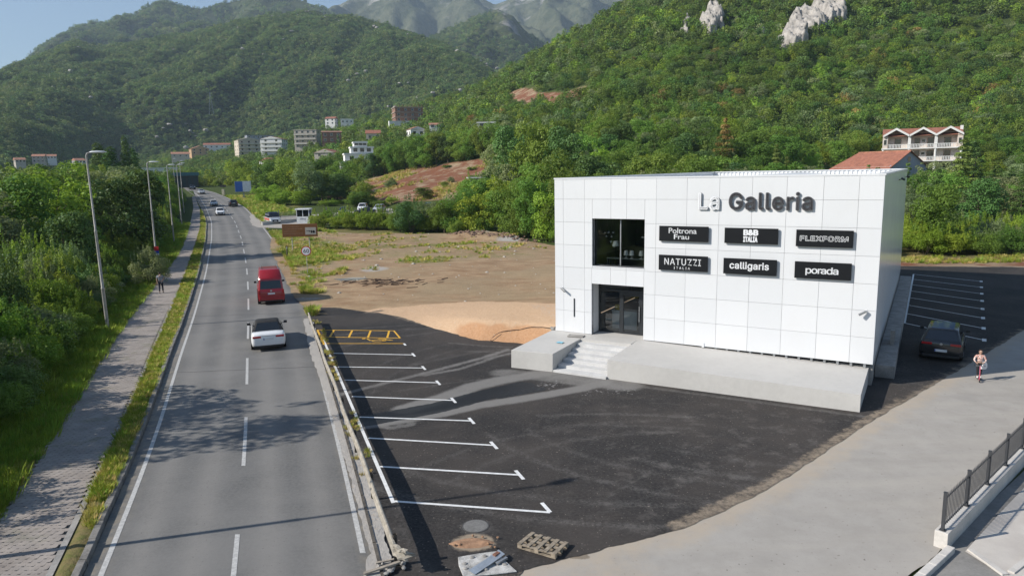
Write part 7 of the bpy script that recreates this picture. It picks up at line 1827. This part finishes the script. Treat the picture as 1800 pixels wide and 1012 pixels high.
house('small_house', 'low white house right of the small ridge house', -144, 640, 11, 7, 1, M_HWHITE, 'flat', M_HWHITE, face(-144, 640), 3.6, 3, z=56)
c = house('construction_block', 'unfinished brick block with open floors over a white base on the hill', -62.4, 443, 17, 11, 3, M_RAWBR, 'flat', M_RAWBR, face(-62, 443, .2), 2.9, 4, z=41.5)
for k in range(9): MB().box(-8 + k * 2, -7.7 + k * 2, -5.3, -5.0, 9.0, 10.4).build('column', M_RAWBR, c)
for f_ in range(1, 4): MB().box(-9, 9, -6, 5.6, f_ * 2.9 - .15, f_ * 2.9 + .12).build('floor_slab', M_BEIGE, c)
MB().box(-13, 1, -9, -6.1, -3.5, .4).build('lower_block', M_HWHITE, c)
v = thing('modern_villa', 'white flat-roofed modern villa stepped in three tiers', 'house', (-60.1, 287, 12.5), face(-60, 287, .1))
for (x0, x1, y0, y1, z0, z1) in ((-8, 7.8, -4, 6, -4, 2.6), (-6.2, 7.2, -2.6, 6, 2.6, 5.8), (-3.6, 5.2, -1.2, 6, 5.8, 8.4), (-2.2, 3.0, .2, 6, 8.4, 10.4)):
    MB().box(x0, x1, y0, y1, z0, z1 - .3).build('wall', M_HWHITE, v); MB().box(x0 - .3, x1 + .3, y0 - .4, y1 + .2, z1 - .3, z1 + .25).build('roof_slab', M_HWHITE, v)
    for k in range(3): window(v, lerp(x0, x1, .2 + .3 * k), y0, z0 + .8 if z0 > 0 else .4, 1.6, 1.5, 'f')
house('small_house', 'pink house with red roof behind the white villa', -73.2, 386, 7.5, 7, 1, M_CREAM, 'gx', M_TILE, face(-73, 386), 3.4, 2, z=28.5)
house('small_house', 'white house with pale red roof halfway up the right slope', -43.3, 332, 6.8, 7, 1, M_HWHITE, 'gy', M_TILE2, face(-43, 332, .3), 3.2, 2, z=27, rise=1.4)
house('small_house', 'tiny red-roofed house right of the pale red one', -33.8, 330, 5.4, 5, 1, M_HWHITE, 'gx', M_TILE2, face(-33, 330), 2.0, 2, z=30, rise=1.0)
house('small_house', 'white cottage high in the trees right of the tiny house', -7.5, 238, 6, 5, 1, M_HWHITE, 'flat', M_HWHITE, face(-7, 238), 2.4, 2, z=23.5)
house('grey_house', 'grey gabled house with red roof left of the white villa', -83.6, 330, 10, 9, 2, M_BEIGE, 'gy', M_TILE, face(-83, 330, -.4), 2.4, 2, z=15.5, rise=1.8)
house('small_house', 'white house with red hipped roof below the gabled block', -133.9, 397, 8.6, 8, 1, M_HWHITE, 'gx', M_TILE, face(-133, 397, .3), 3.2, 2, z=15.5, hip=3, rise=1.9)
house('warehouse', 'low grey warehouse with dark roof among the valley trees', -109.8, 340, 15, 10, 1, M_BLUEG, 'flat', M_DROOF, face(-109, 340), 3.2, 4, z=11.5, cat='building')
for k, (x, y, w, z) in enumerate(((-435, 620, 7, 29.5), (-395, 600, 9, 25.5), (-410, 640, 7, 29.5), (-398, 580, 7, 25), (-338, 560, 7, 23))):
    house('small_house', ['small red-roofed house at the far left edge', 'white house with red roof among the trees far left', 'pale house right of the white one far left', 'low white house below the others far left', 'red-roofed house half hidden left of the cypresses'][k], x, y, w, 7, 2 if k == 1 else 1, M_BEIGE if k % 2 else M_HWHITE, 'gx', M_TILE2, face(x, y, .2 * (k - 2)), 2.7, 3, z=z, rise=1.8)
for k, (x, y, z) in enumerate(((-365, 1100, 148), (-299, 1150, 178), (-235, 1100, 166))):
    house('hillside_cottage', ['lone cottage low on the left hill', 'pale cottage high on the left hill', 'white cottage right of the high one on the left hill'][k], x, y, 12, 8, 1, M_HWHITE, 'gx', M_TILE2, 0, 4., 3, z=z, sink=6)
# teal building and white halls at the road bend
tb = thing('teal_building', 'dark building with teal roof edge at the left of the road bend', 'building', (-117.6, 257, float(prof(257)) - .2), .42); tb.scale = (.68, 1, .9)
MB().box(-7.2, 6.6, -3.5, 6, -1, 4.6).build('wall', M('dark_glass_wall', (.02, .03, .032), .3, .2, 1.), tb); MB().box(-8.2, 7.0, -4.6, 6.4, 4.6, 5.9).build('roof', M('teal_fascia', (.035, .13, .16), .5, .15, 1.), tb)
for k in range(5): MB().box(-6.4 + k * 2.6, -4.6 + k * 2.6, -3.55, -3.49, .3, 4.1).build('window', M('dark_teal_glazing', (.02, .045, .05), .6, .2), tb)
wh = house('white_hall', 'white flat hall behind the teal building', -156, 318, 14, 9, 1, M_HWHITE, 'flat', M_HWHITE, .4, 4.6, 4, z=9.8, cat='building')
# balcony house behind the showroom
b3 = thing('balcony_house', 'pale three-storey house with three gables and long balconies on the right hillside', 'house', (99.2, 172, 7.6), -.48)
W3, fh = 16.6, 3.0; b0 = -5.0
MB().box(-8.3, 8.3, .0, 9, -4, 9.2).build('wall', M('blush_render', (.62, .53, .46), .85, .07, .6), b3)
for s in (-1, 1): MB().box(min(s * 7.2, s * 8.3), max(s * 7.2, s * 8.3), -1.8, 0, 6.1, 9.2).build('corner_room', M('blush_render', (.62, .53, .46)), b3)
for z in (3.0, 6.0): MB().box(-8.5, 8.5, -2.0, .0, z - .1, z + .16).build('balcony', M_HWHITE, b3)
for z in (3.0, 6.0):
    r_ = MB()
    for k in range(44):
        x = -6.9 + k * .32
        r_.box(x, x + .14, -1.93, -1.87, z + .22, z + .95)
    r_.box(-7.1, 7.1, -1.96, -1.84, z + .95, z + 1.06); r_.build('balustrade', M_HWHITE, b3)
for z in (-.2, 3.16):
    for x in (-8.1, -2.6, 2.9, 8.1): MB().lathe([(.24, 0), (.24, 2.74)], 10, (x, -1.7, z)).build('column', M_HWHITE, b3, True)
for x in (-2.6, 2.9): MB().box(x - .3, x + .3, -1.9, -.0, 6.16, 9.0).build('pier', M_HWHITE, b3)
for k, xc_ in enumerate((-5.5, .1, 5.6)):
    hw = 2.75; m = MB()
    for s in (-1, 1): m.add([(xc_, -2.3, 10.6), (xc_, 9.3, 10.6), (xc_ + s * (hw + .05), 9.3, 8.95), (xc_ + s * (hw + .05), -2.3, 8.95), (xc_, -2.3, 10.85), (xc_, 9.3, 10.85), (xc_ + s * (hw + .05), 9.3, 9.2), (xc_ + s * (hw + .05), -2.3, 9.2)], [(4, 5, 6, 7), (3, 2, 1, 0), (0, 1, 5, 4), (2, 3, 7, 6), (0, 4, 7, 3), (1, 2, 6, 5)])
    ro = m.build('roof', M_TILE, b3)
    f = MB()
    for s in (-1, 1): f.add([(xc_, -2.36, 10.45), (xc_, -2.36, 10.98), (xc_ + s * hw, -2.36, 9.3), (xc_ + s * hw, -2.36, 8.8), (xc_, -2.28, 10.45), (xc_, -2.28, 10.98), (xc_ + s * hw, -2.28, 9.3), (xc_ + s * hw, -2.28, 8.8)], [(0, 1, 2, 3), (7, 6, 5, 4), (0, 4, 5, 1), (1, 5, 6, 2), (2, 6, 7, 3), (3, 7, 4, 0)])
    f.build('bargeboard', M_HWHITE, ro)
    MB().add([(xc_ - hw, .02, 9.0), (xc_ + hw, .02, 9.0), (xc_, .02, 10.5), (xc_ - hw, .3, 9.0), (xc_ + hw, .3, 9.0), (xc_, .3, 10.5)], [(0, 1, 2), (5, 4, 3), (0, 3, 4, 1), (1, 4, 5, 2), (2, 5, 3, 0)]).build('gable', M('blush_render', (.62, .53, .46)), b3)
MB().add([(-8.4, -1.9, 8.95), (8.4, -1.9, 8.95), (8.4, 4.2, 11.0), (-8.4, 4.2, 11.0), (8.4, 9.3, 9.2), (-8.4, 9.3, 9.2)], [(0, 1, 2, 3), (3, 2, 4, 5), (1, 4, 2), (0, 3, 5)]).build('main_roof', M_TILE, b3)
for z in (.3, 3.2, 6.2):
    for x in (-5.0, -.9, 1.9, 5.4): window(b3, x, 0, z + .1, 1.3 if x != -.9 else 1.0, 2.1, 'f', M_RAWBR)
    window(b3, .4, 0, z + 1.3, .7, .6, 'f')
for s in (-1, 1): window(b3, s * 7.75, -1.8, 7.0, .6, 1.2, 'f')
MB().box(7.9, 8.5, 2, 2.6, 9.2, 11.2).build('chimney', M_HWHITE, b3)
# red-roofed house with blue-grey gable
rh = thing('red_roof_house', 'house with long red tiled roof and blue-grey gable wall behind the showroom', 'house', (78.2, 151, 5.2), -1.22)
LW, DW, EH, RZ = 15.0, 10.0, 4.2, 7.3
MB().box(-LW / 2, LW / 2, -DW / 2, DW / 2, -3, EH).build('wall', M_HWHITE, rh)
MB().add([(LW / 2 + .01, -DW / 2, -3), (LW / 2 + .01, DW / 2, -3), (LW / 2 + .01, DW / 2, EH), (LW / 2 + .01, 0, RZ - .2), (LW / 2 + .01, -DW / 2, EH), (LW / 2 - .2, -DW / 2, EH), (LW / 2 - .2, DW / 2, EH), (LW / 2 - .2, 0, RZ - .2)], [(0, 1, 2, 3, 4), (4, 3, 7, 5), (3, 2, 6, 7)]).build('gable_wall', M_BLUEG, rh)
n_ = 18
ro = thing('roof', None, None); ro.parent = rh
tm = {}
for s in (-1, 1):
    MB().add([(-LW / 2 - .5, s * (DW / 2 + .5), EH - .33), (LW / 2 + .4, s * (DW / 2 + .5), EH - .33), (LW / 2 + .4, 0, RZ), (-LW / 2 + 2.2, 0, RZ), (-LW / 2 - .5, s * (DW / 2 + .5), EH - .45), (LW / 2 + .4, s * (DW / 2 + .5), EH - .45), (LW / 2 + .4, 0, RZ - .12), (-LW / 2 + 2.2, 0, RZ - .12)], [(0, 1, 2, 3), (7, 6, 5, 4), (0, 4, 5, 1), (1, 5, 6, 2), (2, 6, 7, 3), (3, 7, 4, 0)]).build('tiled_slope', M_TILE, ro)
MB().add([(-LW / 2 - .5, -DW / 2 - .5, EH - .33), (-LW / 2 - .5, DW / 2 + .5, EH - .33), (-LW / 2 + 2.2, 0, RZ)], [(0, 2, 1)]).build('tiled_hip', M_TILE, ro)
m = MB(); m.tube([(-LW / 2 + 2.2, 0, RZ + .02), (LW / 2 + .4, 0, RZ + .02)], .12, 6).build('ridge_tiles', M_TILE2, ro)
wo = MB().box(LW / 2 + .0, LW / 2 + .05, -.35, .35, EH + .9, EH + 1.9).build('window', M_CGLASS, rh)
MB().box(-LW / 2 - 2.0, LW / 2 - 2, -DW / 2 - 2.5, -DW / 2 - .02, EH - 1.55, EH - 1.35).build('porch_roof', M_HWHITE, rh)
gw = thing('garden_wall', 'short pale garden wall right of the red-roofed house', 'wall', (88.5, 148.5, float(H(88.5, 148.5)) + .5), -.3); MB().box(-2, 2, -.2, .2, -2, 2.2).build('wall', M_BEIGE, gw); MB().box(-2.1, 2.1, -.25, .25, 2.2, 2.35).build('coping', M_BEIGE, gw)
fh_ = thing('yard_shed', 'low pale shed roof half hidden by trees at the foot of the slope', 'shed', (-5.0, 158, float(H(-5, 158)) + .2), .1); MB().box(-4, 4, -2.5, 2.5, -1, 2.6).build('wall', M_BEIGE, fh_); MB().box(-4.6, 4.6, -3.1, 3.1, 2.6, 2.85).build('roof', M_HWHITE, fh_)

# ================================================================ power pylons
M_PYL = M('pylon_steel', (.36, .37, .38), .5, .05)
def pylon(x, y, z, h, label):
    o = thing('power_pylon', label, 'pylon', (x, y, z), .3, 'power pylons on the hills'); b = MB(); w = h * .11; t = .12 * h / 30
    for sx in (-1, 1):
        for sy in (-1, 1): b.beam((sx * w, sy * w, -3), (sx * w * .12, sy * w * .12, h), t * 2, t * 2)
    for k in range(7):
        f0, f1 = k / 7, (k + 1) / 7; a0, a1 = w * (1 - .88 * f0), w * (1 - .88 * f1)
        for s in (-1, 1): b.beam((-a0, s * a0, h * f0), (a1, s * a1, h * f1), t, t); b.beam((a0, s * a0, h * f0), (-a1, s * a1, h * f1), t, t)
    b.build('lattice', M_PYL, o)
    for f in (.72, .84, .96): MB().beam((-h * .16, 0, h * f), (h * .16, 0, h * f), t * 1.6, t * 1.6).build('cross_arm', M_PYL, o)
for x, y, z, h, l in ((-913, 1400, 232, 26, 'pylon on the left skyline'), (-360, 1450, 296, 42, 'pylon near the top of the left hill'), (-390, 1450, 290, 34, 'pylon just left of the hilltop one'), (-371, 900, 92, 24, 'pylon low on the left hill'), (116, 332, 56, 17, 'thin pylon on the right hillside'), (-655, 1300, 190, 32, 'pylon on the left flank of the left hill')):
    pylon(x, y, z, h, l)
# ================================================================ the air
hz = NT('haze'); hz.n.remove(hz.b)
pv = hz.new('ShaderNodeVolumePrincipled'); pv.inputs['Color'].default_value = (.64, .81, 1.0, 1); pv.inputs['Density'].default_value = .000115
pv.inputs['Anisotropy'].default_value = .0
hz.link(pv.outputs[0], hz.out.inputs['Volume'])
tag(MB().box(-4900, 4900, -400, 5400, -40, 1250).build('haze', hz.m), 'thin blue summer haze filling the valley', 'haze', kind='stuff')
